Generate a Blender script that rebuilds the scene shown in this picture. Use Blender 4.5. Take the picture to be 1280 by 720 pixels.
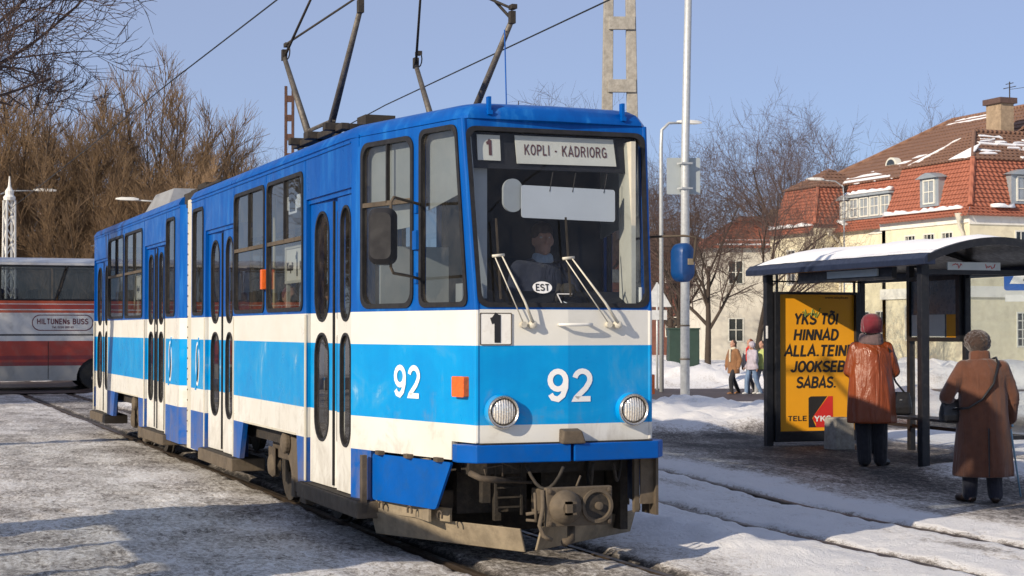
import bpy, bmesh, math, random
import numpy as np
from mathutils import Vector, Matrix, Euler
from mathutils.geometry import tessellate_polygon

for o in list(bpy.data.objects):
    bpy.data.objects.remove(o)
SC = bpy.context.scene
COL = SC.collection
random.seed(7)
RNG = np.random.default_rng(7)
R = math.radians

# ------------------------------------------------------------------ camera
cam_d = bpy.data.cameras.new('camera')
cam_d.sensor_width = 36.0
cam_d.lens = 36.0 * 2100.0 / 1280.0
cam_d.clip_start = 0.1
cam_d.clip_end = 3000.0
cam_d.dof.use_dof = True
cam_d.dof.focus_distance = 14.0
cam_d.dof.aperture_fstop = 11.0
cam = bpy.data.objects.new('camera', cam_d)
COL.objects.link(cam)
TH = math.atan(820 / 2100.0)
PT = math.atan(52 / 2100.0)
cam.location = (-4.72, -11.04, 1.70)
cam.rotation_euler = Vector((math.sin(TH) * math.cos(PT), math.cos(TH) * math.cos(PT), math.sin(PT))).to_track_quat('-Z', 'Y').to_euler()
SC.camera = cam

# ------------------------------------------------------------------ sky and sun
SUN_AZ = R(24.5)      # the light travels towards +X, turned this far to +Y
SUN_EL = R(23.5)
W = bpy.data.worlds.new('World')
SC.world = W
W.use_nodes = True
nt = W.node_tree
bg = nt.nodes['Background']
sky = nt.nodes.new('ShaderNodeTexSky')
sky.sky_type = 'NISHITA'
sky.sun_disc = False
sky.sun_elevation = SUN_EL
sky.sun_rotation = math.atan2(-math.cos(SUN_AZ), -math.sin(SUN_AZ))
sky.altitude = 2000.0
sky.air_density = 1.0
sky.dust_density = 0.2
sky.ozone_density = 8.0
hz_mix = nt.nodes.new('ShaderNodeMix'); hz_mix.data_type = 'RGBA'      # thin, even winter haze over the whole sky
hz_mix.inputs[0].default_value = 0.6
hz_mix.inputs[7].default_value = (3.5, 3.7, 4.55, 1)
nt.links.new(sky.outputs['Color'], hz_mix.inputs[6])
nt.links.new(hz_mix.outputs[2], bg.inputs['Color'])
bg.inputs['Strength'].default_value = 0.114
sun_d = bpy.data.lights.new('sun', 'SUN')
sun_d.energy = 4.3
sun_d.angle = R(0.55)
sun_d.color = (1.0, 0.86, 0.67)
sun = bpy.data.objects.new('sun', sun_d)
COL.objects.link(sun)
sun.location = (-30, -20, 30)
sun.rotation_euler = Vector((math.cos(SUN_AZ) * math.cos(SUN_EL), math.sin(SUN_AZ) * math.cos(SUN_EL), -math.sin(SUN_EL))).to_track_quat('-Z', 'Y').to_euler()
SC.view_settings.view_transform = 'Standard'
SC.view_settings.look = 'None'
SC.view_settings.gamma = 1.0
SC.view_settings.use_curve_mapping = False
SC.view_settings.exposure = 0.27
SC.render.resolution_x = 1024
SC.render.resolution_y = 576

# ------------------------------------------------------------------ helpers
def tag(o, label=None, cat=None, group=None, kind=None):
    if label: o['label'] = label
    if cat: o['category'] = cat
    if group: o['group'] = group
    if kind: o['kind'] = kind
    return o

def empty(name, loc=(0, 0, 0), rz=0.0, label=None, cat=None, group=None):
    o = bpy.data.objects.new(name, None)
    o.empty_display_size = 0.3
    COL.objects.link(o)
    o.location = loc
    o.rotation_euler = (0, 0, rz)
    return tag(o, label, cat, group)

def link(name, me, mats, parent=None, loc=None, smooth=False, bevel=0.0):
    o = bpy.data.objects.new(name, me)
    COL.objects.link(o)
    if not isinstance(mats, (list, tuple)): mats = [mats]
    if len(me.materials) == 0:
        for m in mats: me.materials.append(m)
    if smooth is True:
        me.polygons.foreach_set('use_smooth', [True] * len(me.polygons))
    elif smooth:
        me.polygons.foreach_set('use_smooth', [True] * len(me.polygons))
        try: me.set_sharp_from_angle(angle=R(smooth))
        except Exception: pass
    if parent is not None: o.parent = parent
    if loc is not None: o.location = loc
    if bevel > 0:
        b = o.modifiers.new('bevel', 'BEVEL')
        b.width = bevel; b.segments = 2; b.limit_method = 'ANGLE'; b.angle_limit = R(40)
    return o

class MB:
    def __init__(s):
        s.v = []; s.f = []; s.mi = []; s.cur = 0
    def add(s, vs, fs):
        n = len(s.v)
        s.v.extend([tuple(v) for v in vs])
        for f in fs:
            s.f.append([i + n for i in f]); s.mi.append(s.cur)
        return s
    def mat(s, i): s.cur = i; return s
    def box(s, a, b):
        (x0, y0, z0), (x1, y1, z1) = a, b
        x0, x1 = min(x0, x1), max(x0, x1); y0, y1 = min(y0, y1), max(y0, y1); z0, z1 = min(z0, z1), max(z0, z1)
        return s.add([(x0, y0, z0), (x1, y0, z0), (x1, y1, z0), (x0, y1, z0), (x0, y0, z1), (x1, y0, z1), (x1, y1, z1), (x0, y1, z1)],
                     [(0, 3, 2, 1), (4, 5, 6, 7), (0, 1, 5, 4), (1, 2, 6, 5), (2, 3, 7, 6), (3, 0, 4, 7)])
    def cbox(s, c, d, rot=None):
        M = rot.to_matrix() if rot is not None else Matrix.Identity(3)
        c = Vector(c); hx, hy, hz = d[0] / 2, d[1] / 2, d[2] / 2
        vs = [c + M @ Vector(p) for p in [(-hx, -hy, -hz), (hx, -hy, -hz), (hx, hy, -hz), (-hx, hy, -hz), (-hx, -hy, hz), (hx, -hy, hz), (hx, hy, hz), (-hx, hy, hz)]]
        return s.add(vs, [(0, 3, 2, 1), (4, 5, 6, 7), (0, 1, 5, 4), (1, 2, 6, 5), (2, 3, 7, 6), (3, 0, 4, 7)])
    def bar(s, p, q, w, h=None, up=(0, 0, 1)):
        p = Vector(p); q = Vector(q); h = h or w
        d = (q - p); L = d.length
        if L < 1e-6: return s
        d /= L; u = Vector(up)
        if abs(d.dot(u)) > 0.98: u = Vector((1, 0, 0))
        r = d.cross(u).normalized(); u = r.cross(d)
        vs = []
        for e in (p, q):
            for a, b in ((-1, -1), (1, -1), (1, 1), (-1, 1)):
                vs.append(e + r * a * w / 2 + u * b * h / 2)
        return s.add(vs, [(3, 2, 1, 0), (4, 5, 6, 7), (0, 1, 5, 4), (1, 2, 6, 5), (2, 3, 7, 6), (3, 0, 4, 7)])
    def tube(s, pts, rad, n=8, cap=True):
        pts = [Vector(p) for p in pts]
        if not isinstance(rad, (list, tuple)): rad = [rad] * len(pts)
        rings = []; base = len(s.v); vs = []; fs = []
        prev = None
        for i, p in enumerate(pts):
            d = (pts[min(i + 1, len(pts) - 1)] - pts[max(i - 1, 0)])
            if d.length < 1e-9: d = Vector((0, 0, 1))
            d.normalize()
            if prev is None:
                a = Vector((0, 0, 1)) if abs(d.z) < 0.9 else Vector((1, 0, 0))
                u = d.cross(a).normalized()
            else:
                u = (prev - d * prev.dot(d))
                if u.length < 1e-6: u = d.orthogonal()
                u.normalize()
            prev = u; w = d.cross(u)
            for k in range(n):
                t = 2 * math.pi * k / n
                vs.append(p + (u * math.cos(t) + w * math.sin(t)) * rad[i])
        for i in range(len(pts) - 1):
            for k in range(n):
                a = i * n + k; b = i * n + (k + 1) % n
                fs.append((a, b, b + n, a + n))
        if cap:
            fs.append(tuple(range(n - 1, -1, -1))); m = (len(pts) - 1) * n
            fs.append(tuple(range(m, m + n)))
        return s.add(vs, fs)
    def lathe(s, prof, c=(0, 0, 0), ax=(0, 0, 1), n=24):
        ax = Vector(ax).normalized(); u = ax.orthogonal().normalized(); w = ax.cross(u); c = Vector(c)
        vs = []; fs = []
        for (r, h) in prof:
            for k in range(n):
                t = 2 * math.pi * k / n
                vs.append(c + ax * h + (u * math.cos(t) + w * math.sin(t)) * r)
        for i in range(len(prof) - 1):
            for k in range(n):
                a = i * n + k; b = i * n + (k + 1) % n
                fs.append((a, b, b + n, a + n))
        if prof[0][0] > 1e-6: fs.append(tuple(range(n - 1, -1, -1)))
        if prof[-1][0] > 1e-6: m = (len(prof) - 1) * n; fs.append(tuple(range(m, m + n)))
        return s.add(vs, fs)
    def loft(s, rings, cap=True):
        n = len(rings[0]); vs = [p for r in rings for p in r]; fs = []
        for i in range(len(rings) - 1):
            for k in range(n):
                a = i * n + k; b = i * n + (k + 1) % n
                fs.append((a, b, b + n, a + n))
        if cap:
            fs.append(tuple(range(n - 1, -1, -1))); m = (len(rings) - 1) * n; fs.append(tuple(range(m, m + n)))
        return s.add(vs, fs)
    def panel(s, outer, holes, m3, th=0.03):
        """outer/holes: 2D polygons, m3(u, v, o) -> 3D with o the offset outwards"""
        loops = [list(outer)] + [list(h) for h in holes]
        flat = [p for l in loops for p in l]
        tris = tessellate_polygon([[Vector((p[0], p[1], 0)) for p in l] for l in loops])
        n = len(flat)
        vs = [m3(p[0], p[1], 0) for p in flat] + [m3(p[0], p[1], -th) for p in flat]
        fs = []
        for t in tris:
            fs.append(tuple(t)); fs.append(tuple(i + n for i in reversed(t)))
        k = 0
        for l in loops:
            for i in range(len(l)):
                a = k + i; b = k + (i + 1) % len(l)
                fs.append((a, b, b + n, a + n))
            k += len(l)
        return s.add(vs, fs)
    def ring(s, outer, inner, m3, o0, o1):
        n = len(outer)
        vs = [m3(p[0], p[1], o0) for p in outer] + [m3(p[0], p[1], o1) for p in outer] + [m3(p[0], p[1], o1) for p in inner] + [m3(p[0], p[1], o0) for p in inner]
        fs = []
        for j in range(4):
            for k in range(n):
                a = j * n + k; b = j * n + (k + 1) % n; c = ((j + 1) % 4) * n
                fs.append((a, b, c + (k + 1) % n, c + k))
        return s.add(vs, fs)
    def plate(s, poly, m3, o):
        return s.add([m3(p[0], p[1], o) for p in poly], [tuple(range(len(poly)))])
    def mesh(s, name='mesh'):
        me = bpy.data.meshes.new(name)
        me.from_pydata(s.v, [], s.f)
        if any(s.mi): me.polygons.foreach_set('material_index', s.mi)
        bm = bmesh.new(); bm.from_mesh(me)
        bmesh.ops.recalc_face_normals(bm, faces=bm.faces)
        bm.to_mesh(me); bm.free()
        return me
    def build(s, name, mats, parent=None, loc=None, smooth=False, bevel=0.0):
        return link(name, s.mesh(name), mats, parent, loc, smooth, bevel)

def rr(x0, x1, y0, y1, r, n=5):
    x0, x1 = min(x0, x1), max(x0, x1); y0, y1 = min(y0, y1), max(y0, y1)
    r = min(r, (x1 - x0) / 2 - 1e-4, (y1 - y0) / 2 - 1e-4)
    out = []
    for cx, cy, a0 in ((x1 - r, y1 - r, 0), (x0 + r, y1 - r, 90), (x0 + r, y0 + r, 180), (x1 - r, y0 + r, 270)):
        for k in range(n + 1):
            a = R(a0 + 90 * k / n); out.append((cx + r * math.cos(a), cy + r * math.sin(a)))
    return out

def rquad(p, r, n=5):
    """rounded convex polygon from corner points"""
    out = []; m = len(p)
    for i in range(m):
        a = Vector(p[i - 1]); b = Vector(p[i]); c = Vector(p[(i + 1) % m])
        d0 = (a - b).normalized(); d1 = (c - b).normalized()
        for k in range(n + 1):
            t = k / n
            q = (b + d0 * r) * (1 - t) ** 2 + b * 2 * t * (1 - t) + (b + d1 * r) * t * t
            out.append((q.x, q.y))
    return out

def inset_poly(p, d):
    c = Vector((sum(q[0] for q in p) / len(p), sum(q[1] for q in p) / len(p)))
    xs = [q[0] for q in p]; ys = [q[1] for q in p]
    w = max(xs) - min(xs); h = max(ys) - min(ys)
    return [(c.x + (q[0] - c.x) * (1 - 2 * d / w), c.y + (q[1] - c.y) * (1 - 2 * d / h)) for q in p]

def text_mesh(txt, size, bold=0.0, shear=0.0, ext=0.002, width=None, align='CENTER', space=1.0):
    cu = bpy.data.curves.new('lettering', 'FONT')
    cu.body = txt; cu.size = size; cu.offset = bold; cu.shear = shear; cu.extrude = ext
    cu.align_x = align; cu.align_y = 'CENTER'; cu.resolution_u = 3; cu.space_character = space
    o = bpy.data.objects.new('lettering_src', cu); COL.objects.link(o)
    dg = bpy.context.evaluated_depsgraph_get(); dg.update()
    me = bpy.data.meshes.new_from_object(o.evaluated_get(dg))
    bpy.data.objects.remove(o); bpy.data.curves.remove(cu)
    if width and len(me.vertices):
        xs = [v.co.x for v in me.vertices]; s = width / (max(xs) - min(xs)); c = (max(xs) + min(xs)) / 2
        for v in me.vertices: v.co.x = (v.co.x - c) * s
    me.materials.clear()
    return me

def place_text(name, txt, size, m, parent, pos, xdir, zdir=(0, 0, 1), **k):
    """baseline direction xdir, up direction zdir; coordinates are the parent's"""
    me = text_mesh(txt, size, **k)
    x = Vector(xdir).normalized(); y = Vector(zdir); y = (y - x * y.dot(x)).normalized(); z = x.cross(y)
    M = Matrix((x, y, z)).transposed().to_4x4(); M.translation = Vector(pos)
    me.transform(M)
    return link(name, me, m, parent)

# ---- plain block lettering drawn with strokes (sign-writer's sans)
def _arc(cx, cy, rx, ry, a0, a1, n=8):
    return [(cx + rx * math.cos(R(a0 + (a1 - a0) * k / n)), cy + ry * math.sin(R(a0 + (a1 - a0) * k / n))) for k in range(n + 1)]
_S = _arc(.32, .74, .26, .20, 20, 180, 7)[:-1] + _arc(.32, .74, .26, .22, 180, 265, 4)[:-1] + [(.36, .50)] + _arc(.32, .27, .29, .21, 80, 0, 4) + _arc(.32, .27, .29, .21, 0, -160, 7)[1:]
_O = _arc(.34, .5, .30, .44, 90, 450, 20)
GLYPH = {
 'A': (.72, [[(.02, 0), (.36, .97), (.70, 0)], [(.16, .30), (.56, .30)]]),
 'B': (.66, [[(.38, .52), (.07, .52), (.07, .94), (.34, .94)] + _arc(.34, .73, .22, .21, 90, -90)[1:] + [(.30, .52)], [(.07, .52), (.07, .06), (.36, .06)] + _arc(.36, .29, .24, .23, -90, 90)[1:] + [(.30, .52)]]),
 'C': (.66, [_arc(.34, .5, .28, .44, 50, 310, 14)]),
 'D': (.70, [[(.07, .06), (.07, .94), (.28, .94)] + _arc(.28, .5, .34, .44, 90, -90, 12)[1:] + [(.03, .06)]]),
 'E': (.58, [[(.56, .94), (.07, .94), (.07, .06), (.57, .06)], [(.07, .52), (.50, .52)]]),
 'G': (.72, [_arc(.35, .5, .29, .44, 45, 300, 14) + [(.62, .12), (.62, .46), (.38, .46)]]),
 'H': (.70, [[(.07, 0), (.07, 1)], [(.62, 0), (.62, 1)], [(.07, .52), (.62, .52)]]),
 'I': (.22, [[(.11, 0), (.11, 1)]]),
 'J': (.56, [[(.46, 1), (.46, .30)] + _arc(.26, .28, .20, .22, 0, -170, 8)[1:]]),
 'K': (.68, [[(.07, 0), (.07, 1)], [(.62, 1), (.10, .42)], [(.27, .58), (.64, 0)]]),
 'L': (.54, [[(.07, 1), (.07, .06), (.53, .06)]]),
 'N': (.70, [[(.07, 0), (.07, 1)], [(.07, .98), (.62, .02)], [(.62, 0), (.62, 1)]]),
 'O': (.68, [_O]),
 '\u00d5': (.68, [_O, [(.10, 1.12), (.22, 1.19), (.34, 1.14), (.46, 1.10), (.58, 1.18)]]),
 'P': (.62, [[(.07, 0), (.07, .94), (.34, .94)] + _arc(.34, .70, .23, .24, 90, -90)[1:] + [(.07, .46)]]),
 'R': (.66, [[(.07, 0), (.07, .94), (.34, .94)] + _arc(.34, .72, .23, .22, 90, -90)[1:] + [(.07, .50)], [(.36, .50), (.60, 0)]]),
 'S': (.64, [_S]), 's': (.50, [[(p[0] * .75, p[1] * .70) for p in _S]]),
 'T': (.60, [[(.0, .94), (.60, .94)], [(.30, .94), (.30, 0)]]),
 'U': (.68, [[(.07, 1), (.07, .34)] + _arc(.34, .34, .27, .28, 180, 360, 10)[1:] + [(.61, 1)]]),
 'Y': (.66, [[(.02, 1), (.33, .48), (.64, 1)], [(.33, .50), (.33, 0)]]),
 '1': (.42, [[(.04, .76), (.16, .80), (.30, 1.0)], [(.28, .98), (.28, 0)]]),
 '2': (.62, [_arc(.31, .69, .25, .25, 170, -30, 10) + [(.42, .40), (.10, .10), (.08, .06), (.58, .06)]]),
 '9': (.64, [_arc(.32, .66, .25, .28, 0, 360, 16), [(.57, .66), (.56, .42), (.47, .18), (.32, .06), (.16, .10), (.08, .22)]]),
 '-': (.40, [[(.05, .44), (.35, .44)]]), '.': (.24, [[(.12, 0), (.12, .15)]]), ' ': (.30, []),
}
def block_mesh(txt, h, wt=0.15, shear=0.0, width=None, gap=0.14, th=0.0015):
    b = MB(); x = 0.0; k = 0
    for ch in txt:
        w, strokes = GLYPH[ch]
        for st in strokes:
            st = [Vector((p[0] + x, p[1])) for p in st]
            st = [p for i, p in enumerate(st) if i == 0 or (p - st[i - 1]).length > 1e-4]
            closed = (st[0] - st[-1]).length < 1e-3 and len(st) > 4
            if closed: st = st[:-1]
            n = len(st); Lf = []; Rt = []
            for i in range(n):
                d0 = (st[i] - st[i - 1]) if (i > 0 or closed) else None
                d1 = (st[(i + 1) % n] - st[i]) if (i < n - 1 or closed) else None
                if d0 is None: d0 = d1
                if d1 is None: d1 = d0
                d0 = d0.normalized(); d1 = d1.normalized(); t = d0 + d1
                t = t.normalized() if t.length > 1e-6 else d1
                nn = Vector((-t.y, t.x)); c = max(0.45, nn.dot(Vector((-d1.y, d1.x))))
                Lf.append(st[i] + nn * wt / 2 / c); Rt.append(st[i] - nn * wt / 2 / c)
            z = th + 0.0002 * (k % 7); k += 1
            vs = [(p.x, p.y, z) for p in Lf] + [(p.x, p.y, z) for p in Rt]
            fs = [(i, (i + 1) % n, n + (i + 1) % n, n + i) for i in range(n if closed else n - 1)]
            b.add(vs, fs)
        x += w + gap
    tot = x - gap
    sx = (width / tot) if width else h
    b.v = [((p[0] - tot / 2) * sx + shear * (p[1] - .5) * h, (p[1] - .5) * h, p[2]) for p in b.v]
    return b.mesh('lettering')
def place_block(name, txt, h, m, parent, pos, xdir, zdir=(0, 0, 1), **k):
    me = block_mesh(txt, h, **k)
    x = Vector(xdir).normalized(); y = Vector(zdir); y = (y - x * y.dot(x)).normalized(); z = x.cross(y)
    M = Matrix((x, y, z)).transposed().to_4x4(); M.translation = Vector(pos)
    me.transform(M)
    return link(name, me, m, parent)

# ------------------------------------------------------------------ materials
MATS = {}
def nodes_of(name):
    m = bpy.data.materials.new(name); m.use_nodes = True
    t = m.node_tree
    return m, t, t.nodes['Principled BSDF']

def noise(t, scale, detail=6, rough=0.55, vec=None, dist=0.0):
    n = t.nodes.new('ShaderNodeTexNoise'); n.inputs['Scale'].default_value = scale
    n.inputs['Detail'].default_value = detail; n.inputs['Roughness'].default_value = rough
    n.inputs['Distortion'].default_value = dist
    if vec is not None: t.links.new(vec, n.inputs['Vector'])
    return n.outputs['Fac']

def coords(t, kind='Object', scale=None):
    c = t.nodes.new('ShaderNodeTexCoord'); out = c.outputs[kind]
    if scale:
        mp = t.nodes.new('ShaderNodeMapping'); mp.inputs['Scale'].default_value = scale
        t.links.new(out, mp.inputs['Vector']); out = mp.outputs['Vector']
    return out

def ramp(t, fac, stops):
    r = t.nodes.new('ShaderNodeValToRGB'); e = r.color_ramp.elements
    while len(e) < len(stops): e.new(0.5)
    for i, (p, c) in enumerate(stops):
        e[i].position = p; e[i].color = c if len(c) == 4 else (*c, 1)
    t.links.new(fac, r.inputs['Fac'])
    return r.outputs['Color']

def math_n(t, op, a, b=None, clamp=False):
    n = t.nodes.new('ShaderNodeMath'); n.operation = op; n.use_clamp = clamp
    for i, v in enumerate((a, b)):
        if v is None: continue
        if isinstance(v, (int, float)): n.inputs[i].default_value = v
        else: t.links.new(v, n.inputs[i])
    return n.outputs[0]

def mixc(t, fac, a, b, mode='MIX'):
    n = t.nodes.new('ShaderNodeMix'); n.data_type = 'RGBA'; n.blend_type = mode
    for sock, v in ((n.inputs[0], fac), (n.inputs[6], a), (n.inputs[7], b)):
        if isinstance(v, (int, float)): sock.default_value = v
        elif isinstance(v, tuple): sock.default_value = v if len(v) == 4 else (*v, 1)
        else: t.links.new(v, sock)
    return n.outputs[2]

def bump(t, p, h, strength=0.3, dist=0.02):
    b = t.nodes.new('ShaderNodeBump'); b.inputs['Strength'].default_value = strength; b.inputs['Distance'].default_value = dist
    t.links.new(h, b.inputs['Height']); t.links.new(b.outputs['Normal'], p.inputs['Normal'])
    return b

def pm(name, col, rough=0.6, metal=0.0, var=0.18, scale=6.0, bmp=0.15, bscale=40.0, dirt=None, dirt_amt=0.5, vec='Object', spec=0.5, bdist=0.01, sheen=0.0, folds=0.0):
    if name in MATS: return MATS[name]
    m, t, p = nodes_of(name)
    v = coords(t, vec)
    n1 = noise(t, scale, 6, 0.6, v)
    lo = tuple(c * (1 - var) for c in col); hi = tuple(min(1, c * (1 + var)) for c in col)
    c = ramp(t, n1, [(0.3, lo), (0.7, hi)])
    if dirt:
        n2 = noise(t, scale * 2.7, 8, 0.65, v, 0.4)
        f = ramp(t, n2, [(0.62 - dirt_amt * 0.35, (0, 0, 0)), (0.72, (dirt_amt,) * 3)])
        c = mixc(t, f, c, dirt)
    t.links.new(c, p.inputs['Base Color'])
    rr_ = ramp(t, noise(t, scale * 3, 4, 0.5, v), [(0.3, (max(0, rough - 0.1),) * 3), (0.7, (min(1, rough + 0.1),) * 3)])
    t.links.new(rr_, p.inputs['Roughness'])
    p.inputs['Metallic'].default_value = metal
    p.inputs['Specular IOR Level'].default_value = spec
    if folds:
        nv = coords(t, vec, (folds, folds, folds * 0.16)); hb = math_n(t, 'ADD', math_n(t, 'MULTIPLY', noise(t, 1.0, 3, 0.5, nv, 0.6), 1.0), math_n(t, 'MULTIPLY', noise(t, bscale, 4, 0.6, v), 0.06)); bump(t, p, hb, 0.9, 0.07); bmp = 0
    if sheen: p.inputs['Sheen Weight'].default_value = sheen
    if bmp > 0: bump(t, p, noise(t, bscale, 5, 0.6, v), bmp, bdist)
    MATS[name] = m
    return m

def glass_mat(name, tint=(0.5, 0.55, 0.58), rough=0.015, dirt=0.06, base=0.06):
    if name in MATS: return MATS[name]
    m, t, p = nodes_of(name)
    t.nodes.remove(p)
    out = t.nodes['Material Output']
    tr = t.nodes.new('ShaderNodeBsdfTransparent'); tr.inputs['Color'].default_value = (*tint, 1)
    gl = t.nodes.new('ShaderNodeBsdfGlossy'); gl.inputs['Roughness'].default_value = rough
    v = coords(t)
    bp = t.nodes.new('ShaderNodeBump'); bp.inputs['Strength'].default_value = 0.05; bp.inputs['Distance'].default_value = 0.02
    t.links.new(noise(t, 1.7, 2, 0.5, v), bp.inputs['Height'])
    t.links.new(bp.outputs['Normal'], gl.inputs['Normal'])
    ge = t.nodes.new('ShaderNodeNewGeometry'); dt = t.nodes.new('ShaderNodeVectorMath'); dt.operation = 'DOT_PRODUCT'
    t.links.new(ge.outputs['Incoming'], dt.inputs[0]); t.links.new(ge.outputs['Normal'], dt.inputs[1])
    k = math_n(t, 'POWER', math_n(t, 'SUBTRACT', 1.0, math_n(t, 'ABSOLUTE', dt.outputs['Value']), True), 5.0)
    fac = math_n(t, 'ADD', math_n(t, 'MULTIPLY', k, 0.92), base, True)      # both faces of the pane
    mx = t.nodes.new('ShaderNodeMixShader')
    t.links.new(fac, mx.inputs[0]); t.links.new(tr.outputs[0], mx.inputs[1]); t.links.new(gl.outputs[0], mx.inputs[2])
    df = t.nodes.new('ShaderNodeBsdfDiffuse'); df.inputs['Color'].default_value = (0.55, 0.5, 0.43, 1)
    mx2 = t.nodes.new('ShaderNodeMixShader')
    nz = ramp(t, noise(t, 5, 8, 0.65, v, 0.5), [(0.4, (dirt * 0.25,) * 3), (0.75, (dirt * 1.6,) * 3)])
    t.links.new(nz, mx2.inputs[0]); t.links.new(mx.outputs[0], mx2.inputs[1]); t.links.new(df.outputs[0], mx2.inputs[2])
    t.links.new(mx2.outputs[0], out.inputs['Surface'])
    MATS[name] = m
    return m

# ------------------------------------------------------------------ value noise for terrain and cloth
def _hash(ix, iy, seed):
    h = (ix.astype(np.int64) * 374761393 + iy.astype(np.int64) * 668265263 + seed * 1442695041) & 0xFFFFFFFF
    h = ((h ^ (h >> 13)) * 1274126177) & 0xFFFFFFFF
    return ((h ^ (h >> 16)) & 0xFFFF) / 65535.0

def vnoise(x, y, seed=0):
    x = np.asarray(x, float); y = np.asarray(y, float)
    ix = np.floor(x); iy = np.floor(y); fx = x - ix; fy = y - iy
    fx = fx * fx * (3 - 2 * fx); fy = fy * fy * (3 - 2 * fy)
    a = _hash(ix, iy, seed); b = _hash(ix + 1, iy, seed); c = _hash(ix, iy + 1, seed); d = _hash(ix + 1, iy + 1, seed)
    return (a * (1 - fx) + b * fx) * (1 - fy) + (c * (1 - fx) + d * fx) * fy

def fbm(x, y, oct=4, seed=0, gain=0.5):
    s = 0; a = 1; tot = 0
    for i in range(oct):
        s = s + a * vnoise(x * 2 ** i, y * 2 ** i, seed + i * 17); tot += a; a *= gain
    return s / tot

def sstep(a, b, x):
    t = np.clip((np.asarray(x, float) - a) / (b - a), 0, 1)
    return t * t * (3 - 2 * t)
# ================================================================== THE GROUND
G1 = 0.60                      # half gauge of the tram's own track, centred on X = 0
def t2l(y): return 2.61 + 0.006 * y     # second track, near rail
def t2r(y): return 3.85 + 0.006 * y     # second track, far rail
def road_mid(x):
    x = np.asarray(x, float)
    return np.where(x < 2, 40.0, 40.0 - 0.46 * (x - 2) * sstep(2, 10, x))
ROAD_HALF = 5.2

def ground_parts(X, Y):
    X = np.asarray(X, float); Y = np.asarray(Y, float)
    z = 0.12 * sstep(0.95, 2.2, X) * sstep(2.2, 7.0, Y)
    plat = sstep(-0.25, 0.25, X - (4.55 + 0.02 * Y) + 0.35 * (fbm(X * 1.3, Y * 1.3, 3, 5) - 0.5))
    z = z + 0.015 * plat
    z = z - 0.32 * sstep(13, 22, Y) * sstep(4, 9, X)
    rd = np.abs(Y - road_mid(X)) - ROAD_HALF
    onroad = 1 - sstep(-0.5, 0.4, rd + 0.8 * (fbm(X * 0.6, Y * 0.6, 3, 15) - 0.5))
    flat = 1 - sstep(-0.2, 1.5, rd)
    # heaps of ploughed snow
    lump = fbm(X * 0.9, Y * 0.9, 5, 3); lump2 = fbm(X * 2.6, Y * 2.6, 4, 9)
    bankA = sstep(10.3, 12.2, Y - 0.15 * (X - 7)) * (1 - sstep(21.0, 24.5, Y + 0.25 * (X - 9))) * sstep(5.4, 7.2, X) * (1 - sstep(22, 28, X))
    lump3 = np.abs(fbm(X * 4.5, Y * 4.5, 3, 77) - 0.5)
    hA = bankA * (0.05 + 0.55 * np.clip(lump - 0.30, 0, 1) + 0.20 * (lump2 - 0.4) + 0.10 * lump3)
    ridge = np.exp(-((Y + 0.25 * (X - 9) - 22.0) / 1.3) ** 2) * sstep(6, 8, X) * (1 - sstep(24, 30, X))
    hA = hA + ridge * (0.20 + 0.35 * (lump - 0.4) + 0.12 * (lump2 - 0.5))
    back = sstep(0.3, 2.2, Y - road_mid(X) - ROAD_HALF) * (1 - sstep(12, 22, Y - road_mid(X) - ROAD_HALF)) * sstep(6, 12, X)
    hB = back * (0.30 + 1.0 * np.clip(lump - 0.32, 0, 1) + 0.4 * (lump2 - 0.5) + 0.3 * lump3)
    heap = np.exp(-(((X - 7.3) / 1.0) ** 2 + ((Y - 4.5) / 0.75) ** 2))
    heap = heap + 0.9 * np.exp(-(((X - 9.5) / 1.1) ** 2 + ((Y - 5.3) / 0.9) ** 2))
    shelter_back = sstep(8.0, 9.3, X) * (1 - sstep(10.5, 13, X)) * sstep(4.5, 6.0, Y) * (1 - sstep(10.4, 11.5, Y))
    hC = heap * (0.17 + 0.12 * (lump2 - 0.5)) + 0.08 * shelter_back * lump
    mid = np.exp(-((X - 1.62) / 0.42) ** 2) * sstep(-1.2, 1.0, Y)        # ridge of snow between the tracks
    hD = mid * (0.11 + 0.16 * (lump2 - 0.35))
    between2 = np.exp(-((X - (t2l(Y) - 0.55)) / 0.30) ** 2)
    hD = hD + 0.03 * between2 * lump2
    snowy = np.clip(bankA + ridge + back + heap * 1.3 + shelter_back + mid, 0, 1)
    z = z * (1 - 0) + (hA + hB + hC + hD) * (1 - onroad)
    # worn, trodden relief
    near = 1 - sstep(25, 60, Y)
    tread = (fbm(X * 5, Y * 5, 4, 21) - 0.5) * 0.036 + (fbm(X * 1.1, Y * 1.1, 3, 22) - 0.5) * 0.035 + (fbm(X * 2.2 + Y * 1.1, Y * 5.5, 3, 23) - 0.5) * 0.022
    foot = np.clip(fbm(X * 3.1 + 7, Y * 3.1, 2, 31) - 0.60, 0, 1) * -0.09
    z = z + (tread + foot * (1 - plat * 0.8)) * near * (1 - 0.7 * plat) * (1 - onroad)
    # rail grooves
    g = np.zeros_like(X)
    for rx in (-G1, G1):
        g = np.maximum(g, np.exp(-((X - rx) / 0.095) ** 4))
    for f in (t2l, t2r):
        g = np.maximum(g, np.exp(-((X - f(Y)) / 0.095) ** 4) * (1 - sstep(20, 24, Y)))
    wob = 0.75 + 0.5 * fbm(X * 4, Y * 1.5, 3, 41)
    z = z - 0.065 * g * wob * (1 - onroad * 0.6)
    return z, plat, onroad, snowy, g, lump, lump2

def ground_z(x, y):
    return float(ground_parts(np.array([x]), np.array([y]))[0][0])

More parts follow.
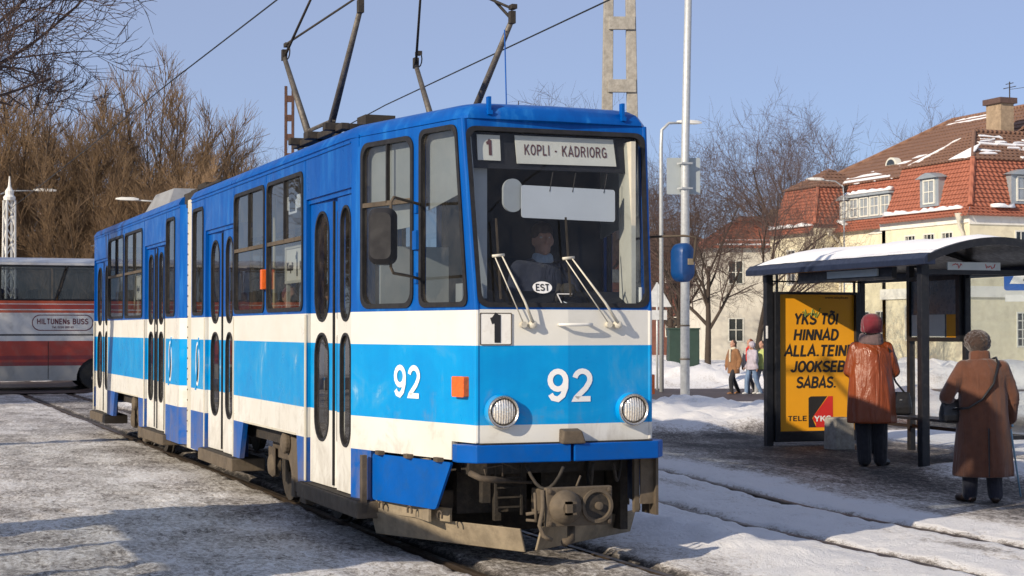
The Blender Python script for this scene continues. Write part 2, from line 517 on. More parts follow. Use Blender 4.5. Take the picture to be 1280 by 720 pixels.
def spread(lo, hi, step): return list(np.arange(lo, hi, step))
gx = [-900, -400, -200, -100, -60, -40, -28, -20] + spread(-14, -5.2, 0.3) + spread(-5.2, 5.4, 0.055) + spread(5.4, 12, 0.11) + spread(12, 34, 0.32) + [34, 37, 41, 46, 55, 70, 100, 160, 300, 900]
gy = [-900, -300, -120, -60, -30, -20] + spread(-14, -3, 0.4) + spread(-3, 7, 0.06) + spread(7, 13, 0.1) + spread(13, 27, 0.16) + spread(27, 62, 0.35) + [62, 64, 67, 71, 76, 84, 95, 115, 150, 250, 500, 1200]
gx = np.array(gx); gy = np.array(gy)
GX, GY = np.meshgrid(gx, gy)
GZ, PL, RO, SN, GR, LU, LU2 = ground_parts(GX, GY)
nx, ny = len(gx), len(gy)
me = bpy.data.meshes.new('ground')
co = np.stack([GX, GY, GZ], -1).reshape(-1, 3)
idx = np.arange(nx * ny).reshape(ny, nx)
quads = np.stack([idx[:-1, :-1], idx[:-1, 1:], idx[1:, 1:], idx[1:, :-1]], -1).reshape(-1, 4)
me.vertices.add(len(co)); me.vertices.foreach_set('co', co.ravel())
me.loops.add(quads.size); me.loops.foreach_set('vertex_index', quads.ravel().astype(np.int32))
me.polygons.add(len(quads)); me.polygons.foreach_set('loop_start', np.arange(0, quads.size, 4, dtype=np.int32)); me.polygons.foreach_set('loop_total', np.full(len(quads), 4, dtype=np.int32))
me.update(); me.validate()
# what lies on the ground: clean snow (1), trodden snow (0.5), bare asphalt (0)
trod = 0.62 + 0.16 * (fbm(GX * 0.7, GY * 0.7, 4, 51) - 0.5)
trackside = sstep(0.8, 1.5, GX) * (1 - PL)
cover = trod * (1 - trackside) + trackside * (1.0 + 0.35 * (LU2 - 0.5))
between_rails = np.maximum(1 - sstep(0.45, 0.62, np.abs(GX)), 1 - sstep(0.40, 0.60, np.abs(GX - (t2l(GY) + t2r(GY)) / 2)) * 1.0)
cover = cover - 0.16 * (1 - sstep(0.42, 0.62, np.abs(GX))) * (1 - sstep(0, 20, np.abs(GY)) * 0)
dirt2 = np.exp(-((GX - (t2l(GY) + t2r(GY)) / 2 - 0.18) / 0.16) ** 2)
cover = cover - 0.42 * dirt2 * (fbm(GX * 2, GY * 1.2, 3, 61))
cover = cover * (1 - PL) + PL * (0.23 + 0.22 * (fbm(GX * 1.2, GY * 1.2, 4, 71) - 0.45))
cover = cover + PL * 0.30 * np.exp(-((GX - (4.8 + 0.02 * GY)) / 0.5) ** 2)
cover = np.maximum(cover, PL * (GX > 4) * (1 - sstep(-1.0, 2.6, GY)) * 0.60)
cover = np.maximum(cover, SN * (1.0 + 0.1 * (LU - 0.5)))
cover = np.maximum(cover, sstep(2, 7, GY - road_mid(GX) - ROAD_HALF) * 0.93)
cover = np.maximum(cover, 0.85 * sstep(11, 15, GY) * (GX > 4))
cover = cover * (1 - 0.93 * RO)
cover = cover - 0.75 * GR
at = me.attributes.new('cover', 'FLOAT', 'POINT')
at.data.foreach_set('value', np.clip(cover, 0, 1.1).ravel().astype(np.float32))

def ground_material():
    m, t, p = nodes_of('winter_ground')
    a = t.nodes.new('ShaderNodeAttribute'); a.attribute_name = 'cover'
    geo = t.nodes.new('ShaderNodeNewGeometry')
    v = geo.outputs['Position']
    mp = t.nodes.new('ShaderNodeMapping'); mp.inputs['Scale'].default_value = (1.0, 0.55, 1.0); mp.inputs['Rotation'].default_value = (0, 0, R(-62)); t.links.new(v, mp.inputs['Vector'])
    vs = mp.outputs['Vector']
    n1 = noise(t, 1.5, 9, 0.66, vs, 0.5)
    n2 = noise(t, 22.0, 8, 0.72, vs, 0.7)
    n3 = noise(t, 90.0, 5, 0.7, v)
    n = math_n(t, 'ADD', math_n(t, 'MULTIPLY', math_n(t, 'SUBTRACT', n1, 0.5), 0.95), math_n(t, 'MULTIPLY', math_n(t, 'SUBTRACT', n2, 0.5), 1.5))
    n = math_n(t, 'ADD', n, math_n(t, 'MULTIPLY', math_n(t, 'SUBTRACT', n3, 0.5), 0.8))
    c = math_n(t, 'ADD', a.outputs['Fac'], math_n(t, 'MULTIPLY', n, 1.0))
    col = ramp(t, c, [(0.08, (0.032, 0.030, 0.029)), (0.24, (0.080, 0.072, 0.066)), (0.38, (0.18, 0.160, 0.140)), (0.53, (0.40, 0.37, 0.34)), (0.66, (0.68, 0.655, 0.625)), (0.84, (0.88, 0.88, 0.885))])
    grit = ramp(t, noise(t, 38.0, 6, 0.75, v, 1.0), [(0.60, (0, 0, 0)), (0.70, (0.55,) * 3)])
    col = mixc(t, grit, col, (0.10, 0.08, 0.06))
    t.links.new(col, p.inputs['Base Color'])
    rg = ramp(t, c, [(0.15, (0.75,) * 3), (0.5, (0.50,) * 3), (0.9, (0.65,) * 3)])
    t.links.new(rg, p.inputs['Roughness'])
    p.inputs['Specular IOR Level'].default_value = 0.35
    p.inputs['Subsurface Weight'].default_value = 0.0
    h = math_n(t, 'ADD', math_n(t, 'MULTIPLY', n2, 0.7), math_n(t, 'MULTIPLY', n3, 0.35))
    h = math_n(t, 'ADD', h, math_n(t, 'MULTIPLY', n1, 1.2))
    bump(t, p, h, 0.9, 0.05)
    return m
M_GROUND = ground_material()
ground = link('ground', me, M_GROUND, smooth=True)
tag(ground, 'trodden icy snow and bare asphalt on the square and tram stop', 'ground', kind='structure')

# ---- the crossing road behind, its own sheet a little above the ground
def road_material():
    m, t, p = nodes_of('road_asphalt')
    geo = t.nodes.new('ShaderNodeNewGeometry'); v = geo.outputs['Position']
    c = ramp(t, noise(t, 1.2, 8, 0.65, v, 0.5), [(0.3, (0.035, 0.026, 0.026)), (0.6, (0.07, 0.052, 0.05)), (0.78, (0.16, 0.13, 0.125))])
    t.links.new(c, p.inputs['Base Color']); p.inputs['Roughness'].default_value = 0.55
    bump(t, p, noise(t, 40, 5, 0.7, v), 0.4, 0.01)
    return m
xs = np.arange(-80, 60.1, 0.5); ws = np.linspace(-ROAD_HALF + 0.1, ROAD_HALF - 0.1, 17)
RX, RW = np.meshgrid(xs, ws); RY = road_mid(RX) + RW
RZ = np.maximum(ground_parts(RX, RY)[0], 0.0) * 0 + (-0.32 * sstep(13, 22, RY) * sstep(4, 9, RX) + 0.12 * sstep(0.95, 2.2, RX)) + 0.02 + 0.03 * (1 - (RW / ROAD_HALF) ** 2)
b = MB(); nxr, nyr = len(xs), len(ws)
b.v = [tuple(q) for q in np.stack([RX, RY, RZ], -1).reshape(-1, 3)]
b.f = [(j * nxr + i, j * nxr + i + 1, (j + 1) * nxr + i + 1, (j + 1) * nxr + i) for j in range(nyr - 1) for i in range(nxr - 1)]
b.mi = [0] * len(b.f)
tag(b.build('road', road_material(), smooth=True), 'dark wet asphalt road crossing behind the tram', 'road', kind='structure')

# ---- rails
M_RAIL = pm('rail_steel', (0.10, 0.075, 0.055), 0.45, 0.6, 0.4, 3, 0.3, 20, dirt=(0.05, 0.04, 0.03), dirt_amt=0.7)
def rail(name, fx, y0, y1, label):
    prof = [(-0.045, -0.02), (-0.045, 0.0), (-0.036, 0.008), (0.014, 0.008), (0.018, 0.0), (0.018, -0.028), (0.040, -0.028), (0.044, -0.008), (0.052, -0.008), (0.052, -0.06), (-0.045, -0.06)]
    rings = []
    for y in np.arange(y0, y1 + 0.1, 1.0):
        x = fx(y); zb = 0.12 * float(sstep(0.95, 2.2, x) * sstep(2.2, 7.0, y)) - 0.32 * float(sstep(13, 22, y) * sstep(4, 9, x)) - 0.026
        rings.append([(x + px, y, zb + pz) for px, pz in prof])
    tag(MB().loft(rings).build(name, M_RAIL), label, 'tram rail', 'tram rails set in the ground')
rail('tram_rail', lambda y: -G1, -14, 46, 'left grooved rail under the blue tram')
rail('tram_rail', lambda y: G1, -14, 46, 'right grooved rail under the blue tram')
rail('tram_rail', t2l, -14, 24, 'grooved rail of the empty track nearer the tram')
rail('tram_rail', t2r, -14, 24, 'grooved rail of the empty track nearer the bus shelter')
# ================================================================== THE TRAM
BLUE = (0.0, 0.086, 0.37); LBLUE = (0.0, 0.285, 0.65); WHITE = (0.70, 0.695, 0.65); DBLUE = (0.0, 0.086, 0.37)
def livery(name, low):
    m, t, p = nodes_of(name)
    tc = t.nodes.new('ShaderNodeTexCoord'); v = tc.outputs['Object']
    sx = t.nodes.new('ShaderNodeSeparateXYZ'); t.links.new(v, sx.inputs[0]); z = sx.outputs['Z']
    def step(h): return math_n(t, 'GREATER_THAN', z, h)
    n1 = noise(t, 1.1, 5, 0.6, v)
    # faded, touched-up patches in the light blue band, streaks in the upper blue
    st = t.nodes.new('ShaderNodeMapping'); st.inputs['Scale'].default_value = (9, 9, 0.8); t.links.new(v, st.inputs['Vector'])
    n2 = noise(t, 1.0, 5, 0.6, st.outputs[0])
    blu = ramp(t, n2, [(0.35, (0.0, 0.068, 0.32)), (0.55, BLUE), (0.70, (0.012, 0.14, 0.45)), (0.85, (0.07, 0.24, 0.53))])
    pt = t.nodes.new('ShaderNodeMapping'); pt.inputs['Scale'].default_value = (1.3, 1.3, 1.7); t.links.new(v, pt.inputs['Vector'])
    n3 = math_n(t, 'ADD', math_n(t, 'MULTIPLY', noise(t, 1.2, 6, 0.6, pt.outputs[0], 0.8), 0.72), math_n(t, 'MULTIPLY', n2, 0.28))
    lbl = ramp(t, n3, [(0.40, (0.0, 0.25, 0.61)), (0.52, LBLUE), (0.60, (0.03, 0.30, 0.62)), (0.66, (0.20, 0.44, 0.66)), (0.80, (0.30, 0.50, 0.68))])
    wht = ramp(t, n1, [(0.3, (0.65, 0.635, 0.575)), (0.6, WHITE)])
    c = mixc(t, step(0.772), low if low != 'white' else wht, wht)
    c = mixc(t, step(1.03), c, lbl)
    c = mixc(t, step(1.588), c, wht)
    c = mixc(t, step(1.838), c, blu)
    # road dirt thrown up, in blotches, and rust runs
    n4 = noise(t, 3.0, 9, 0.68, v, 0.7)
    n5 = noise(t, 1.0, 4, 0.6, st.outputs[0])
    hgt = t.nodes.new('ShaderNodeMapRange'); hgt.inputs[1].default_value = 0.25; hgt.inputs[2].default_value = 1.5; hgt.inputs[3].default_value = 0.17; hgt.inputs[4].default_value = -0.06
    t.links.new(z, hgt.inputs[0])
    d = math_n(t, 'ADD', math_n(t, 'ADD', math_n(t, 'MULTIPLY', n4, 0.7), math_n(t, 'MULTIPLY', n5, 0.3)), hgt.outputs[0])
    df = ramp(t, d, [(0.55, (0, 0, 0)), (0.86, (0.75,) * 3)])
    c = mixc(t, df, c, (0.22, 0.175, 0.12))
    t.links.new(c, p.inputs['Base Color'])
    t.links.new(ramp(t, n4, [(0.3, (0.24,) * 3), (0.7, (0.48,) * 3)]), p.inputs['Roughness'])
    p.inputs['Specular IOR Level'].default_value = 0.22
    b1 = math_n(t, 'ADD', noise(t, 1.6, 3, 0.5, v), math_n(t, 'MULTIPLY', noise(t, 60, 3, 0.5, v), 0.02))
    bump(t, p, b1, 0.30, 0.035)
    return m
M_BODY = livery('tram_livery', DBLUE)
M_DOOR = livery('tram_door_livery', 'white')
M_RUB = pm('window_rubber', (0.016, 0.016, 0.018), 0.55, 0, 0.3, 10, 0.1, 60, dirt=(0.045, 0.042, 0.04), dirt_amt=0.4, spec=0.3)
M_GLASS = glass_mat('tram_glass', (0.60, 0.64, 0.66), 0.01, 0.04, 0.07)
M_WGLASS = glass_mat('windscreen_glass', (0.78, 0.83, 0.88), 0.01, 0.012, 0.03)
M_WHITEP = pm('white_enamel', (0.78, 0.77, 0.72), 0.4, 0, 0.06, 6, 0.05, 30, dirt=(0.4, 0.34, 0.25), dirt_amt=0.25)
M_CREAM = pm('cream_panel', (0.56, 0.53, 0.44), 0.55, 0, 0.08, 4, 0.06, 30, dirt=(0.3, 0.25, 0.17), dirt_amt=0.3)
M_GREYP = pm('grey_cab_panel', (0.42, 0.43, 0.42), 0.6, 0, 0.08, 4, 0.05, 30)
M_UNDER = pm('dusty_steel', (0.095, 0.073, 0.051), 0.85, 0.1, 0.4, 5, 0.4, 30, dirt=(0.05, 0.042, 0.035), dirt_amt=0.6)
M_MUD = pm('mud_caked_casting', (0.115, 0.090, 0.062), 0.85, 0.0, 0.3, 5, 0.5, 26, dirt=(0.07, 0.055, 0.04), dirt_amt=0.65)
M_TAN = pm('mud_dusted_plate', (0.27, 0.22, 0.15), 0.85, 0.0, 0.25, 4, 0.4, 26, dirt=(0.12, 0.095, 0.065), dirt_amt=0.6)
M_DARK = pm('grimy_black_steel', (0.030, 0.026, 0.022), 0.8, 0.2, 0.4, 6, 0.4, 30, dirt=(0.09, 0.07, 0.05), dirt_amt=0.5)
M_BUMP = pm('bumper_blue', (0.0, 0.085, 0.37), 0.4, 0, 0.12, 3, 0.12, 24, dirt=(0.02, 0.08, 0.22), dirt_amt=0.4, spec=0.15)
M_CHROME = pm('worn_chrome', (0.62, 0.60, 0.56), 0.25, 0.9, 0.1, 20, 0.05, 60)
M_LENS_O = pm('orange_lens', (0.75, 0.13, 0.015), 0.2, 0, 0.2, 30, 0.3, 90)
M_BLACK = pm('black_print', (0.012, 0.012, 0.013), 0.5, 0, 0.1, 10, 0, 10)
M_SIGNTXT = pm('faded_plum_print', (0.13, 0.05, 0.05), 0.6, 0, 0.1, 10, 0, 10)
M_SIGN = pm('aged_paper_sign', (0.72, 0.68, 0.58), 0.7, 0, 0.07, 3, 0.1, 8)
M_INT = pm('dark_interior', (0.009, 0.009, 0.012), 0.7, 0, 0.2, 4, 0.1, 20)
M_FLOORI = pm('rubber_floor', (0.045, 0.04, 0.036), 0.8, 0, 0.2, 4, 0.1, 20)
M_CEIL = pm('ceiling_laminate', (0.50, 0.49, 0.45), 0.6, 0, 0.05, 4, 0.0, 20)
M_SEAT = pm('red_seat_vinyl', (0.24, 0.035, 0.03), 0.5, 0, 0.2, 6, 0.1, 30)
M_PANTO = pm('pantograph_steel', (0.16, 0.145, 0.125), 0.6, 0.5, 0.35, 9, 0.3, 50, dirt=(0.05, 0.04, 0.035), dirt_amt=0.6)
M_ROOFG = pm('grey_roof_box', (0.30, 0.31, 0.32), 0.6, 0.1, 0.15, 3, 0.2, 20, dirt=(0.12, 0.11, 0.1), dirt_amt=0.4)
M_VISOR = pm('frosted_visor', (0.60, 0.61, 0.62), 0.5, 0, 0.04, 3, 0, 20)

tram = empty('tram', (0, 0, 0), 0, 'blue and white articulated tram number 92 on route 1 to Kadriorg', 'tram')
TW = 1.10            # half width
Y_TAP = 1.70         # where the nose begins to narrow
X_NOSE = 0.68        # half width at the front corner
Z_SIDE = 3.20        # top of the side sheets
Z_SILL = 1.838
TD = Vector((TW - X_NOSE, -Y_TAP, 0)); TL = TD.length; TN = Vector((-Y_TAP, -(TW - X_NOSE), 0)).normalized()   # left nose cheek
def map_left(y, z, o): return (-TW - o, y, z)
def map_right(y, z, o): return (TW + o, y, z)
def map_cheek(sgn):
    def f(y, z, o):
        x = -TW + (Y_TAP - y) / Y_TAP * (TW - X_NOSE) + TN.x * o
        return (x * -sgn, y + TN.y * o, z)
    return f
mcL, mcR = map_cheek(-1), map_cheek(1)
mcL_ = mcL
def rake(z): return 0.0 if z < Z_SILL else 0.17 * (z - Z_SILL) / (3.20 - Z_SILL)
def front_halfw(z): return X_NOSE + rake(z) * (TW - X_NOSE) / Y_TAP
def map_wind(x, z, o): return (x, rake(z) - o, z)
VN = 0.05
def map_low(x, z, o): return (x, -VN * (1 - abs(x) / X_NOSE) - o, z)

def window(parent, m3, poly, name='window', th=0.035, glass=M_GLASS, divs=(), label=None, depth=0.012):
    inner = inset_poly(poly, th)
    fr = MB().ring(poly, inner, m3, -0.028, depth).build(name, M_RUB, parent, smooth=35)
    if label: fr['label'] = label
    g = MB(); g.plate(inset_poly(poly, th * 0.7), m3, -0.012)
    g.build('glass', glass, fr)
    for d in divs:
        a, b_, w = d
        dv = MB(); pa = Vector(m3(a[0], a[1], -0.004)); pb = Vector(m3(b_[0], b_[1], -0.004)); nrm = (Vector(m3(a[0], a[1], 1)) - Vector(m3(a[0], a[1], 0)))
        dv.bar(pa, pb, w, 0.03, up=nrm).build('glazing_bar', M_UNDER if w > 0.02 else M_RUB, fr)
    return fr

def side_win(m3, y0, y1, split=True, z0=1.862, z1=3.085):
    poly = rr(y0, y1, z0, z1, 0.085)
    ym = (y0 + y1) / 2
    dv = []
    if split:
        zs = 2.50
        dv = [((y0 + 0.03, zs), (y1 - 0.03, zs), 0.035), ((ym, zs), (ym, z1 - 0.03), 0.018)]
    window(tram, m3, poly, divs=dv)
    return rr(y0 + 0.008, y1 - 0.008, z0 + 0.008, z1 - 0.008, 0.08)

# ---------------- side sheets
WF = [(7.72, 8.36, False), (4.70, 6.08, True), (3.22, 4.60, True)]
WR = [(13.74, 15.33, True), (12.02, 13.62, True), (9.52, 10.14, False)]
holesF = [side_win(map_left, *w) for w in WF]
holesR = [side_win(map_left, *w) for w in WR]
outF = [(8.45, Z_SIDE), (8.45, 0.33), (7.62, 0.33), (7.62, 2.80), (6.14, 2.80), (6.14, 0.40), (5.80, 0.40), (5.62, 0.772), (3.44, 0.772), (3.38, 0.36), (3.12, 0.36), (3.12, 2.82), (Y_TAP, 2.82), (Y_TAP, Z_SIDE)]
MB().panel(outF, holesF, map_left, 0.05).build('side_panel', M_BODY, tram, smooth=30)
outR = [(16.98, Z_SIDE), (16.98, 2.82), (15.39, 2.82), (15.39, 0.40), (14.75, 0.40), (14.58, 0.772), (12.34, 0.772), (12.28, 0.38), (11.84, 0.38), (11.84, 2.82), (10.21, 2.82), (10.21, 0.33), (9.22, 0.33), (9.22, Z_SIDE)]
MB().panel(outR, holesR, map_left, 0.05).build('side_panel', M_BODY, tram, smooth=30)
# right side: windows only (door side is the left)
WRR = [(7.35, 8.30), (5.95, 7.25), (4.55, 5.85), (3.15, 4.45), (1.85, 3.05)]
hr = [side_win(map_right, a, b_) for a, b_ in WRR]
MB().panel([(8.45, Z_SIDE), (8.45, 0.40), (6.1, 0.40), (5.9, 0.772), (3.3, 0.772), (3.1, 0.40), (Y_TAP, 0.40), (Y_TAP, Z_SIDE)], hr, map_right, 0.05).build('side_panel', M_BODY, tram)
hr = [side_win(map_right, a, b_) for a, b_ in [(9.4, 10.7), (10.85, 12.2), (12.35, 13.7), (13.85, 15.2), (15.35, 16.7)]]
MB().panel([(16.98, Z_SIDE), (16.98, 0.40), (14.9, 0.40), (14.7, 0.772), (12.1, 0.772), (11.9, 0.40), (9.22, 0.40), (9.22, Z_SIDE)], hr, map_right, 0.05).build('side_panel', M_BODY, tram)

# ---------------- nose cheeks (tapering sides of the cab), both sides
for m3, left in ((mcL, True), (mcR, False)):
    cw = rr(0.80, 1.55, 1.862, 3.145, 0.10)
    kw = rquad([(0.72, 3.17), (0.72, 1.862), (0.09, 1.862), (0.235, 3.17)], 0.075)
    window(tram, m3, cw, divs=[((0.83, 2.66), (1.52, 2.66), 0.035), ((1.17, 2.66), (1.17, 3.11), 0.016)], name='cab_window')
    window(tram, m3, kw, name='cab_window')
    holes = [inset_poly(cw, 0.008), inset_poly(kw, 0.008)]
    out = [(Y_TAP, Z_SIDE), (Y_TAP, 0.36), (1.40, 0.36), (1.40, 0.772), (0.30, 0.772), (0.30, 0.905), (0.0, 0.905), (0.0, Z_SILL), (rake(Z_SIDE), Z_SIDE)]
    MB().panel(out, holes, m3, 0.05).build('cab_side_panel', M_BODY, tram, smooth=30)
    # hinged skirt flap in front of the first step
    MB().panel(rquad([(1.37, 0.752), (1.37, 0.40), (0.50, 0.40), (0.30, 0.752)], 0.03), [], lambda u, v, o: m3(u, v, 0.004 + o), 0.02).build('skirt_flap', M_BUMP, tram)
    for yy in (1.25, 0.85, 0.45):
        h = MB(); c = Vector(m3(yy, 0.765, 0.012)); h.cbox(c, (0.05, 0.09, 0.03)); h.build('flap_hinge', M_UNDER, tram)
        k = MB(); q = [Vector(m3(yy + 0.03 * math.cos(a), 0.36 + 0.035 * math.sin(a), 0.0)) for a in [R(d) for d in range(-30, 230, 40)]]
        k.tube(q, 0.008, 6).build('flap_hook', M_UNDER, tram)

# ---------------- front
hw0 = front_halfw(Z_SILL); hw1 = front_halfw(Z_SIDE)
ws = rquad([(-hw0 + 0.015, 1.858), (hw0 - 0.015, 1.858), (front_halfw(3.15) - 0.015, 3.15), (-front_halfw(3.15) + 0.015, 3.15)], 0.085)
window(tram, map_wind, ws, 'windscreen', 0.032, M_WGLASS, label='large flat windscreen with rounded corners in black rubber')
MB().panel([(-hw0, Z_SILL), (hw0, Z_SILL), (hw1, Z_SIDE), (-hw1, Z_SIDE)], [inset_poly(ws, 0.008)], map_wind, 0.05).build('windscreen_surround', M_BODY, tram)
for s in (-1, 1):
    MB().panel([(0, 0.905), (s * X_NOSE, 0.905), (s * X_NOSE, Z_SILL + 0.001), (0, Z_SILL + 0.001)], [], map_low, 0.03).build('front_panel', M_BODY, tram)
    MB().tube([(s * (X_NOSE - 0.012), 0.014, 0.91), (s * (X_NOSE - 0.012), 0.014, Z_SILL), (s * (hw1 - 0.012), rake(3.2) + 0.014, 3.2)], 0.022, 10).build('corner_pillar', M_BODY, tram)
MB().panel([(-hw0, 0.0), (0, 0.0 - VN), (hw0, 0.0), (hw0, 0.02), (-hw0, 0.02)], [], lambda u, v, o: (u, v - 0.001, Z_SILL + 0.004 + o), 0.004).build('windscreen_sill', M_WHITEP, tram)

# ---------------- roof
def outline(ins, y_front, y_rear, front=True):
    w = TW - ins
    if front:
        xn = front_halfw(3.2) - ins * 0.8; yf = rake(3.2) + ins * 0.8
        return [(-w, y_rear), (-w, Y_TAP + 0.05), (-xn - 0.02, yf + 0.10), (-xn + 0.05, yf), (0, yf - VN * 0.8), (xn - 0.05, yf), (xn + 0.02, yf + 0.10), (w, Y_TAP + 0.05), (w, y_rear)]
    xn = front_halfw(3.2) - ins * 0.8; yf = 18.45 - ins * 0.8
    return [(w, y_front), (w, 16.95), (xn + 0.02, yf - 0.1), (xn - 0.05, yf), (0, yf + VN), (-xn + 0.05, yf), (-xn - 0.02, yf - 0.10), (-w, 16.95), (-w, y_front)]
def roof(front):
    rings = []
    for ins, z in ((0.0, 3.20), (-0.012, 3.205), (-0.012, 3.222), (0.004, 3.245), (0.03, 3.285), (0.085, 3.315), (0.18, 3.335), (0.45, 3.35)):
        rings.append([(x, y, z) for x, y in outline(ins, 9.22, 8.45, front)])
    b = MB(); b.loft(rings, cap=False)
    n = len(rings[0]); k = (len(rings) - 1) * n
    b.f.append([k + i for i in range(n)]); b.mi.append(0)
    b.f.append([i for i in range(n)]); b.mi.append(0)
    return b.build('roof', M_BODY, tram, smooth=40)
roof(True); roof(False)
for x, y in ((-0.52, 0.18), (0.53, 0.18)):
    MB().cbox((x, y - 0.005, 3.315), (0.022, 0.05, 0.10)).cbox((x, y - 0.02, 3.25), (0.035, 0.05, 0.03)).build('roof_bracket', M_BUMP, tram)
MB().cbox((-1.0, 1.62, 3.21), (0.16, 0.10, 0.02)).cbox((-1.06, 1.62, 3.17), (0.03, 0.08, 0.08)).build('rain_deflector', M_BUMP, tram)

for y_ in (7.66, 6.11, 4.65, 3.17, 10.17, 11.88, 13.68, 15.36):
    MB().box((-TW - 0.003, y_ - 0.007, 3.10 if y_ in (4.65, 13.68) else 2.83), (-TW + 0.001, y_ + 0.007, 3.19)).build('panel_joint', M_BUMP, tram)
for y0_, y1_ in ((1.72, 8.44), (9.23, 16.97)): MB().box((-TW - 0.010, y0_, 3.168), (-TW + 0.001, y1_, 3.182)).build('rain_gutter', M_BUMP, tram)
for y0_, y1_ in ((3.46, 5.6), (12.36, 14.55)): MB().box((-TW - 0.004, y0_, 0.772), (-TW + 0.001, y1_, 0.790)).build('skirt_edge', M_CREAM, tram)

# ---------------- rear end (mirrored nose, out of sight of the street side)
for s in (-1, 1):
    def mre(u, v, o, s=s):
        x = TW + (u - 16.98) / (18.45 - 16.98) * (X_NOSE + 0.04 - TW)
        return (s * (x + o), u, v)
    rw = rr(17.3, 18.2, 1.87, 3.05, 0.08)
    window(tram, mre, rw)
    MB().panel([(16.98, 0.45), (18.45, 0.45), (18.45, Z_SIDE), (16.98, Z_SIDE)], [inset_poly(rw, 0.008)], mre, 0.05).build('rear_side_panel', M_BODY, tram)
rw = rr(-0.6, 0.6, 1.87, 3.05, 0.08)
window(tram, lambda u, v, o: (u, 18.45 + o, v), rw, 'rear_window')
MB().panel([(-0.72, 0.45), (0.72, 0.45), (0.72, Z_SIDE), (-0.72, Z_SIDE)], [inset_poly(rw, 0.008)], lambda u, v, o: (u, 18.45 + o, v), 0.05).build('rear_panel', M_BODY, tram)

# ---------------- articulation: cream cover strip and the rear car's turned-in end
MB().panel([(8.47, 0.30), (8.94, 0.30), (8.94, 3.24), (8.47, 3.24)], [], lambda u, v, o: (-1.055 - o, u, v), 0.03).build('joint_cover', M_CREAM, tram, bevel=0.01)
MB().panel([(8.47, 0.30), (8.94, 0.30), (8.94, 3.24), (8.47, 3.24)], [], lambda u, v, o: (1.055 + o, u, v), 0.03).build('joint_cover', M_CREAM, tram)
MB().panel([(9.215, 0.33), (8.96, 0.33), (8.96, Z_SIDE), (9.215, Z_SIDE)], [], lambda u, v, o: (-1.10 + 0.16 * (9.215 - u) / 0.255 - o, u, v), 0.03).build('joint_end_panel', M_BODY, tram)
rv = MB()
for k in range(22):
    rv.cbox((-1.057, 8.52, 0.5 + 0.123 * k), (0.012, 0.018, 0.018)); rv.cbox((-1.057, 8.90, 0.5 + 0.123 * k), (0.012, 0.018, 0.018))
rv.build('rivets', M_UNDER, tram)
MB().box((-1.0, 8.40, 0.45), (1.0, 9.28, 0.85)).build('joint_frame', M_DARK, tram)
MB().box((-1.04, 8.40, 3.16), (1.04, 9.28, 3.33)).build('joint_frame', M_DARK, tram)
MB().box((-1.0, 8.45, 0.86), (-0.96, 9.2, 3.15)).build('joint_bellows', M_DARK, tram)

# ---------------- doors: narrow folding leaves, each with an upper and a lower pane
def door(y0, y1, leaves, ztop, step_y):
    """leaves: (ya, yb, x at ya, x at yb, pane?)"""
    d = MB()
    # header and jamb reveal
    d.box((-TW + 0.02, y0, ztop - 0.02), (-TW + 0.20, y1, ztop + 0.03))
    d.box((-TW + 0.051, y1, 0.36), (-TW + 0.16, y1 + 0.03, ztop)).box((-TW + 0.051, y0 - 0.03, 0.36), (-TW + 0.16, y0, ztop))
    dr = d.build('door', M_BODY, tram, label_=None) if False else d.build('door', M_BODY, tram)
    for (ya, yb, xa, xb) in leaves:
        L = abs(yb - ya)
        def m3(u, v, o, ya=ya, yb=yb, xa=xa, xb=xb):
            f = (u - ya) / (yb - ya)
            nx, ny = -(yb - ya), (xb - xa); q = math.hypot(nx, ny); nx /= q; ny /= q
            if nx > 0: nx, ny = -nx, -ny
            return (xa + (xb - xa) * f + nx * o, u + ny * o, v)
        holes = []; frames = MB(); panes = MB()
        if L > 0.14:
            w = L * (0.60 if L > 0.3 else 0.5); c = (ya + yb) / 2
            for za, zb in ((0.76, 1.675), (1.765, ztop - 0.10)):
                pl = rr(c - w / 2, c + w / 2, za, zb, w / 2 * 0.95, 6)
                holes.append(inset_poly(pl, 0.006)); frames.ring(pl, inset_poly(pl, 0.022), m3, -0.02, 0.008)
                panes.plate(inset_poly(pl, 0.014), m3, -0.012)
        lf = MB().panel([(ya + 0.006, 0.40), (yb - 0.006, 0.40), (yb - 0.006, ztop - 0.022), (ya + 0.006, ztop - 0.022)] if yb > ya else [(yb + 0.006, 0.40), (ya - 0.006, 0.40), (ya - 0.006, ztop - 0.022), (yb + 0.006, ztop - 0.022)], holes, m3, 0.03).build('door_leaf', M_DOOR, tram, smooth=30)
        if holes:
            frames.build('pane_seal', M_RUB, lf, smooth=35); panes.build('glass', M_GLASS, lf)
    # rubber strips at the meeting edges
    rb = MB()
    for (ya, yb, xa, xb) in leaves[:-1]:
        rb.box((xb - 0.012, yb - 0.013, 0.42), (xb + 0.02, yb + 0.013, ztop - 0.04))
    rb.build('door_seal', M_RUB, dr)
    MB().box((-TW - 0.05, step_y[0], 0.255), (-TW + 0.30, step_y[1], 0.385)).build('step', M_MUD, tram, bevel=0.012)
    tr = MB(); tr.box((-TW - 0.03, step_y[0] + 0.05, 0.3855), (-TW + 0.24, step_y[1] - 0.05, 0.391)).build('step_tread', M_DARK, tram)
XI = -TW + 0.035
door(Y_TAP, 3.12, [(3.10, 2.40, XI, XI + 0.02), (2.40, 2.24, XI + 0.02, XI + 0.085), (2.24, 1.72, XI + 0.0, XI)][::1], 2.80, (1.36, 3.24))
door(6.14, 7.62, [(7.60, 6.93, XI, XI + 0.02), (6.93, 6.78, XI + 0.02, XI + 0.085), (6.78, 6.16, XI, XI)], 2.78, (5.95, 7.75))
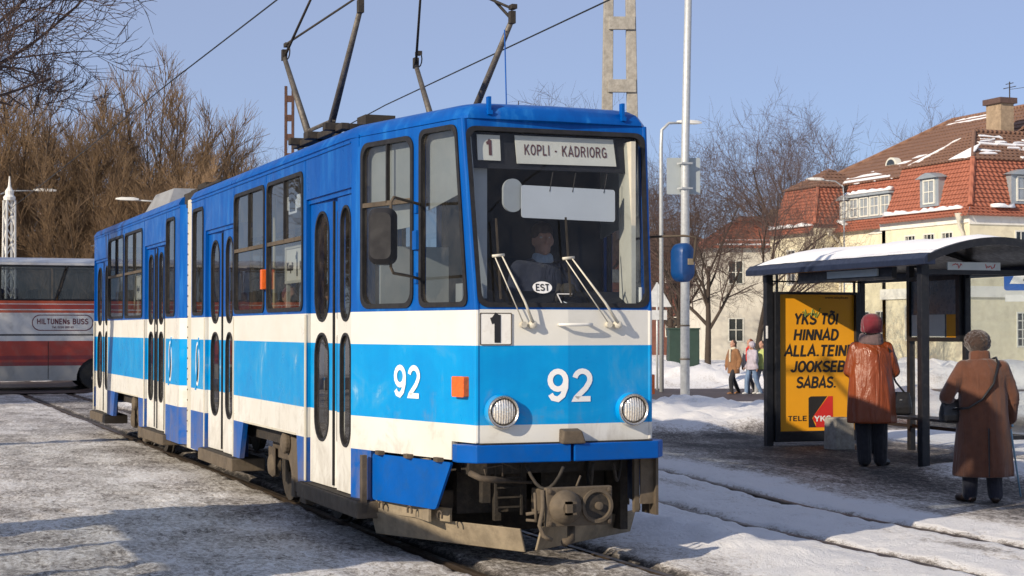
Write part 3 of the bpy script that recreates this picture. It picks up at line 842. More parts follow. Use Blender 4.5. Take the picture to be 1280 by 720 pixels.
door(10.21, 11.84, [(11.82, 11.36, XI, XI + 0.03), (11.36, 10.98, XI + 0.03, XI), (10.98, 10.60, XI, XI + 0.03), (10.60, 10.23, XI + 0.03, XI)], 2.80, (10.1, 11.95))
door(15.39, 16.98, [(16.96, 16.20, XI, XI + 0.02), (16.20, 16.04, XI + 0.02, XI + 0.085), (16.04, 15.41, XI, XI)], 2.80, (15.3, 17.05))
# rusty cream door posts
for y in (3.135, 7.65, 6.10, 10.18, 11.86, 15.36, 16.99):
    MB().box((-TW - 0.006, y - 0.022, 0.40), (-TW + 0.003, y + 0.022, 1.83)).build('door_post', M_CREAM, tram)
MB().box((-TW - 0.008, 1.352, 0.30), (-TW + 0.03, 1.42, 0.74)).build('step_post', M_UNDER, tram)

# ---------------- bumper
bp = MB()
for s in (-1, 1):
    o = [(s * 0.012, -0.135), (s * 0.70, -0.075), (s * 0.80, 0.06), (s * 0.80, 0.16), (s * 0.70, 0.16), (s * 0.64, 0.0), (s * 0.012, -0.05)]
    bm_ = MB().loft([[(x, y, z) for x, y in o] for z in (0.77, 0.895)])
    bm_.build('bumper', M_BUMP, tram, bevel=0.008)
MB().add([(-0.09, -0.15, 0.895), (0.10, -0.15, 0.895), (0.08, -0.04, 0.895), (-0.07, -0.04, 0.895), (-0.065, -0.13, 0.985), (0.075, -0.13, 0.985), (0.08, -0.045, 1.0), (-0.07, -0.045, 1.0)],
         [(0, 1, 2, 3), (4, 5, 6, 7), (0, 1, 5, 4), (1, 2, 6, 5), (2, 3, 7, 6), (3, 0, 4, 7)]).build('lamp_hood', M_UNDER, tram, bevel=0.01)
MB().box((-0.66, -0.06, 0.897), (0.66, 0.0, 0.905)).build('bumper_gap', M_DARK, tram)

# ---------------- head lamps, indicators, numbers
def lens_mat():
    m, t, p = nodes_of('head_lamp_lens')
    v = coords(t)
    vo = t.nodes.new('ShaderNodeTexVoronoi'); vo.inputs['Scale'].default_value = 75; t.links.new(v, vo.inputs['Vector'])
    c = ramp(t, vo.outputs['Distance'], [(0.1, (0.62, 0.55, 0.45)), (0.5, (0.80, 0.75, 0.66)), (0.9, (0.92, 0.88, 0.80))])
    t.links.new(c, p.inputs['Base Color']); p.inputs['Metallic'].default_value = 0.55; p.inputs['Roughness'].default_value = 0.16
    sx = t.nodes.new('ShaderNodeSeparateXYZ'); t.links.new(v, sx.inputs[0])
    rib = math_n(t, 'SINE', math_n(t, 'MULTIPLY', sx.outputs['X'], 330.0))
    bump(t, p, math_n(t, 'ADD', rib, math_n(t, 'MULTIPLY', vo.outputs['Distance'], 0.6)), 0.6, 0.004)
    return m
M_LENS = lens_mat()
for x in (-0.50, 0.505):
    y = -VN * (1 - abs(x) / X_NOSE); c = (x, y, 1.125)
    hl = MB().lathe([(0.124, 0.0), (0.124, 0.02), (0.118, 0.045), (0.112, 0.055)], c, (0, -1, 0), 32).build('head_lamp', M_BODY, tram, smooth=50)
    MB().lathe([(0.114, 0.05), (0.116, 0.066), (0.108, 0.075), (0.097, 0.068), (0.093, 0.055)], c, (0, -1, 0), 32).build('lamp_ring', M_CHROME, hl, smooth=50)
    MB().lathe([(0.095, 0.058), (0.08, 0.064), (0.05, 0.071), (0.02, 0.074), (0.0001, 0.0745)], c, (0, -1, 0), 32).build('lamp_lens', M_LENS, hl, smooth=True)
    MB().lathe([(0.0975, 0.054), (0.0975, 0.0655), (0.0925, 0.0655), (0.0925, 0.054)], c, (0, -1, 0), 32).build('lamp_gasket', M_DARK, hl, smooth=50)
MB().panel(rr(0.085, 0.235, 1.225, 1.37, 0.012), [], lambda u, v, o: mcL(u, v, 0.045 + o), 0.045).build('turn_signal', M_LENS_O, tram, bevel=0.008)
MB().panel(rr(0.085, 0.235, 1.225, 1.37, 0.012), [], lambda u, v, o: mcR(u, v, 0.045 + o), 0.045).build('turn_signal', M_LENS_O, tram, bevel=0.008)
MB().box((-TW - 0.05, 4.615, 2.08), (-TW - 0.001, 4.685, 2.27)).build('turn_signal', M_LENS_O, tram, bevel=0.008)
MB().box((0.745, 0.60, 1.06), (0.80, 0.66, 1.24)).build('side_reflector', pm('rusty_red_board', (0.16, 0.05, 0.025), 0.7), tram)
M_NUM = pm('white_numerals', (0.83, 0.83, 0.82), 0.45, 0, 0.03, 6, 0.0, 10)
for dg, x in (('9', -0.078), ('2', 0.112)):
    place_block('fleet_number', dg, 0.225, M_NUM, tram, map_low(x, 1.305, 0.003), (X_NOSE, -VN if x < 0 else VN, 0), wt=0.17, width=0.15)
cdir = Vector((TW - X_NOSE, -Y_TAP, 0)).normalized()
pc = Vector(mcL(0.885, 1.315, 0.004))
place_block('fleet_number', '92', 0.235, M_NUM, tram, pc, cdir, wt=0.165, width=0.36)
pl = MB().panel(rr(-0.652, -0.425, 1.595, 1.815, 0.008), [], lambda u, v, o: map_low(u, v, 0.008 + o), 0.006).build('route_plate', M_WHITEP, tram)
MB().ring(rr(-0.655, -0.422, 1.592, 1.818, 0.008), rr(-0.649, -0.428, 1.598, 1.812, 0.008), map_low, 0.008, 0.011).build('plate_edge', M_UNDER, pl)
vd = Vector((X_NOSE, -VN, 0)).normalized()
place_block('route_number', '1', 0.20, M_BLACK, pl, Vector(map_low(-0.540, 1.708, 0.0095)), vd, wt=0.23)
# handle and wipers
MB().tube([(-0.07, -0.045, 1.735), (-0.07, -0.10, 1.735), (0.0, -0.112, 1.735), (0.12, -0.105, 1.737), (0.16, -0.10, 1.737), (0.16, -0.045, 1.737)], 0.012, 8).build('grab_handle', M_WHITEP, tram, smooth=True)
M_ARM = pm('wiper_arm_cream', (0.60, 0.57, 0.48), 0.5, 0.1, 0.1, 8, 0.1, 40, dirt=(0.3, 0.24, 0.16), dirt_amt=0.4)
def wiper(bx, ex, ez, bl0, bl1):
    def P(x, z, o=0.075): return (x, rake(z) - 0.02 - o, z)
    w = MB(); w.lathe([(0.028, 0), (0.028, 0.05), (0.012, 0.062)], (bx, -0.03, 1.735), (0, -1, 0), 12).lathe([(0.022, 0), (0.022, 0.045)], (bx - 0.07, -0.03, 1.735), (0, -1, 0), 12)
    o = w.build('wiper', M_ARM, tram, smooth=40)
    a = MB(); a.tube([P(bx, 1.735, 0.06), P((bx * 2 + ex) / 3, 1.735 + (ez - 1.735) / 3, 0.085), P(ex, ez, 0.07)], [0.012, 0.009, 0.005], 6)
    a.tube([P(bx - 0.07, 1.735, 0.05), P(ex - 0.055, ez + 0.005, 0.06)], 0.0045, 6)
    a.tube([P(ex - 0.07, ez, 0.06), P(ex + 0.02, ez + 0.01, 0.06)], 0.012, 6)
    a.build('wiper_arm', M_ARM, o, smooth=True)
    bl = MB(); bl.bar(P(ex - 0.012, ez + bl0, 0.035), P(ex - 0.02, ez + bl1, 0.035), 0.008, 0.014)
    bl.build('wiper_blade', M_DARK, o)
wiper(-0.275, -0.50, 2.215, -0.30, 0.27)
wiper(0.385, 0.035, 2.205, -0.27, 0.30)

# ---------------- destination box behind the windscreen
MB().panel([(-0.66, 2.855), (0.66, 2.855), (0.685, 3.14), (-0.685, 3.14)], [], lambda u, v, o: map_wind(u, v, -0.065 + o), 0.03).build('destination_box', M_INT, tram)
sg = MB().panel([(-0.60, 2.91), (-0.425, 2.91), (-0.425, 3.095), (-0.60, 3.095)], [], lambda u, v, o: map_wind(u, v, -0.045 + o), 0.008).build('route_sign', M_SIGN, tram)
place_block('route_number', '1', 0.115, M_SIGNTXT, sg, map_wind(-0.512, 3.003, -0.0435), (1, 0, 0), (0, 0.123, 1), wt=0.2)
sg = MB().panel([(-0.30, 2.895), (0.485, 2.90), (0.47, 3.10), (-0.31, 3.10)], [], lambda u, v, o: map_wind(u, v, -0.045 + o), 0.008).build('destination_sign', M_SIGN, tram)
place_block('destination_name', 'KOPLI - KADRIORG', 0.078, M_SIGNTXT, sg, map_wind(0.085, 2.998, -0.0435), (1, 0, 0), (0, 0.123, 1), wt=0.15, width=0.65, gap=0.2)
# ---------------- cab and saloon interior
MB().loft([[(-0.58, 0.30, z), (0.58, 0.30, z), (0.98, 1.75, z), (0.98, 18.2, z), (-0.98, 18.2, z), (-0.98, 1.75, z)] for z in (0.855, 0.90)]).build('floor', M_FLOORI, tram)
MB().add([(-0.62, 0.24, 3.12), (0.62, 0.24, 3.12), (1.02, 1.7, 3.12), (1.02, 18.2, 3.12), (-1.02, 18.2, 3.12), (-1.02, 1.7, 3.12)], [(0, 1, 2, 3, 4, 5)]).build('ceiling', M_CEIL, tram)
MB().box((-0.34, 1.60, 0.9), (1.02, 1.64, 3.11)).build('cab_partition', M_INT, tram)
MB().box((-0.92, 1.50, 0.9), (-0.36, 1.53, 2.35)).build('cab_door_panel', M_GREYP, tram)
MB().panel([(-0.98, 1.50), (-0.36, 1.50), (-0.36, 3.10), (-0.98, 3.10)], [], lambda u, v, o: (u, 1.58 + o, v), 0.02).build('cab_partition', M_INT, tram) if False else None
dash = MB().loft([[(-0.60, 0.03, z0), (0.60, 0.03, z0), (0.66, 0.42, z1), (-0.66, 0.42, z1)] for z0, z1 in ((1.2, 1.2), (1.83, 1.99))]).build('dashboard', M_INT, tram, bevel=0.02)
MB().tube([(0.02, 0.22, 1.90), (0.06, 0.24, 2.03)], 0.022, 8).lathe([(0.0001, 0.0), (0.05, 0.02), (0.062, 0.06), (0.045, 0.1), (0.0001, 0.115)], (0.10, 0.20, 1.93), (0, -0.3, 1), 14).build('control_lever', M_DARK, tram, smooth=True)
MB().box((0.565, 0.09, 1.88), (0.60, 0.30, 3.08)).box((0.60, 0.30, 1.2), (0.64, 1.5, 1.86)).build('cab_pillar', M_CREAM, tram)
MB().box((-0.60, 0.26, 1.2), (-0.50, 0.33, 2.86)).build('cab_pillar', M_GREYP, tram)
MB().cbox((-0.62, 0.30, 1.93), (0.16, 0.14, 0.20)).build('heater_box', M_GREYP, tram)
# sun visor with hooks, inner mirror
vs = MB().panel(rr(-0.27, 0.47, 2.50, 2.735, 0.02), [], lambda u, v, o: (u, 0.17 - o, v - 0.02 * u), 0.006).build('sun_visor', M_VISOR, tram)
hk = MB()
for x in (-0.05, 0.13, 0.38): hk.tube([(x, 0.17, 2.70), (x + 0.03, 0.18, 2.84)], 0.004, 5)
hk.build('visor_hook', M_DARK, vs)
im = MB().panel(rr(-0.455, -0.30, 2.545, 2.785, 0.075, 8), [], lambda u, v, o: (u + 0.05, 0.185 - o * 1.0 + 0.1 * (u + 0.4), v), 0.03).build('inner_mirror', M_GREYP, tram, bevel=0.01)
MB().panel([(-0.60, 2.70), (-0.60, 3.10), (0.60, 3.10), (0.60, 2.70)], [], lambda u, v, o: (u, 1.2 + o, v), 0.005) 
# blinds behind the side cab windows
for m3, nm in ((mcL, 1), (mcR, 0)):
    MB().panel([(0.79, 2.48), (1.55, 2.44), (1.55, 3.13), (0.79, 3.13)], [], lambda u, v, o: m3(u, v, -0.075 + o), 0.006).build('window_blind', M_GREYP, tram)
    MB().panel([(0.13, 2.72), (0.72, 2.58), (0.72, 3.16), (0.19, 3.16)], [], lambda u, v, o: m3(u, v, -0.075 + o), 0.006).build('window_blind', M_GREYP, tram)
# sticker on the windscreen
st = MB().panel([(-0.17 + 0.075 * math.cos(R(a)), 2.00 + 0.043 * math.sin(R(a))) for a in range(0, 360, 15)], [], lambda u, v, o: map_wind(u, v, 0.002 + o), 0.003).build('country_sticker', M_NUM, tram)
place_block('country_code', 'EST', 0.048, M_BLACK, st, map_wind(-0.17, 2.0, 0.003), (1, 0, 0), (0, 0.123, 1), wt=0.18)
ed = MB(); ed.bar((0.00, 0.035, 1.90), (0.055, 0.016, 1.875), 0.006).bar((-0.055, 0.02, 1.955), (0.06, 0.02, 1.955), 0.006).bar((-0.055, 0.02, 1.955), (-0.01, 0.02, 1.87), 0.006)
ed.build('dash_card', M_NUM, tram)
MB().cbox((0.635, 0.12, 1.95), (0.01, 0.10, 0.12)).build('dash_paper', M_WHITEP, tram)
# seats, grab poles and route boards in the saloon
def seat(x, y):
    MB().box((x - 0.21, y - 0.2, 1.28), (x + 0.21, y + 0.2, 1.36)).build('seat_cushion', M_SEAT, tram, bevel=0.02)
    b = MB().loft([[(x - 0.21, y + 0.2, 1.36), (x + 0.21, y + 0.2, 1.36), (x + 0.21, y + 0.26, 1.36), (x - 0.21, y + 0.26, 1.36)], [(x - 0.19, y + 0.27, 1.86), (x + 0.19, y + 0.27, 1.86), (x + 0.19, y + 0.31, 1.86), (x - 0.19, y + 0.31, 1.86)]])
    b.build('seat_back', M_SEAT, tram, bevel=0.02)
    MB().box((x - 0.04, y - 0.04, 0.9), (x + 0.04, y + 0.04, 1.28)).build('seat_post', M_DARK, tram)
for y in (3.6, 4.4, 5.2, 12.5, 13.3, 14.1, 14.9): seat(-0.75, y)
for y in (2.3, 3.1, 3.9, 4.7, 5.5, 6.3, 7.1, 9.9, 10.7, 11.5, 12.3, 13.1, 13.9, 14.7): seat(0.75, y)
gp = [(-0.70, 3.2), (-0.70, 6.0), (-0.7, 7.7), (0.3, 5.0), (0.3, 7.0), (-0.7, 10.1), (-0.7, 11.95), (0.3, 12.5), (-0.7, 15.3)]
for x, y in gp: MB().tube([(x, y, 0.9), (x, y, 3.1)], 0.017, 8).build('grab_pole', pm('yellowed_pole', (0.42, 0.36, 0.20), 0.5), tram, smooth=True)
def board(y0, y1, z0, z1):
    bd = MB().box((-TW + 0.065, y0, z0), (-TW + 0.085, y1, z1)).build('route_board', M_SIGN, tram)
    MB().ring([(y0, z0), (y1, z0), (y1, z1), (y0, z1)], [(y0 + .025, z0 + .025), (y1 - .025, z0 + .025), (y1 - .025, z1 - .025), (y0 + .025, z1 - .025)], lambda u, v, o: (-TW + 0.065 - o, u, v), 0.0, 0.012).build('board_edge', M_CREAM, bd)
    ym = (y0 + y1) / 2; zm = (z0 + z1) / 2
    place_block('board_number', '1', 0.22, M_BLACK, bd, (-TW + 0.0635, ym, zm), (0, -1, 0), wt=0.17)
    for dy, s in ((0.24, 'Kopli'), (-0.24, 'Kadri'), ):
        place_text('board_name', s, 0.11, M_BLACK, bd, (-TW + 0.060, ym + dy, zm - 0.02), (0, -1, 0))
    MB().box((-TW + 0.07, y0, z0 - 0.42), (-TW + 0.10, y0 + 0.03, z0)).box((-TW + 0.07, y1 - 0.03, z0 - 0.42), (-TW + 0.10, y1, z0)).build('board_leg', M_CREAM, bd)
board(3.30, 4.12, 2.12, 2.46)
board(12.15, 12.95, 2.12, 2.46)
wn = MB().panel([(3.42, 2.88), (3.55, 2.88), (3.55, 2.84), (3.85, 2.84), (3.85, 2.88), (3.96, 2.88), (3.96, 3.0), (3.85, 3.0), (3.85, 2.96), (3.55, 2.96), (3.55, 3.0), (3.42, 3.0)], [], lambda u, v, o: (-TW + 0.022 - o, u, v - 0.10), 0.004).build('window_notice', M_NUM, tram)
MB().panel([(3.60, 2.84), (3.80, 2.84), (3.80, 2.99), (3.60, 2.99)], [], lambda u, v, o: (-TW + 0.018 - o, u, v - 0.08), 0.004).build('notice_emblem', M_INT, wn)
# transit emblem on the sides: a white-outlined upright oval crossed by a light stroke
def emblem(y, z):
    ov = [(y + 0.11 * math.cos(R(a)), z + 0.25 * math.sin(R(a))) for a in range(0, 360, 12)]
    iv = [(y + 0.085 * math.cos(R(a)), z + 0.215 * math.sin(R(a))) for a in range(0, 360, 12)]
    e = MB().ring(ov, iv, map_left, 0.001, 0.004).build('side_emblem', M_NUM, tram)
    MB().plate(iv, map_left, 0.0025).build('emblem_field', M_BLACK, e)
    MB().panel([(y + 0.135, z - 0.30), (y + 0.07, z - 0.30), (y - 0.12, z + 0.30), (y - 0.055, z + 0.30)], [], lambda u, v, o: map_left(u, v, 0.0065 + o), 0.003).build('emblem_stroke', pm('emblem_blue', LBLUE, 0.4, 0, 0.05), e)
    for q in ([(y + 0.145, z - 0.27), (y + 0.145, z - 0.31), (y + 0.06, z - 0.31), (y + 0.06, z - 0.30)], [(y - 0.06, z + 0.30), (y - 0.06, z + 0.31), (y - 0.14, z + 0.31), (y - 0.14, z + 0.27)]):
        MB().panel(q, [], lambda u, v, o: map_left(u, v, 0.004 + o), 0.003).build('emblem_serif', M_NUM, e)
emblem(9.83, 1.31); emblem(8.05, 1.31)

# ---------------- mirrors
def mirror_left():
    a = [mcL(0.63, 2.60, 0.01), mcL(0.63, 2.60, 0.30), mcL(0.66, 2.57, 0.335), mcL(0.66, 2.12, 0.335), mcL(0.63, 2.09, 0.30), mcL(0.63, 2.08, 0.01)]
    a = [(-0.845, 0.72, 2.62), (-1.02, 0.52, 2.63), (-1.17, 0.36, 2.64), (-1.20, 0.33, 2.60), (-1.20, 0.33, 2.14), (-1.17, 0.36, 2.10), (-1.02, 0.52, 2.09), (-0.845, 0.72, 2.07)]
    m_ = MB().tube(a, 0.011, 8).build('wing_mirror', M_UNDER, tram, smooth=True)
    MB().cbox((-0.87, 0.76, 2.36), (0.04, 0.10, 0.14)).cbox((-0.865, 0.765, 2.60), (0.03, 0.06, 0.08)).cbox((-0.865, 0.765, 2.08), (0.03, 0.06, 0.08)).build('mirror_bracket', M_BUMP, m_)
    b = MB(); rings = []
    for t_, s in ((-0.09, 0.80), (-0.06, 0.97), (0.0, 1.0), (0.05, 0.97), (0.06, 0.9)):
        pts = rr(-0.095 * s, 0.095 * s, -0.205 * s, 0.205 * s, 0.06 * s, 5)
        rings.append([(-1.245 + p[0] * 0.86 + t_ * 0.5, 0.37 + p[0] * -0.5 + t_ * 0.86, 2.36 + p[1]) for p in pts])
    b.loft(rings).build('mirror_shell', M_INT, m_, smooth=40)
mirror_left()
def mirror_right():
    a = [(0.72, 0.55, 2.38), (0.80, 0.20, 2.39), (0.95, 0.0, 2.39), (1.035, -0.02, 2.38), (1.02, -0.02, 2.20)]
    m_ = MB().tube(a, 0.009, 8).build('wing_mirror', M_UNDER, tram, smooth=True)
    rings = []
    for t_, s in ((-0.03, 0.6), (-0.02, 0.88), (0.0, 0.99), (0.05, 1.0), (0.09, 0.97), (0.10, 0.9)):
        pts = rr(-0.072 * s, 0.072 * s, -0.145 * s, 0.145 * s, 0.068 * s, 6)
        rings.append([(0.985 + p[0] * 0.95 - t_ * 0.30, 0.03 + p[0] * 0.3 + t_ * 0.95, 2.195 + p[1]) for p in pts])
    MB().loft(rings).build('mirror_shell', pm('mirror_blue_shaded', (0.005, 0.055, 0.20), 0.4, 0, 0.15, 6), m_, smooth=40)  # darker than the tram blue: the shell's shade is put into its colour
    MB().cbox((1.0, -0.005, 2.20), (0.045, 0.02, 0.045)).build('mirror_clamp', M_TAN, m_)
mirror_right()

# ---------------- underneath: lifeguards, coupler, bogies
def slab(p0, p1, z0, z1, th, lean=0.03):
    p0 = Vector((p0[0], p0[1], 0)); p1 = Vector((p1[0], p1[1], 0)); d = (p1 - p0).normalized(); n = Vector((d.y, -d.x, 0))
    b = MB()
    vs = []
    for p in (p0, p1):
        for z, o in ((z0, lean), (z1, 0)):
            for t_ in (0, th): vs.append((p.x + n.x * (o - t_), p.y + n.y * (o - t_), z))
    return b.add(vs, [(0, 1, 3, 2), (4, 6, 7, 5), (0, 4, 5, 1), (2, 3, 7, 6), (0, 2, 6, 4), (1, 5, 7, 3)])
slab((-1.02, 1.42), (-0.36, -0.02), 0.13, 0.30, 0.02, -0.05).build('lifeguard', M_TAN, tram, bevel=0.006)
slab((-1.0, 1.42), (-0.68, 0.55), 0.30, 0.40, 0.02, 0.0).build('lifeguard_plate', M_TAN, tram)
slab((-0.20, -0.06), (0.90, 0.72), 0.14, 0.31, 0.02, -0.05).build('lifeguard', M_TAN, tram, bevel=0.006)
for x, y in ((-0.88, 1.2), (-0.66, 0.72), (-0.42, 0.2)): MB().cbox((x, y, 0.27), (0.03, 0.03, 0.06)).build('lifeguard_bolt', M_UNDER, tram)
MB().box((0.62, 0.16, 0.36), (0.66, 0.20, 0.77)).box((0.66, 0.14, 0.42), (0.78, 0.155, 0.77)).build('valance', M_MUD, tram)
MB().box((0.765, 0.10, 0.34), (0.785, 0.34, 0.77)).build('valance', M_UNDER, tram)
MB().box((-0.82, 0.62, 0.30), (-0.80, 1.30, 0.76)).build('valance', M_TAN, tram)
MB().box((-0.95, 1.6, 0.62), (0.95, 8.3, 0.84)).box((-0.95, 9.3, 0.62), (0.95, 18.0, 0.84)).build('underframe', M_DARK, tram)
MB().box((-0.60, 0.62, 0.35), (-0.05, 0.9, 0.84)).box((0.10, 0.7, 0.40), (0.62, 1.0, 0.84)).box((-0.62, 0.3, 0.66), (0.62, 1.6, 0.84)).box((-0.50, 0.35, 0.45), (-0.44, 0.42, 0.84)).box((-0.35, 0.5, 0.3), (-0.30, 0.55, 0.84)).build('underfloor_gear', M_DARK, tram)
lad = MB()
for k in range(4): lad.bar((-0.42, 0.30, 0.42 + 0.07 * k), (-0.22, 0.30, 0.42 + 0.07 * k), 0.012)
lad.bar((-0.42, 0.30, 0.36), (-0.42, 0.30, 0.78), 0.015).bar((-0.22, 0.30, 0.36), (-0.22, 0.30, 0.78), 0.015)
lad.build('equipment_rack', M_DARK, tram)
MB().box((-0.62, 1.05, 0.16), (0.66, 1.25, 0.84)).build('dark_underfloor_filler', M_DARK, tram)  # added dark block: stands for underside shade where pale ground showed through
MB().box((0.64, 0.45, 0.2), (0.70, 1.3, 0.84)).build('dark_underfloor_filler', M_DARK, tram)  # added dark block: stands for shade and hides the far skirt flap
MB().tube([(-0.72, 0.02, 0.70), (-0.66, -0.04, 0.665), (-0.55, -0.03, 0.65), (-0.36, 0.12, 0.62), (-0.18, 0.2, 0.60)], [0.022, 0.022, 0.024, 0.012, 0.012], 10).tube([(-0.60, 0.0, 0.66), (-0.62, 0.0, 0.73), (-0.48, 0.0, 0.75), (-0.48, 0.0, 0.67)], 0.007, 6).build('air_pipe', M_UNDER, tram, smooth=True)
MB().box((-0.70, 0.70, 0.36), (-0.40, 0.95, 0.52)).build('equipment_box', M_UNDER, tram, bevel=0.02)
# coupler
cp = MB(); cx, cy, cz = -0.035, -0.33, 0.475
cp.box((cx - 0.25, cy, cz - 0.135), (cx + 0.25, cy + 0.05, cz + 0.135)).box((cx - 0.14, cy + 0.05, cz - 0.09), (cx + 0.14, cy + 0.55, cz + 0.09))
cpl = cp.build('coupler', M_MUD, tram, bevel=0.008)
MB().lathe([(0.118, 0.0), (0.118, 0.02), (0.10, 0.045), (0.075, 0.06), (0.05, 0.085), (0.045, 0.085)], (cx - 0.11, cy, cz), (0, -1, 0), 28).build('coupler_cone', M_MUD, cpl, smooth=40)
MB().box((cx - 0.145, cy - 0.115, cz - 0.045), (cx - 0.10, cy - 0.06, cz + 0.045)).box((cx - 0.145, cy - 0.115, cz + 0.03), (cx - 0.07, cy - 0.06, cz + 0.045)).box((cx - 0.145, cy - 0.115, cz - 0.045), (cx - 0.07, cy - 0.06, cz - 0.03)).build('coupler_pin', M_MUD, cpl)
MB().lathe([(0.118, 0.0), (0.118, 0.02), (0.098, 0.022), (0.09, 0.004)], (cx + 0.13, cy, cz), (0, -1, 0), 28).lathe([(0.028, 0.0), (0.028, 0.03), (0.012, 0.036)], (cx + 0.14, cy, cz), (0, -1, 0), 14).build('coupler_cup', M_MUD, cpl, smooth=40)
MB().lathe([(0.088, 0.0), (0.088, 0.0055)], (cx + 0.13, cy, cz), (0, -1, 0), 24).build('cup_recess', M_DARK, cpl)
MB().tube([(cx - 0.27, cy + 0.02, cz + 0.12), (cx - 0.275, cy, cz), (cx - 0.30, cy, cz - 0.12), (cx - 0.28, cy - 0.02, cz - 0.19), (cx - 0.22, cy - 0.03, cz - 0.22)], 0.016, 8).tube([(cx - 0.31, cy + 0.06, cz + 0.10), (cx - 0.30, cy + 0.06, cz - 0.1)], 0.012, 8).tube([(cx - 0.36, cy + 0.1, cz - 0.05), (cx - 0.24, cy + 0.04, cz - 0.03)], 0.012, 8).tube([(cx - 0.36, cy + 0.1, cz - 0.09), (cx - 0.24, cy + 0.04, cz - 0.1)], 0.01, 8).build('uncoupling_lever', M_MUD, cpl, smooth=True)
MB().tube([(cx - 0.02, cy + 0.1, cz - 0.13), (cx - 0.03, cy + 0.08, cz - 0.24), (cx - 0.10, cy + 0.04, cz - 0.25)], 0.03, 8).build('coupler_hose', M_UNDER, cpl, smooth=True)
MB().tube([(cx + 0.02, cy + 0.1, cz + 0.13), (cx + 0.06, cy + 0.12, cz + 0.2)], 0.008, 6).build('release_wire', M_MUD, cpl, smooth=True)
for x0_, y0_, x1_, y1_, sg_ in ((-0.30, 0.0, -0.10, -0.2, .16), (0.22, 0.02, 0.30, 0.30, .2), (0.40, 0.05, 0.55, 0.25, .14)):
    MB().tube([(x0_ + (x1_ - x0_) * k / 8, y0_ + (y1_ - y0_) * k / 8, 0.74 - 4 * sg_ * (k / 8) * (1 - k / 8)) for k in range(9)], 0.013, 8).build('air_hose', M_DARK, tram, smooth=True)
for dx in (-0.225, 0.225):
    for dz in (-0.11, 0.11): MB().lathe([(0.018, 0), (0.018, 0.014), (0.008, 0.018)], (cx + dx, cy, cz + dz), (0, -1, 0), 6).build('coupler_bolt', M_UNDER, cpl)
# bogies
def bogie(yc):
    fr = MB()
    for s in (-1, 1):
        x = s * 0.78
        fr.box((x - 0.05, yc - 1.0, 0.44), (x + 0.05, yc + 1.0, 0.60))
        for d in (-0.88, 0.88):
            fr.box((x - 0.07, yc + d - 0.13, 0.26), (x + 0.09 * s + (0 if s > 0 else 0.0), yc + d + 0.13, 0.54))
    fr.box((-0.75, yc - 0.2, 0.42), (0.75, yc + 0.2, 0.58))
    bg_ = fr.build('bogie', M_UNDER, tram, bevel=0.012)
    for s in (-1, 1):
        for d in (-0.88, 0.88):
            MB().lathe([(0.05, -0.08), (0.05, -0.06), (0.27, -0.055), (0.30, -0.06), (0.33, -0.065), (0.335, 0.0), (0.36, 0.01), (0.36, 0.035), (0.05, 0.04)], (s * 0.62, yc + d, 0.335), (-s, 0, 0), 36).build('wheel', M_DARK, bg_, smooth=40)
            MB().lathe([(0.12, 0.0), (0.12, 0.06), (0.09, 0.09), (0.03, 0.10)], (s * 0.80, yc + d, 0.36), (s, 0, 0), 16).build('axle_box', M_MUD, bg_, smooth=40)
        # track brake and motor housing dusted with road dirt
        x0 = s * 0.82; x1 = s * 1.0
        h = MB(); y = yc - 0.62
        prof = [(y - 0.48, 0.30), (y - 0.50, 0.70), (y + 0.22, 0.72), (y + 0.36, 0.60), (y + 0.18, 0.42), (y + 0.10, 0.24), (y - 0.30, 0.20)]
        h.loft([[(x, p[0], p[1]) for p in prof] for x in (x0, x1)])
        h.lathe([(0.10, 0.0), (0.10, 0.05), (0.05, 0.07)], (x1, y + 0.26, 0.66), (s, 0, 0), 16)
        h.box((x0, y - 0.25, 0.14), (x1 * 0.97, y - 0.05, 0.24)).box((x0, y + 0.0, 0.18), (x1 * 1.01, y + 0.12, 0.36))
        h.build('motor_housing', M_MUD, bg_, bevel=0.012)
        MB().bar((s * 0.62, yc - 0.55, 0.10), (s * 0.62, yc + 0.55, 0.10), 0.07, 0.10).build('track_brake', M_DARK, bg_)
    return bg_
bogie(4.50); bogie(13.45)

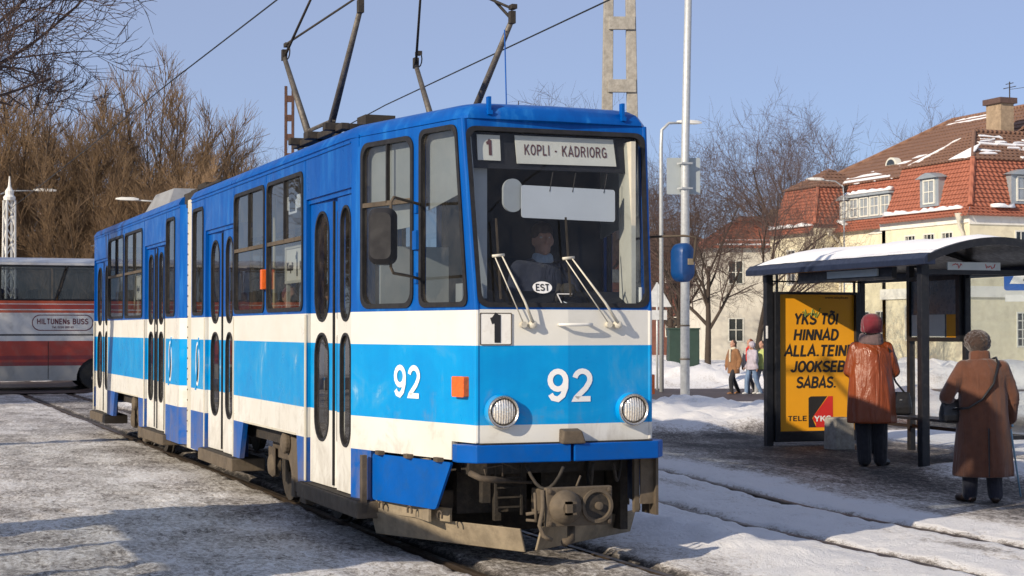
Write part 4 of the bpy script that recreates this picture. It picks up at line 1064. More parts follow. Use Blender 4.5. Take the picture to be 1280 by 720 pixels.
# ---------------- on the roof: pantograph, resistor boxes
pg = MB()
for s in (-1, 1): pg.box((s * 0.66 - 0.04, 3.45, 3.49), (s * 0.66 + 0.04, 5.25, 3.55))
pg.box((-0.8, 3.64, 3.50), (0.8, 3.72, 3.57)).box((-0.8, 4.94, 3.50), (0.8, 5.02, 3.57)).box((-0.8, 4.28, 3.49), (0.8, 4.42, 3.56))
pt = pg.build('pantograph', M_DARK, tram, bevel=0.008)
for x, y in ((-0.66, 3.7), (0.66, 3.7), (-0.66, 5.0), (0.66, 5.0)):
    MB().lathe([(0.05, 0), (0.07, 0.02), (0.045, 0.04), (0.07, 0.06), (0.045, 0.08), (0.05, 0.13)], (x, y, 3.345), (0, 0, 1), 12).build('insulator', M_DARK, pt, smooth=40)
KY = {1: (4.78, 5.60), -1: (3.92, 2.84)}
for s in (-1, 1):
    for d in (1, -1):
        y0, y1 = KY[d]
        kn = (s * 0.70, y1, 4.46)
        MB().tube([(s * 0.66, y0, 3.60), kn], [0.036, 0.024], 10).build('lower_arm', M_PANTO, pt, smooth=True)
        MB().tube([kn, (s * 0.42, 4.34 + d * 0.14, 5.50)], [0.014, 0.011], 8).build('upper_arm', M_DARK, pt, smooth=True)
        j = MB(); j.cbox((kn[0], kn[1], kn[2] + 0.02), (0.05, 0.06, 0.11)).cbox((kn[0] + 0.02, kn[1] - d * 0.03, kn[2] + 0.12), (0.05, 0.09, 0.04))
        q = [(kn[0] + 0.03, kn[1] - d * (0.02 + 0.09 * math.sin(a)), kn[2] + 0.05 - 0.07 * math.cos(a)) for a in [R(v) for v in range(0, 181, 30)]]
        j.tube(q, 0.007, 6); j.build('arm_joint', M_DARK, pt)
    MB().tube([(s * 0.66, 4.86, 3.62), (s * 0.66, 3.84, 3.62)], 0.018, 6).build('tie_rod', M_PANTO, pt)
MB().tube([(-0.70, 5.54, 4.58), (0.45, 4.55, 5.40)], 0.012, 8).build('diagonal_brace', M_DARK, pt)
MB().tube([(0.70, 2.90, 4.58), (-0.45, 4.2, 5.40)], 0.012, 8).build('diagonal_brace', M_DARK, pt)
MB().box((-0.55, 4.20, 5.50), (0.55, 4.26, 5.56)).box((-0.55, 4.42, 5.50), (0.55, 4.48, 5.56)).tube([(-0.9, 4.34, 5.50), (-0.6, 4.34, 5.60), (0.6, 4.34, 5.60), (0.9, 4.34, 5.50)], 0.02, 8).build('collector_head', M_PANTO, pt)
MB().box((-0.15, 4.55, 3.58), (0.15, 4.85, 3.78)).tube([(0.1, 4.4, 3.66), (0.1, 5.1, 3.66)], 0.05, 10).build('spring_box', M_DARK, pt)
MB().tube([(0.66, 2.92, 4.38), (0.62, 2.75, 3.36)], 0.006, 6).build('pull_rope', M_BUMP, pt)
MB().add([(-0.85, 13.6, 3.345), (0.85, 13.6, 3.345), (0.85, 11.5, 3.345), (-0.85, 11.5, 3.345), (-0.75, 13.1, 3.62), (0.75, 13.1, 3.62), (0.75, 11.6, 3.60), (-0.75, 11.6, 3.60)], [(0, 1, 2, 3), (4, 5, 6, 7), (0, 1, 5, 4), (1, 2, 6, 5), (2, 3, 7, 6), (3, 0, 4, 7)]).build('roof_box', M_ROOFG, tram)
MB().box((-0.75, 8.5, 3.44), (0.6, 10.4, 3.47)).box((-0.6, 9.2, 3.345), (0.5, 9.5, 3.44)).box((-0.7, 9.7, 3.47), (0.4, 10.2, 3.53)).build('resistor_tray', M_DARK, tram)
MB().box((0.20, 2.30, 3.345), (0.45, 2.55, 3.50)).build('radio_box', M_ROOFG, tram)
MB().tube([(0.45, 2.05, 3.34), (0.45, 2.05, 3.62)], 0.004, 5).build('aerial', M_DARK, tram)
# ================================================================== STREET FURNITURE
M_BLK = pm('black_powder_coat', (0.014, 0.015, 0.019), 0.4, 0.2, 0.2, 6, 0.1, 40, dirt=(0.08, 0.075, 0.07), dirt_amt=0.3)
M_NAVY = pm('navy_roof_trim', (0.018, 0.026, 0.055), 0.4, 0.2, 0.2, 6, 0.1, 40)
M_SNOW = pm('settled_snow', (0.86, 0.87, 0.89), 0.7, 0, 0.03, 3, 0.4, 12)
M_SGLASS = glass_mat('shelter_glass', (0.84, 0.87, 0.87), 0.02, 0.065)
M_YEL = pm('poster_yellow', (0.83, 0.365, 0.008), 0.55, 0, 0.06, 2, 0.03, 6)
M_PRINT = pm('poster_black', (0.020, 0.017, 0.016), 0.6, 0, 0.1, 10, 0, 10)
M_RED = pm('poster_red', (0.62, 0.025, 0.02), 0.5, 0, 0.06, 6, 0, 10)
M_CONC = pm('concrete', (0.36, 0.34, 0.30), 0.85, 0, 0.2, 7, 0.5, 45, dirt=(0.16, 0.14, 0.115), dirt_amt=0.6)
M_GALV = pm('galvanised_steel', (0.50, 0.52, 0.52), 0.5, 0.35, 0.14, 14, 0.1, 60, dirt=(0.32, 0.31, 0.29), dirt_amt=0.3)
M_PAPER = pm('pale_paper', (0.66, 0.70, 0.66), 0.7, 0, 0.06, 6, 0, 10)
M_SIGNB = pm('sign_blue', (0.01, 0.10, 0.45), 0.4, 0, 0.05, 6, 0, 10)
M_DGREEN = pm('dark_green_sheet', (0.020, 0.045, 0.032), 0.55, 0, 0.15, 4, 0.1, 30)

def shelter(loc, rz, label, poster=True):
    rt = empty('bus_shelter', loc, rz, label, 'bus shelter')
    XB, YN = 1.42, -3.80
    def post(x, y, w=0.075, z1=2.42, name='post'):
        return MB().box((x - w / 2, y - w / 2, -0.15), (x + w / 2, y + w / 2, z1)).build(name, M_BLK, rt, bevel=0.006)
    post(0, 0, 0.10); post(0, YN, 0.10)
    for y in (0.0, -1.25, -2.52, YN): post(XB, y, 0.08)
    # arched roof, its axis along the kerb
    arc = []
    for k in range(15):
        t = k / 14; x = -0.20 + t * 2.0; z = 2.34 + 0.30 * math.sin(math.pi * (0.10 + 0.86 * t)) - 0.04
        arc.append((x, z))
    up = arc; dn = [(x, z - 0.035) for x, z in reversed(arc)]
    ya, yb = 0.16, YN - 0.40
    MB().loft([[(x, y, z) for x, z in up + dn] for y in (ya, yb)]).build('roof', M_BLK, rt, smooth=30)
    # edge trim and arched end rims
    x0, z0 = arc[0]
    MB().loft([[(x0 - 0.05, y, z0 - 0.10), (x0 + 0.10, y, z0 - 0.10), (x0 + 0.10, y, z0 - 0.01), (x0 + 0.02, y, z0 + 0.035), (x0 - 0.05, y, z0 - 0.03)] for y in (ya + 0.02, yb - 0.02)]).build('eave_trim', M_NAVY, rt, bevel=0.008)
    x1, z1 = arc[-1]
    MB().box((x1 - 0.06, yb - 0.02, z1 - 0.10), (x1 + 0.05, ya + 0.02, z1 + 0.01)).build('eave_trim', M_NAVY, rt)
    for y in (ya, yb):
        MB().loft([[(x, yy, z + dz) for (x, z) in arc for dz in (0.012,)] + [(x, yy, z - 0.075) for x, z in reversed(arc)] for yy in (y - 0.025, y + 0.025)]).build('roof_rim', M_BLK, rt, smooth=30)
    for y in (-1.25, -2.52):
        MB().loft([[(x, yy, z - 0.036) for (x, z) in arc[1:-1]] + [(x, yy, z - 0.085) for x, z in reversed(arc[1:-1])] for yy in (y - 0.02, y + 0.02)]).build('roof_rib', M_BLK, rt)
    # snow lying on the roof
    sv = []; NX, NYs = 15, 40
    for j in range(NYs + 1):
        y = ya - 0.05 + (yb - ya + 0.12) * j / NYs
        row = []
        for k in range(NX):
            x, z = arc[k] if k else (arc[0][0] + 0.06 + 0.05 * float(vnoise(j * 0.5, 3.0, 2)), arc[0][1] + 0.03)
            th = 0.055 * (0.35 + float(fbm(np.array(x * 3), np.array(y * 1.5), 3, 4))) * min(1, (k + 0.25) / 1.5) * min(1, (NX - 1 - k) / 2) * min(1, (j + 0.2) / 2) * min(1, (NYs - j + 0.2) / 2)
            row.append((x, y, z + 0.006 + th))
        sv.append(row)
    b = MB(); b.v = [p for r_ in sv for p in r_]
    b.f = [(j * NX + k, j * NX + k + 1, (j + 1) * NX + k + 1, (j + 1) * NX + k) for j in range(NYs) for k in range(NX - 1)]; b.mi = [0] * len(b.f)
    b.build('roof_snow', M_SNOW, rt, smooth=True)
    # beams
    MB().box((-0.03, YN, 2.12), (0.03, 0, 2.17)).build('beam', M_BLK, rt) if not poster else None
    MB().box((XB - 0.03, YN, 2.20), (XB + 0.03, 0, 2.25)).build('beam', M_BLK, rt)
    MB().box((-0.03, YN - 0.03, 2.20), (XB, YN + 0.03, 2.255)).build('beam', M_BLK, rt)
    MB().box((0, -0.02, 2.34), (XB, 0.02, 2.37)).build('beam', M_BLK, rt)
    MB().box((0, -0.015, 2.21), (XB, 0.015, 2.23)).build('beam', M_BLK, rt)
    MB().box((0.12, -0.02, 2.08), (0.14, 0.02, 2.36)).build('beam', M_BLK, rt)
    MB().box((1.30, -0.02, 2.08), (1.32, 0.02, 2.36)).build('beam', M_BLK, rt)
    # back wall glazing
    for a, c in ((0.0, -1.25), (-1.25, -2.52), (-2.52, YN)):
        MB().plate([(c + 0.05, 0.34), (a - 0.05, 0.34), (a - 0.05, 2.19), (c + 0.05, 2.19)], lambda u, v, o: (XB, u, v), 0).build('glass_pane', M_SGLASS, rt)
        MB().box((XB - 0.025, c + 0.04, 0.30), (XB + 0.025, a - 0.04, 0.345)).build('glazing_rail', M_BLK, rt)
    # near end glazing, half depth
    MB().plate([(0.62, 0.34), (XB - 0.05, 0.34), (XB - 0.05, 2.19), (0.62, 2.19)], lambda u, v, o: (u, YN, v), 0).build('glass_pane', M_SGLASS, rt)
    MB().box((0.60, YN - 0.02, 0.30), (XB - 0.04, YN + 0.02, 0.345)).build('glazing_rail', M_BLK, rt)
    # low bench along the back wall
    for k in range(3): MB().box((XB - 0.44 + 0.13 * k, -3.4, 0.44), (XB - 0.34 + 0.13 * k, -1.45, 0.475)).build('bench_slat', M_BLK, rt, bevel=0.006)
    for y in (-1.6, -3.2): MB().box((XB - 0.12, y - 0.02, -0.1), (XB - 0.07, y + 0.02, 0.44)).build('bench_leg', M_BLK, rt)
    # advertising panel at the far end
    bx = MB().ring([(0.06, 0.06), (1.36, 0.06), (1.36, 2.08), (0.06, 2.08)], [(0.135, 0.20), (1.285, 0.20), (1.285, 2.045), (0.135, 2.045)], lambda u, v, o: (u, -o, v), -0.09, 0.09)
    pb = bx.build('advert_case', M_BLK, rt, bevel=0.008)
    po = MB().box((0.13, -0.03, 0.19), (1.29, 0.03, 2.05)).build('poster', M_YEL if poster else M_PAPER, rt)
    if poster:
        po['label'] = 'yellow advertising poster with slanted black lettering'
        def T(txt, x, z, size, m=M_PRINT, y=-0.0325, **k): place_text('poster_lettering', txt, size, m, po, (x, y, z), (1, 0, 0), ext=0.001, **k)
        def K(txt, x, z, h, w, m=M_PRINT, y=-0.031, **k): place_block('poster_lettering', txt, h, m, po, (x, y, z), (1, 0, 0), width=w, **k)
        for txt, x, z, w in (('YKS T\u00d5I', 0.71, 1.715, 0.66), ('HINNAD', 0.71, 1.500, 0.67), ('ALLA.TEINE', 0.755, 1.285, 1.04), ('JOOKSEB', 0.735, 1.070, 0.82), ('SABAS.', 0.71, 0.855, 0.60)):
            K(txt, x, z, 0.148, w, wt=0.21, shear=0.16, gap=0.12)
        K('TELE', 0.415, 0.37, 0.066, 0.28, wt=0.17)
        T('www.teleyks.ee', 1.02, 2.005, 0.05, width=0.36)
        k1 = [(0.585, 0.245), (0.585, 0.645), (0.62, 0.665), (0.87, 0.665), (0.66, 0.40), (0.64, 0.37), (0.70, 0.245)]
        MB().panel(k1, [], lambda u, v, o: (u, -0.0315 - o, v), 0.001).build('logo_field', M_PRINT, po)
        k2 = [(0.695, 0.245), (0.93, 0.245), (0.955, 0.27), (0.955, 0.665), (0.885, 0.665), (0.67, 0.41), (0.645, 0.355), (0.695, 0.30)]
        MB().panel(k2, [], lambda u, v, o: (u, -0.033 - o, v), 0.001).build('logo_field', M_RED, po)
        K('YKS', 0.80, 0.362, 0.075, 0.25, M_NUM, -0.0328, wt=0.19)
        g = MB(); rnd = random.Random(3); p = [(0.50 + 0.018 * i + rnd.uniform(-.02, .02), -0.034, 1.80 + rnd.uniform(-.07, .07)) for i in range(16)]
        g.tube(p, 0.006, 5).build('spray_scrawl', pm('green_spray', (0.22, 0.30, 0.06), 0.6), po)
    if not poster:
        MB().ring([(0.06, 0.06), (1.36, 0.06), (1.36, 2.08), (0.06, 2.08)], [(0.135, 0.20), (1.285, 0.20), (1.285, 2.045), (0.135, 2.045)], lambda u, v, o: (u, YN - o, v), -0.09, 0.09).build('advert_case', M_BLK, rt)
        MB().box((0.13, YN - 0.03, 0.19), (1.29, YN + 0.03, 2.05)).build('poster', M_PAPER, rt)
    # timetable case on the back wall
    tc = MB().ring([(-1.30, 1.42), (-2.50, 1.42), (-2.50, 2.24), (-1.30, 2.24)], [(-1.36, 1.47), (-2.42, 1.47), (-2.42, 2.19), (-1.36, 2.19)], lambda u, v, o: (XB - 0.06 - o, u, v), -0.02, 0.03).build('timetable_case', M_BLK, rt)
    MB().box((XB - 0.055, -2.43, 1.46), (XB - 0.045, -1.35, 2.20)).build('timetable_back', pm('grey_blue_board', (0.16, 0.19, 0.22), 0.3), tc)
    MB().box((XB - 0.066, -1.75, 1.475), (XB - 0.060, -1.38, 1.76)).build('timetable_sheet', M_PAPER, tc)
    MB().box((XB - 0.066, -2.14, 1.475), (XB - 0.060, -1.77, 1.76)).build('timetable_sheet', M_PAPER, tc)
    MB().box((XB - 0.066, -2.40, 1.475), (XB - 0.060, -2.18, 1.76)).build('timetable_sheet', M_YEL, tc)
    # stop-name strips below the roof, scrawled with red
    for (a, c, y, z) in ((0.30, 1.0, YN - 0.02, 2.295),):
        s_ = MB().box((a, y - 0.02, z - 0.045), (c, y, z + 0.045)).build('name_strip', M_PAPER, rt)
        g = MB(); rnd = random.Random(5)
        for q in (0.36, 0.80): g.tube([(q + 0.014 * i, y - 0.023, z + rnd.uniform(-.03, .03)) for i in range(10)], 0.0045, 5)
        g.build('spray_scrawl', M_RED, s_)
    s_ = MB().box((-0.055, -2.9, 2.205), (-0.035, -1.7, 2.29)).build('name_strip', M_PAPER, rt)
    MB().box((-0.034, -3.2, 2.16), (0.03, -0.9, 2.31)).build('fascia_box', M_BLK, rt)
    MB().box((-0.012 - 0.05, -0.014 - 0.05, 1.45), (0.012 - 0.05, -0.05, 1.62)).build('door_tag', M_NUM, rt) if poster else None
    return rt
SHZ = -math.atan(0.05)
shelter((6.73, 8.79, 0.13), SHZ, 'black bus shelter with arched snowy roof and yellow poster')
# the stop on the near side of the square has its own shelter; out of the picture, it throws the broad shadow on the ice
shelter((-7.05, 2.6, 0.0), 0.0, 'second black bus shelter on the near side of the tram', poster=False)

# concrete foot beside the woman in the orange coat
tag(MB().loft([[(-0.15, -0.15, -0.1), (0.15, -0.15, -0.1), (0.15, 0.15, -0.1), (-0.15, 0.15, -0.1)], [(-0.14, -0.14, 0.42), (0.14, -0.14, 0.42), (0.14, 0.14, 0.42), (-0.14, 0.14, 0.42)]]).build('concrete_block', M_CONC, None, (7.30, 7.95, 0.13), bevel=0.015), 'pale concrete block standing below the yellow poster', 'concrete block')

# ---- poles
def concrete_mast(x, y, rz):
    rt = empty('concrete_mast', (x, y, -0.1), rz, 'twin-legged concrete catenary mast rising behind the tram roof', 'mast')
    for s in (-1, 1):
        MB().loft([[(s * (0.30 - z * 0.0135) + a * w, b * w, z) for a, b in ((-1, -1), (1, -1), (1, 1), (-1, 1))] for z, w in ((0, 0.115), (10.5, 0.075))]).build('leg', M_CONC, rt, bevel=0.012)
    for z in (1.6, 2.75, 3.9, 5.03, 6.13, 7.25, 8.4, 9.6):
        h = 0.30 - z * 0.0135
        MB().box((-h + 0.0, -0.135, z - 0.115), (h + 0.07, -0.06, z + 0.115)).build('cross_block', M_CONC, rt, bevel=0.008)
    MB().ring(rr(-0.36, -0.10, -0.13, 0.13, 0.02), rr(-0.33, -0.13, -0.10, 0.10, 0.02), lambda u, v, o: (u, v, 5.50 + o), 0, 0.06).build('clamp', M_GALV, rt)
    MB().box((-0.28, -0.25, 4.55), (-0.02, -0.14, 4.85)).build('junction_box', M_ROOFG, rt)
concrete_mast(7.93, 16.08, R(-20))

def steel_pole(x, y, z):
    rt = empty('steel_pole', (x, y, z), 0, 'tall pale galvanised pole carrying a grey sign back', 'pole')
    p = MB().tube([(0, 0, -0.3), (0.02, 0, 6), (0.22, 0, 14)], [0.115, 0.10, 0.075], 16).build('shaft', M_GALV, rt, smooth=True)
    for zz in (1.18, 1.98): MB().lathe([(0.122, -0.015), (0.126, 0.0), (0.122, 0.015)], (0, 0, zz), (0, 0, 1), 16).build('band', M_UNDER, rt)
    sg_ = MB().panel(rr(-0.40, 0.40, 5.14, 6.02, 0.03), [], lambda u, v, o: (u * 0.93 + 0.05, 0.14 + u * -0.36 - o, v), 0.02).build('sign_board', pm('grey_sign_back', (0.36, 0.40, 0.41), 0.45, 0.3, 0.06, 3, 0.05, 20), rt)
    for zz in (5.27, 5.87): MB().box((-0.13, -0.13, zz - 0.02), (0.16, 0.13, zz + 0.02)).build('sign_clamp', M_GALV, rt)
steel_pole(13.75, 24.9, ground_z(13.75, 24.9))

def street_lamp(x, y, h, z, arm, label, r=0.07, rz=0.0, cone=False):
    rt = empty('street_lamp', (x, y, z), rz, label, 'street lamp')
    MB().tube([(0, 0, -0.3), (0, 0, h - 0.8), (0.03 * arm, 0, h - 0.25), (arm * 0.35, 0, h - 0.03), (arm, 0, h)], [r, r * 0.8, r * 0.7, r * 0.6, r * 0.5], 10).build('pole', M_GALV, rt, smooth=True)
    s = 1 if arm > 0 else -1
    MB().loft([[(arm + s * (-0.2 + 0.8 * t), 0.15 * w * a, h + 0.02 + 0.07 * w * b_) for a, b_ in ((-1, -0.6), (1, -0.6), (0.7, 1), (-0.7, 1))] for t, w in ((0, 0.5), (0.25, 1), (0.8, 0.9), (1, 0.4))]).build('lamp_head', M_WHITEP, rt, smooth=40)
street_lamp(17.6, 33.9, 8.1, -0.2, 0.75, 'slender street lamp just right of the tram front')
street_lamp(34.2, 50.0, 8.0, 0, -1.2, 'street lamp in front of the red roofed turret', 0.04)
street_lamp(-0.2, 51.5, 6.7, 0, 1.6, 'street lamp with pale head among the left trees', 0.05)
street_lamp(5.6, 49.3, 6.3, 0, -1.2, 'street lamp with pale head behind the rear of the tram', 0.05)

def lattice_mast(x, y, h, w, m, label, cap=True, name='lattice_mast'):
    rt = empty(name, (x, y, 0), 0.3, label, 'mast')
    for a, b_ in ((-1, -1), (1, -1), (1, 1), (-1, 1)):
        MB().bar((a * w, b_ * w, 0), (a * w * 0.8, b_ * w * 0.8, h), 0.06).build('corner_angle', m, rt)
    n = int(h / 0.45); br = MB()
    for k in range(n):
        z0 = h * k / n; z1 = h * (k + 1) / n; s0 = w * (1 - 0.2 * k / n); sg_ = 1 if k % 2 else -1
        for ax in (0, 1):
            for f in (-1, 1):
                p, q = (-sg_ * s0, f * s0), (sg_ * s0, f * s0)
                if ax: p, q = (p[1], p[0]), (q[1], q[0])
                br.bar((p[0], p[1], z0), (q[0], q[1], z1), 0.03)
    o = br.build('lattice_bracing', m, rt); o['kind'] = 'stuff'
    if cap:
        MB().lathe([(w * 1.1, 0), (w * 1.2, 0.1), (w * 0.8, 0.18), (w * 0.85, 0.3), (w * 0.3, 0.45), (0.02, 0.8)], (0, 0, h), (0, 0, 1), 12).build('finial', m, rt)
lattice_mast(0.0, 47.0, 6.0, 0.17, M_WHITEP, 'white lattice mast with pointed finial behind the coach')
M_RUST = pm('rusty_steel', (0.085, 0.042, 0.030), 0.8, 0.2, 0.3, 8, 0.2, 40)
def rusty_mast(x, y, h):
    rt = empty('steel_mast', (x, y, 0), R(-21), 'rusty brown ladder-like steel mast behind the tram pantograph', 'mast')
    for s in (-1, 1): MB().box((s * 0.10 - 0.035, -0.06, 0), (s * 0.10 + 0.035, 0.06, h)).build('channel', M_RUST, rt)
    for k in range(int(h / 0.55)): MB().box((-0.065, -0.05, 0.5 + 0.55 * k), (0.065, 0.05, 0.68 + 0.55 * k)).build('batten_plate', M_RUST, rt)
rusty_mast(6.76, 35.84, 8.65)

# ---- overhead wires
M_WIRE = pm('overhead_wire', (0.03, 0.035, 0.04), 0.6, 0.5, 0.1, 5, 0, 5)
def wire(name, pts, label, r=0.011):
    tag(MB().tube(pts, r, 6).build(name, M_WIRE, None), label, 'wire', 'overhead wires')
def sag(a, c, s, n=14):
    a = Vector(a); c = Vector(c)
    return [a.lerp(c, k / n) - Vector((0, 0, 4 * s * (k / n) * (1 - k / n))) for k in range(n + 1)]
wire('contact_wire', sag((0, -45, 5.70), (0, 16.2, 5.72), 0.05, 20) + sag((0, 16.5, 5.72), (0, 70, 5.75), 0.05, 20), 'overhead wire above the blue tram', 0.010)
wire('contact_wire', sag((2.2, -45, 5.70), (3.6, 16.2, 5.50), 0.02, 20) + sag((3.62, 16.5, 5.50), (6.0, 60, 5.6), 0.05, 20), 'overhead wire above the empty second track', 0.010)

# ---- cabinets, signs at the far side
def box_cabinet(x, y, z, w, d, h, label):
    rt = empty('utility_cabinet', (x, y, z), R(-20), label, 'cabinet')
    MB().box((-w / 2, -d / 2, 0), (w / 2, d / 2, h)).build('case', M_DGREEN, rt, bevel=0.02)
    MB().box((-w / 2 - 0.03, -d / 2 - 0.03, h), (w / 2 + 0.03, d / 2 + 0.03, h + 0.06)).build('lid', M_DGREEN, rt)
    for s in (-1, 1): MB().box((s * w / 4 - w / 4 + 0.03, -d / 2 - 0.015, 0.08), (s * w / 4 + w / 4 - 0.03, -d / 2, h - 0.08)).build('door', M_DGREEN, rt)
box_cabinet(23.7, 44.4, 0.25, 1.12, 0.7, 1.45, 'larger dark green cabinet on the snow behind the pole')
box_cabinet(22.6, 46.0, 0.2, 0.6, 0.5, 1.0, 'smaller dark green cabinet beside the larger one')

def road_sign(x, y, z):
    rt = empty('road_sign', (x, y, z), R(-24), 'blue pedestrian crossing sign at the right edge of the picture', 'road sign')
    MB().tube([(0, 0.03, -0.2), (0, 0.03, 2.75)], 0.03, 10).build('post', pm('pale_blue_post', (0.36, 0.46, 0.55), 0.5), rt, smooth=True)
    b_ = MB().panel(rr(-0.31, 0.31, 2.10, 2.72, 0.04), [], lambda u, v, o: (u, -o, v), 0.02).build('sign_face', M_SIGNB, rt)
    MB().panel([(-0.24, 2.19), (0.24, 2.19), (0.0, 2.63)], [], lambda u, v, o: (u, -0.004 - o, v), 0.003).build('white_triangle', M_NUM, b_)
    MB().tube([(0.0, -0.009, 2.45), (0.01, -0.009, 2.36), (-0.05, -0.009, 2.23)], 0.016, 6).tube([(0.01, -0.009, 2.36), (0.06, -0.009, 2.23)], 0.016, 6).tube([(-0.05, -0.009, 2.38), (0.06, -0.009, 2.40)], 0.012, 6).lathe([(0.0001, 0), (0.026, 0.003)], (0.0, -0.009, 2.50), (0, -1, 0), 10).build('walking_figure', M_BLACK, b_)
    MB().box((-0.3, -0.02, 1.95), (0.3, 0.0, 2.04)).build('sub_plate', M_NUM, rt)
road_sign(10.05, 7.6, 0.13)
def yield_sign(x, y, z, h, label):
    rt = empty('road_sign', (x, y, z), R(-20), label, 'road sign')
    MB().tube([(0, 0.03, -0.2), (0, 0.03, h)], 0.035, 8).build('post', M_GALV, rt, smooth=True)
    MB().panel(rquad([(-0.45, h - 0.75), (0.45, h - 0.75), (0.0, h + 0.03)], 0.04), [], lambda u, v, o: (u, -o, v), 0.02).build('sign_face', pm('pale_sign_back', (0.55, 0.57, 0.58), 0.5), rt)
    MB().box((-0.3, -0.02, h - 1.15), (0.3, 0, h - 0.85)).build('sub_plate', MATS['pale_sign_back'], rt)
yield_sign(18.3, 35.6, -0.2, 3.35, 'pale triangular sign back between the tram and the steel pole')
# ================================================================== THE COACH
def coach_mat():
    m, t, p = nodes_of('coach_livery')
    v = coords(t); sx = t.nodes.new('ShaderNodeSeparateXYZ'); t.links.new(v, sx.inputs[0]); z = sx.outputs['Z']
    RED = (0.42, 0.05, 0.028); ORG = (0.52, 0.085, 0.03); WH = (0.66, 0.65, 0.62); DRED = (0.25, 0.03, 0.03); GR = (0.42, 0.40, 0.36)
    c = None
    for h, colr in ((0.0, GR), (0.68, DRED), (0.78, RED), (0.85, DRED), (0.96, RED), (1.36, WH), (1.50, (0.05, 0.05, 0.05)), (1.55, WH), (2.13, ORG), (2.20, WH), (2.23, RED), (2.36, WH), (2.38, ORG), (2.50, WH), (3.50, (0.45, 0.50, 0.58))):
        c = colr if c is None else mixc(t, math_n(t, 'GREATER_THAN', z, h), c, colr)
    d = ramp(t, noise(t, 2.5, 7, 0.65, v, 0.5), [(0.5, (0, 0, 0)), (0.75, (0.45,) * 3)])
    c = mixc(t, d, c, (0.20, 0.17, 0.13))
    t.links.new(c, p.inputs['Base Color']); p.inputs['Roughness'].default_value = 0.35
    return m
M_COACH = coach_mat()
coach = empty('coach', (-4.2, 36.5, 0.03), 0, 'red and white coach parked across the road behind the tram', 'coach')
CL0, CL1, CH = -6.0, 7.6, 3.62
body = MB(); prof = [(0.0, 0.27), (0.0, 2.48)]
arch = lambda c: [(c - 0.56, 0.27)] + [(c + 0.56 * -math.cos(R(a)), 0.34 + 0.56 * math.sin(R(a))) for a in range(10, 175, 18)] + [(c + 0.56, 0.27)]
WH1, WH2 = 5.72, -3.6
lower = [(CL0, 0.27)] + arch(WH2) + arch(WH1) + [(CL1, 0.27), (CL1, 2.46), (CL0, 2.46)]
for sd in (0, 1):
    m3 = (lambda u, v, o: (u, -o, v)) if sd == 0 else (lambda u, v, o: (u, 2.5 + o, v))
    MB().panel(lower, [], m3, 0.04).build('side_panel', M_COACH, coach)
    MB().panel([(CL0, 3.44), (CL1, 3.44), (CL1, 3.52), (CL0, 3.52)], [], m3, 0.04).build('cant_rail', M_COACH, coach)
rings = []
for x, i in ((CL0, 0.25), (CL0 + 0.15, 0.05), (CL0 + 0.5, 0), (CL1 - 0.5, 0), (CL1 - 0.15, 0.05), (CL1, 0.25)):
    rings.append([(x, y, z - i * 0.15) for y, z in ((0.0, 3.521), (0.03, 3.57), (0.18, 3.62), (0.6, 3.66), (1.9, 3.66), (2.32, 3.62), (2.47, 3.57), (2.5, 3.521))])
MB().loft(rings).build('roof', M_COACH, coach, smooth=35)
M_CGLASS = glass_mat('coach_glass', (0.42, 0.45, 0.47), 0.02, 0.06, 0.07)
edges = [CL0 + 0.1, -4.1, -2.3, -0.5, 1.3, 3.1, 4.75, 6.1, CL1 - 0.15]
for i in range(len(edges) - 1):
    a, c = edges[i], edges[i + 1]
    sl = 0.28 if i >= 5 else 0.0
    s0 = 0.28 if i > 5 else 0.0
    q = [(a + 0.02 - s0 * 0.5, 2.47), (c - 0.02 - sl * 0.5, 2.47), (c - 0.02 + sl * 0.5, 3.43), (a + 0.02 + s0 * 0.5, 3.43)]
    w_ = MB().ring(q, inset_poly(q, 0.04), lambda u, v, o: (u, -o, v), -0.05, -0.002).build('window', M_RUB, coach)
    MB().plate(inset_poly(q, 0.03), lambda u, v, o: (u, 0.02, v), 0).build('glass', M_CGLASS, w_)
    q2 = [(a + 0.03, 2.47), (c - 0.03, 2.47), (c - 0.03, 3.43), (a + 0.03, 3.43)]
    w_ = MB().ring(q2, inset_poly(q2, 0.04), lambda u, v, o: (u, 2.5 + o, v), -0.05, -0.002).build('window', M_RUB, coach)
    MB().plate(inset_poly(q2, 0.03), lambda u, v, o: (u, 2.48, v), 0).build('glass', M_CGLASS, w_)
MB().box((CL0 + 0.02, 0.05, 0.5), (CL0 + 0.05, 2.45, 3.5)).build('end_panel', M_COACH, coach)
MB().box((CL1 - 0.05, 0.05, 0.5), (CL1 - 0.02, 2.45, 2.3)).build('end_panel', M_COACH, coach)
MB().box((CL1 - 0.05, 0.1, 2.3), (CL1 - 0.03, 2.4, 3.45)).build('windscreen', M_CGLASS, coach)
MB().box((CL0 + 0.1, 0.06, 0.9), (CL1 - 0.1, 2.44, 0.95)).build('floor', M_INT, coach)
MB().box((CL0 + 0.1, 0.06, 0.3), (WH2 - 0.7, 2.44, 0.9)).box((WH2 + 0.7, 0.06, 0.3), (WH1 - 0.7, 2.44, 0.9)).build('luggage_hold', M_DARK, coach)
for i in range(13):
    x = CL0 + 1.0 + i * 0.9
    for y in (0.45, 2.05): MB().box((x, y - 0.35, 1.2), (x + 0.14, y + 0.35, 2.78)).build('seat', M_INT, coach, bevel=0.04)
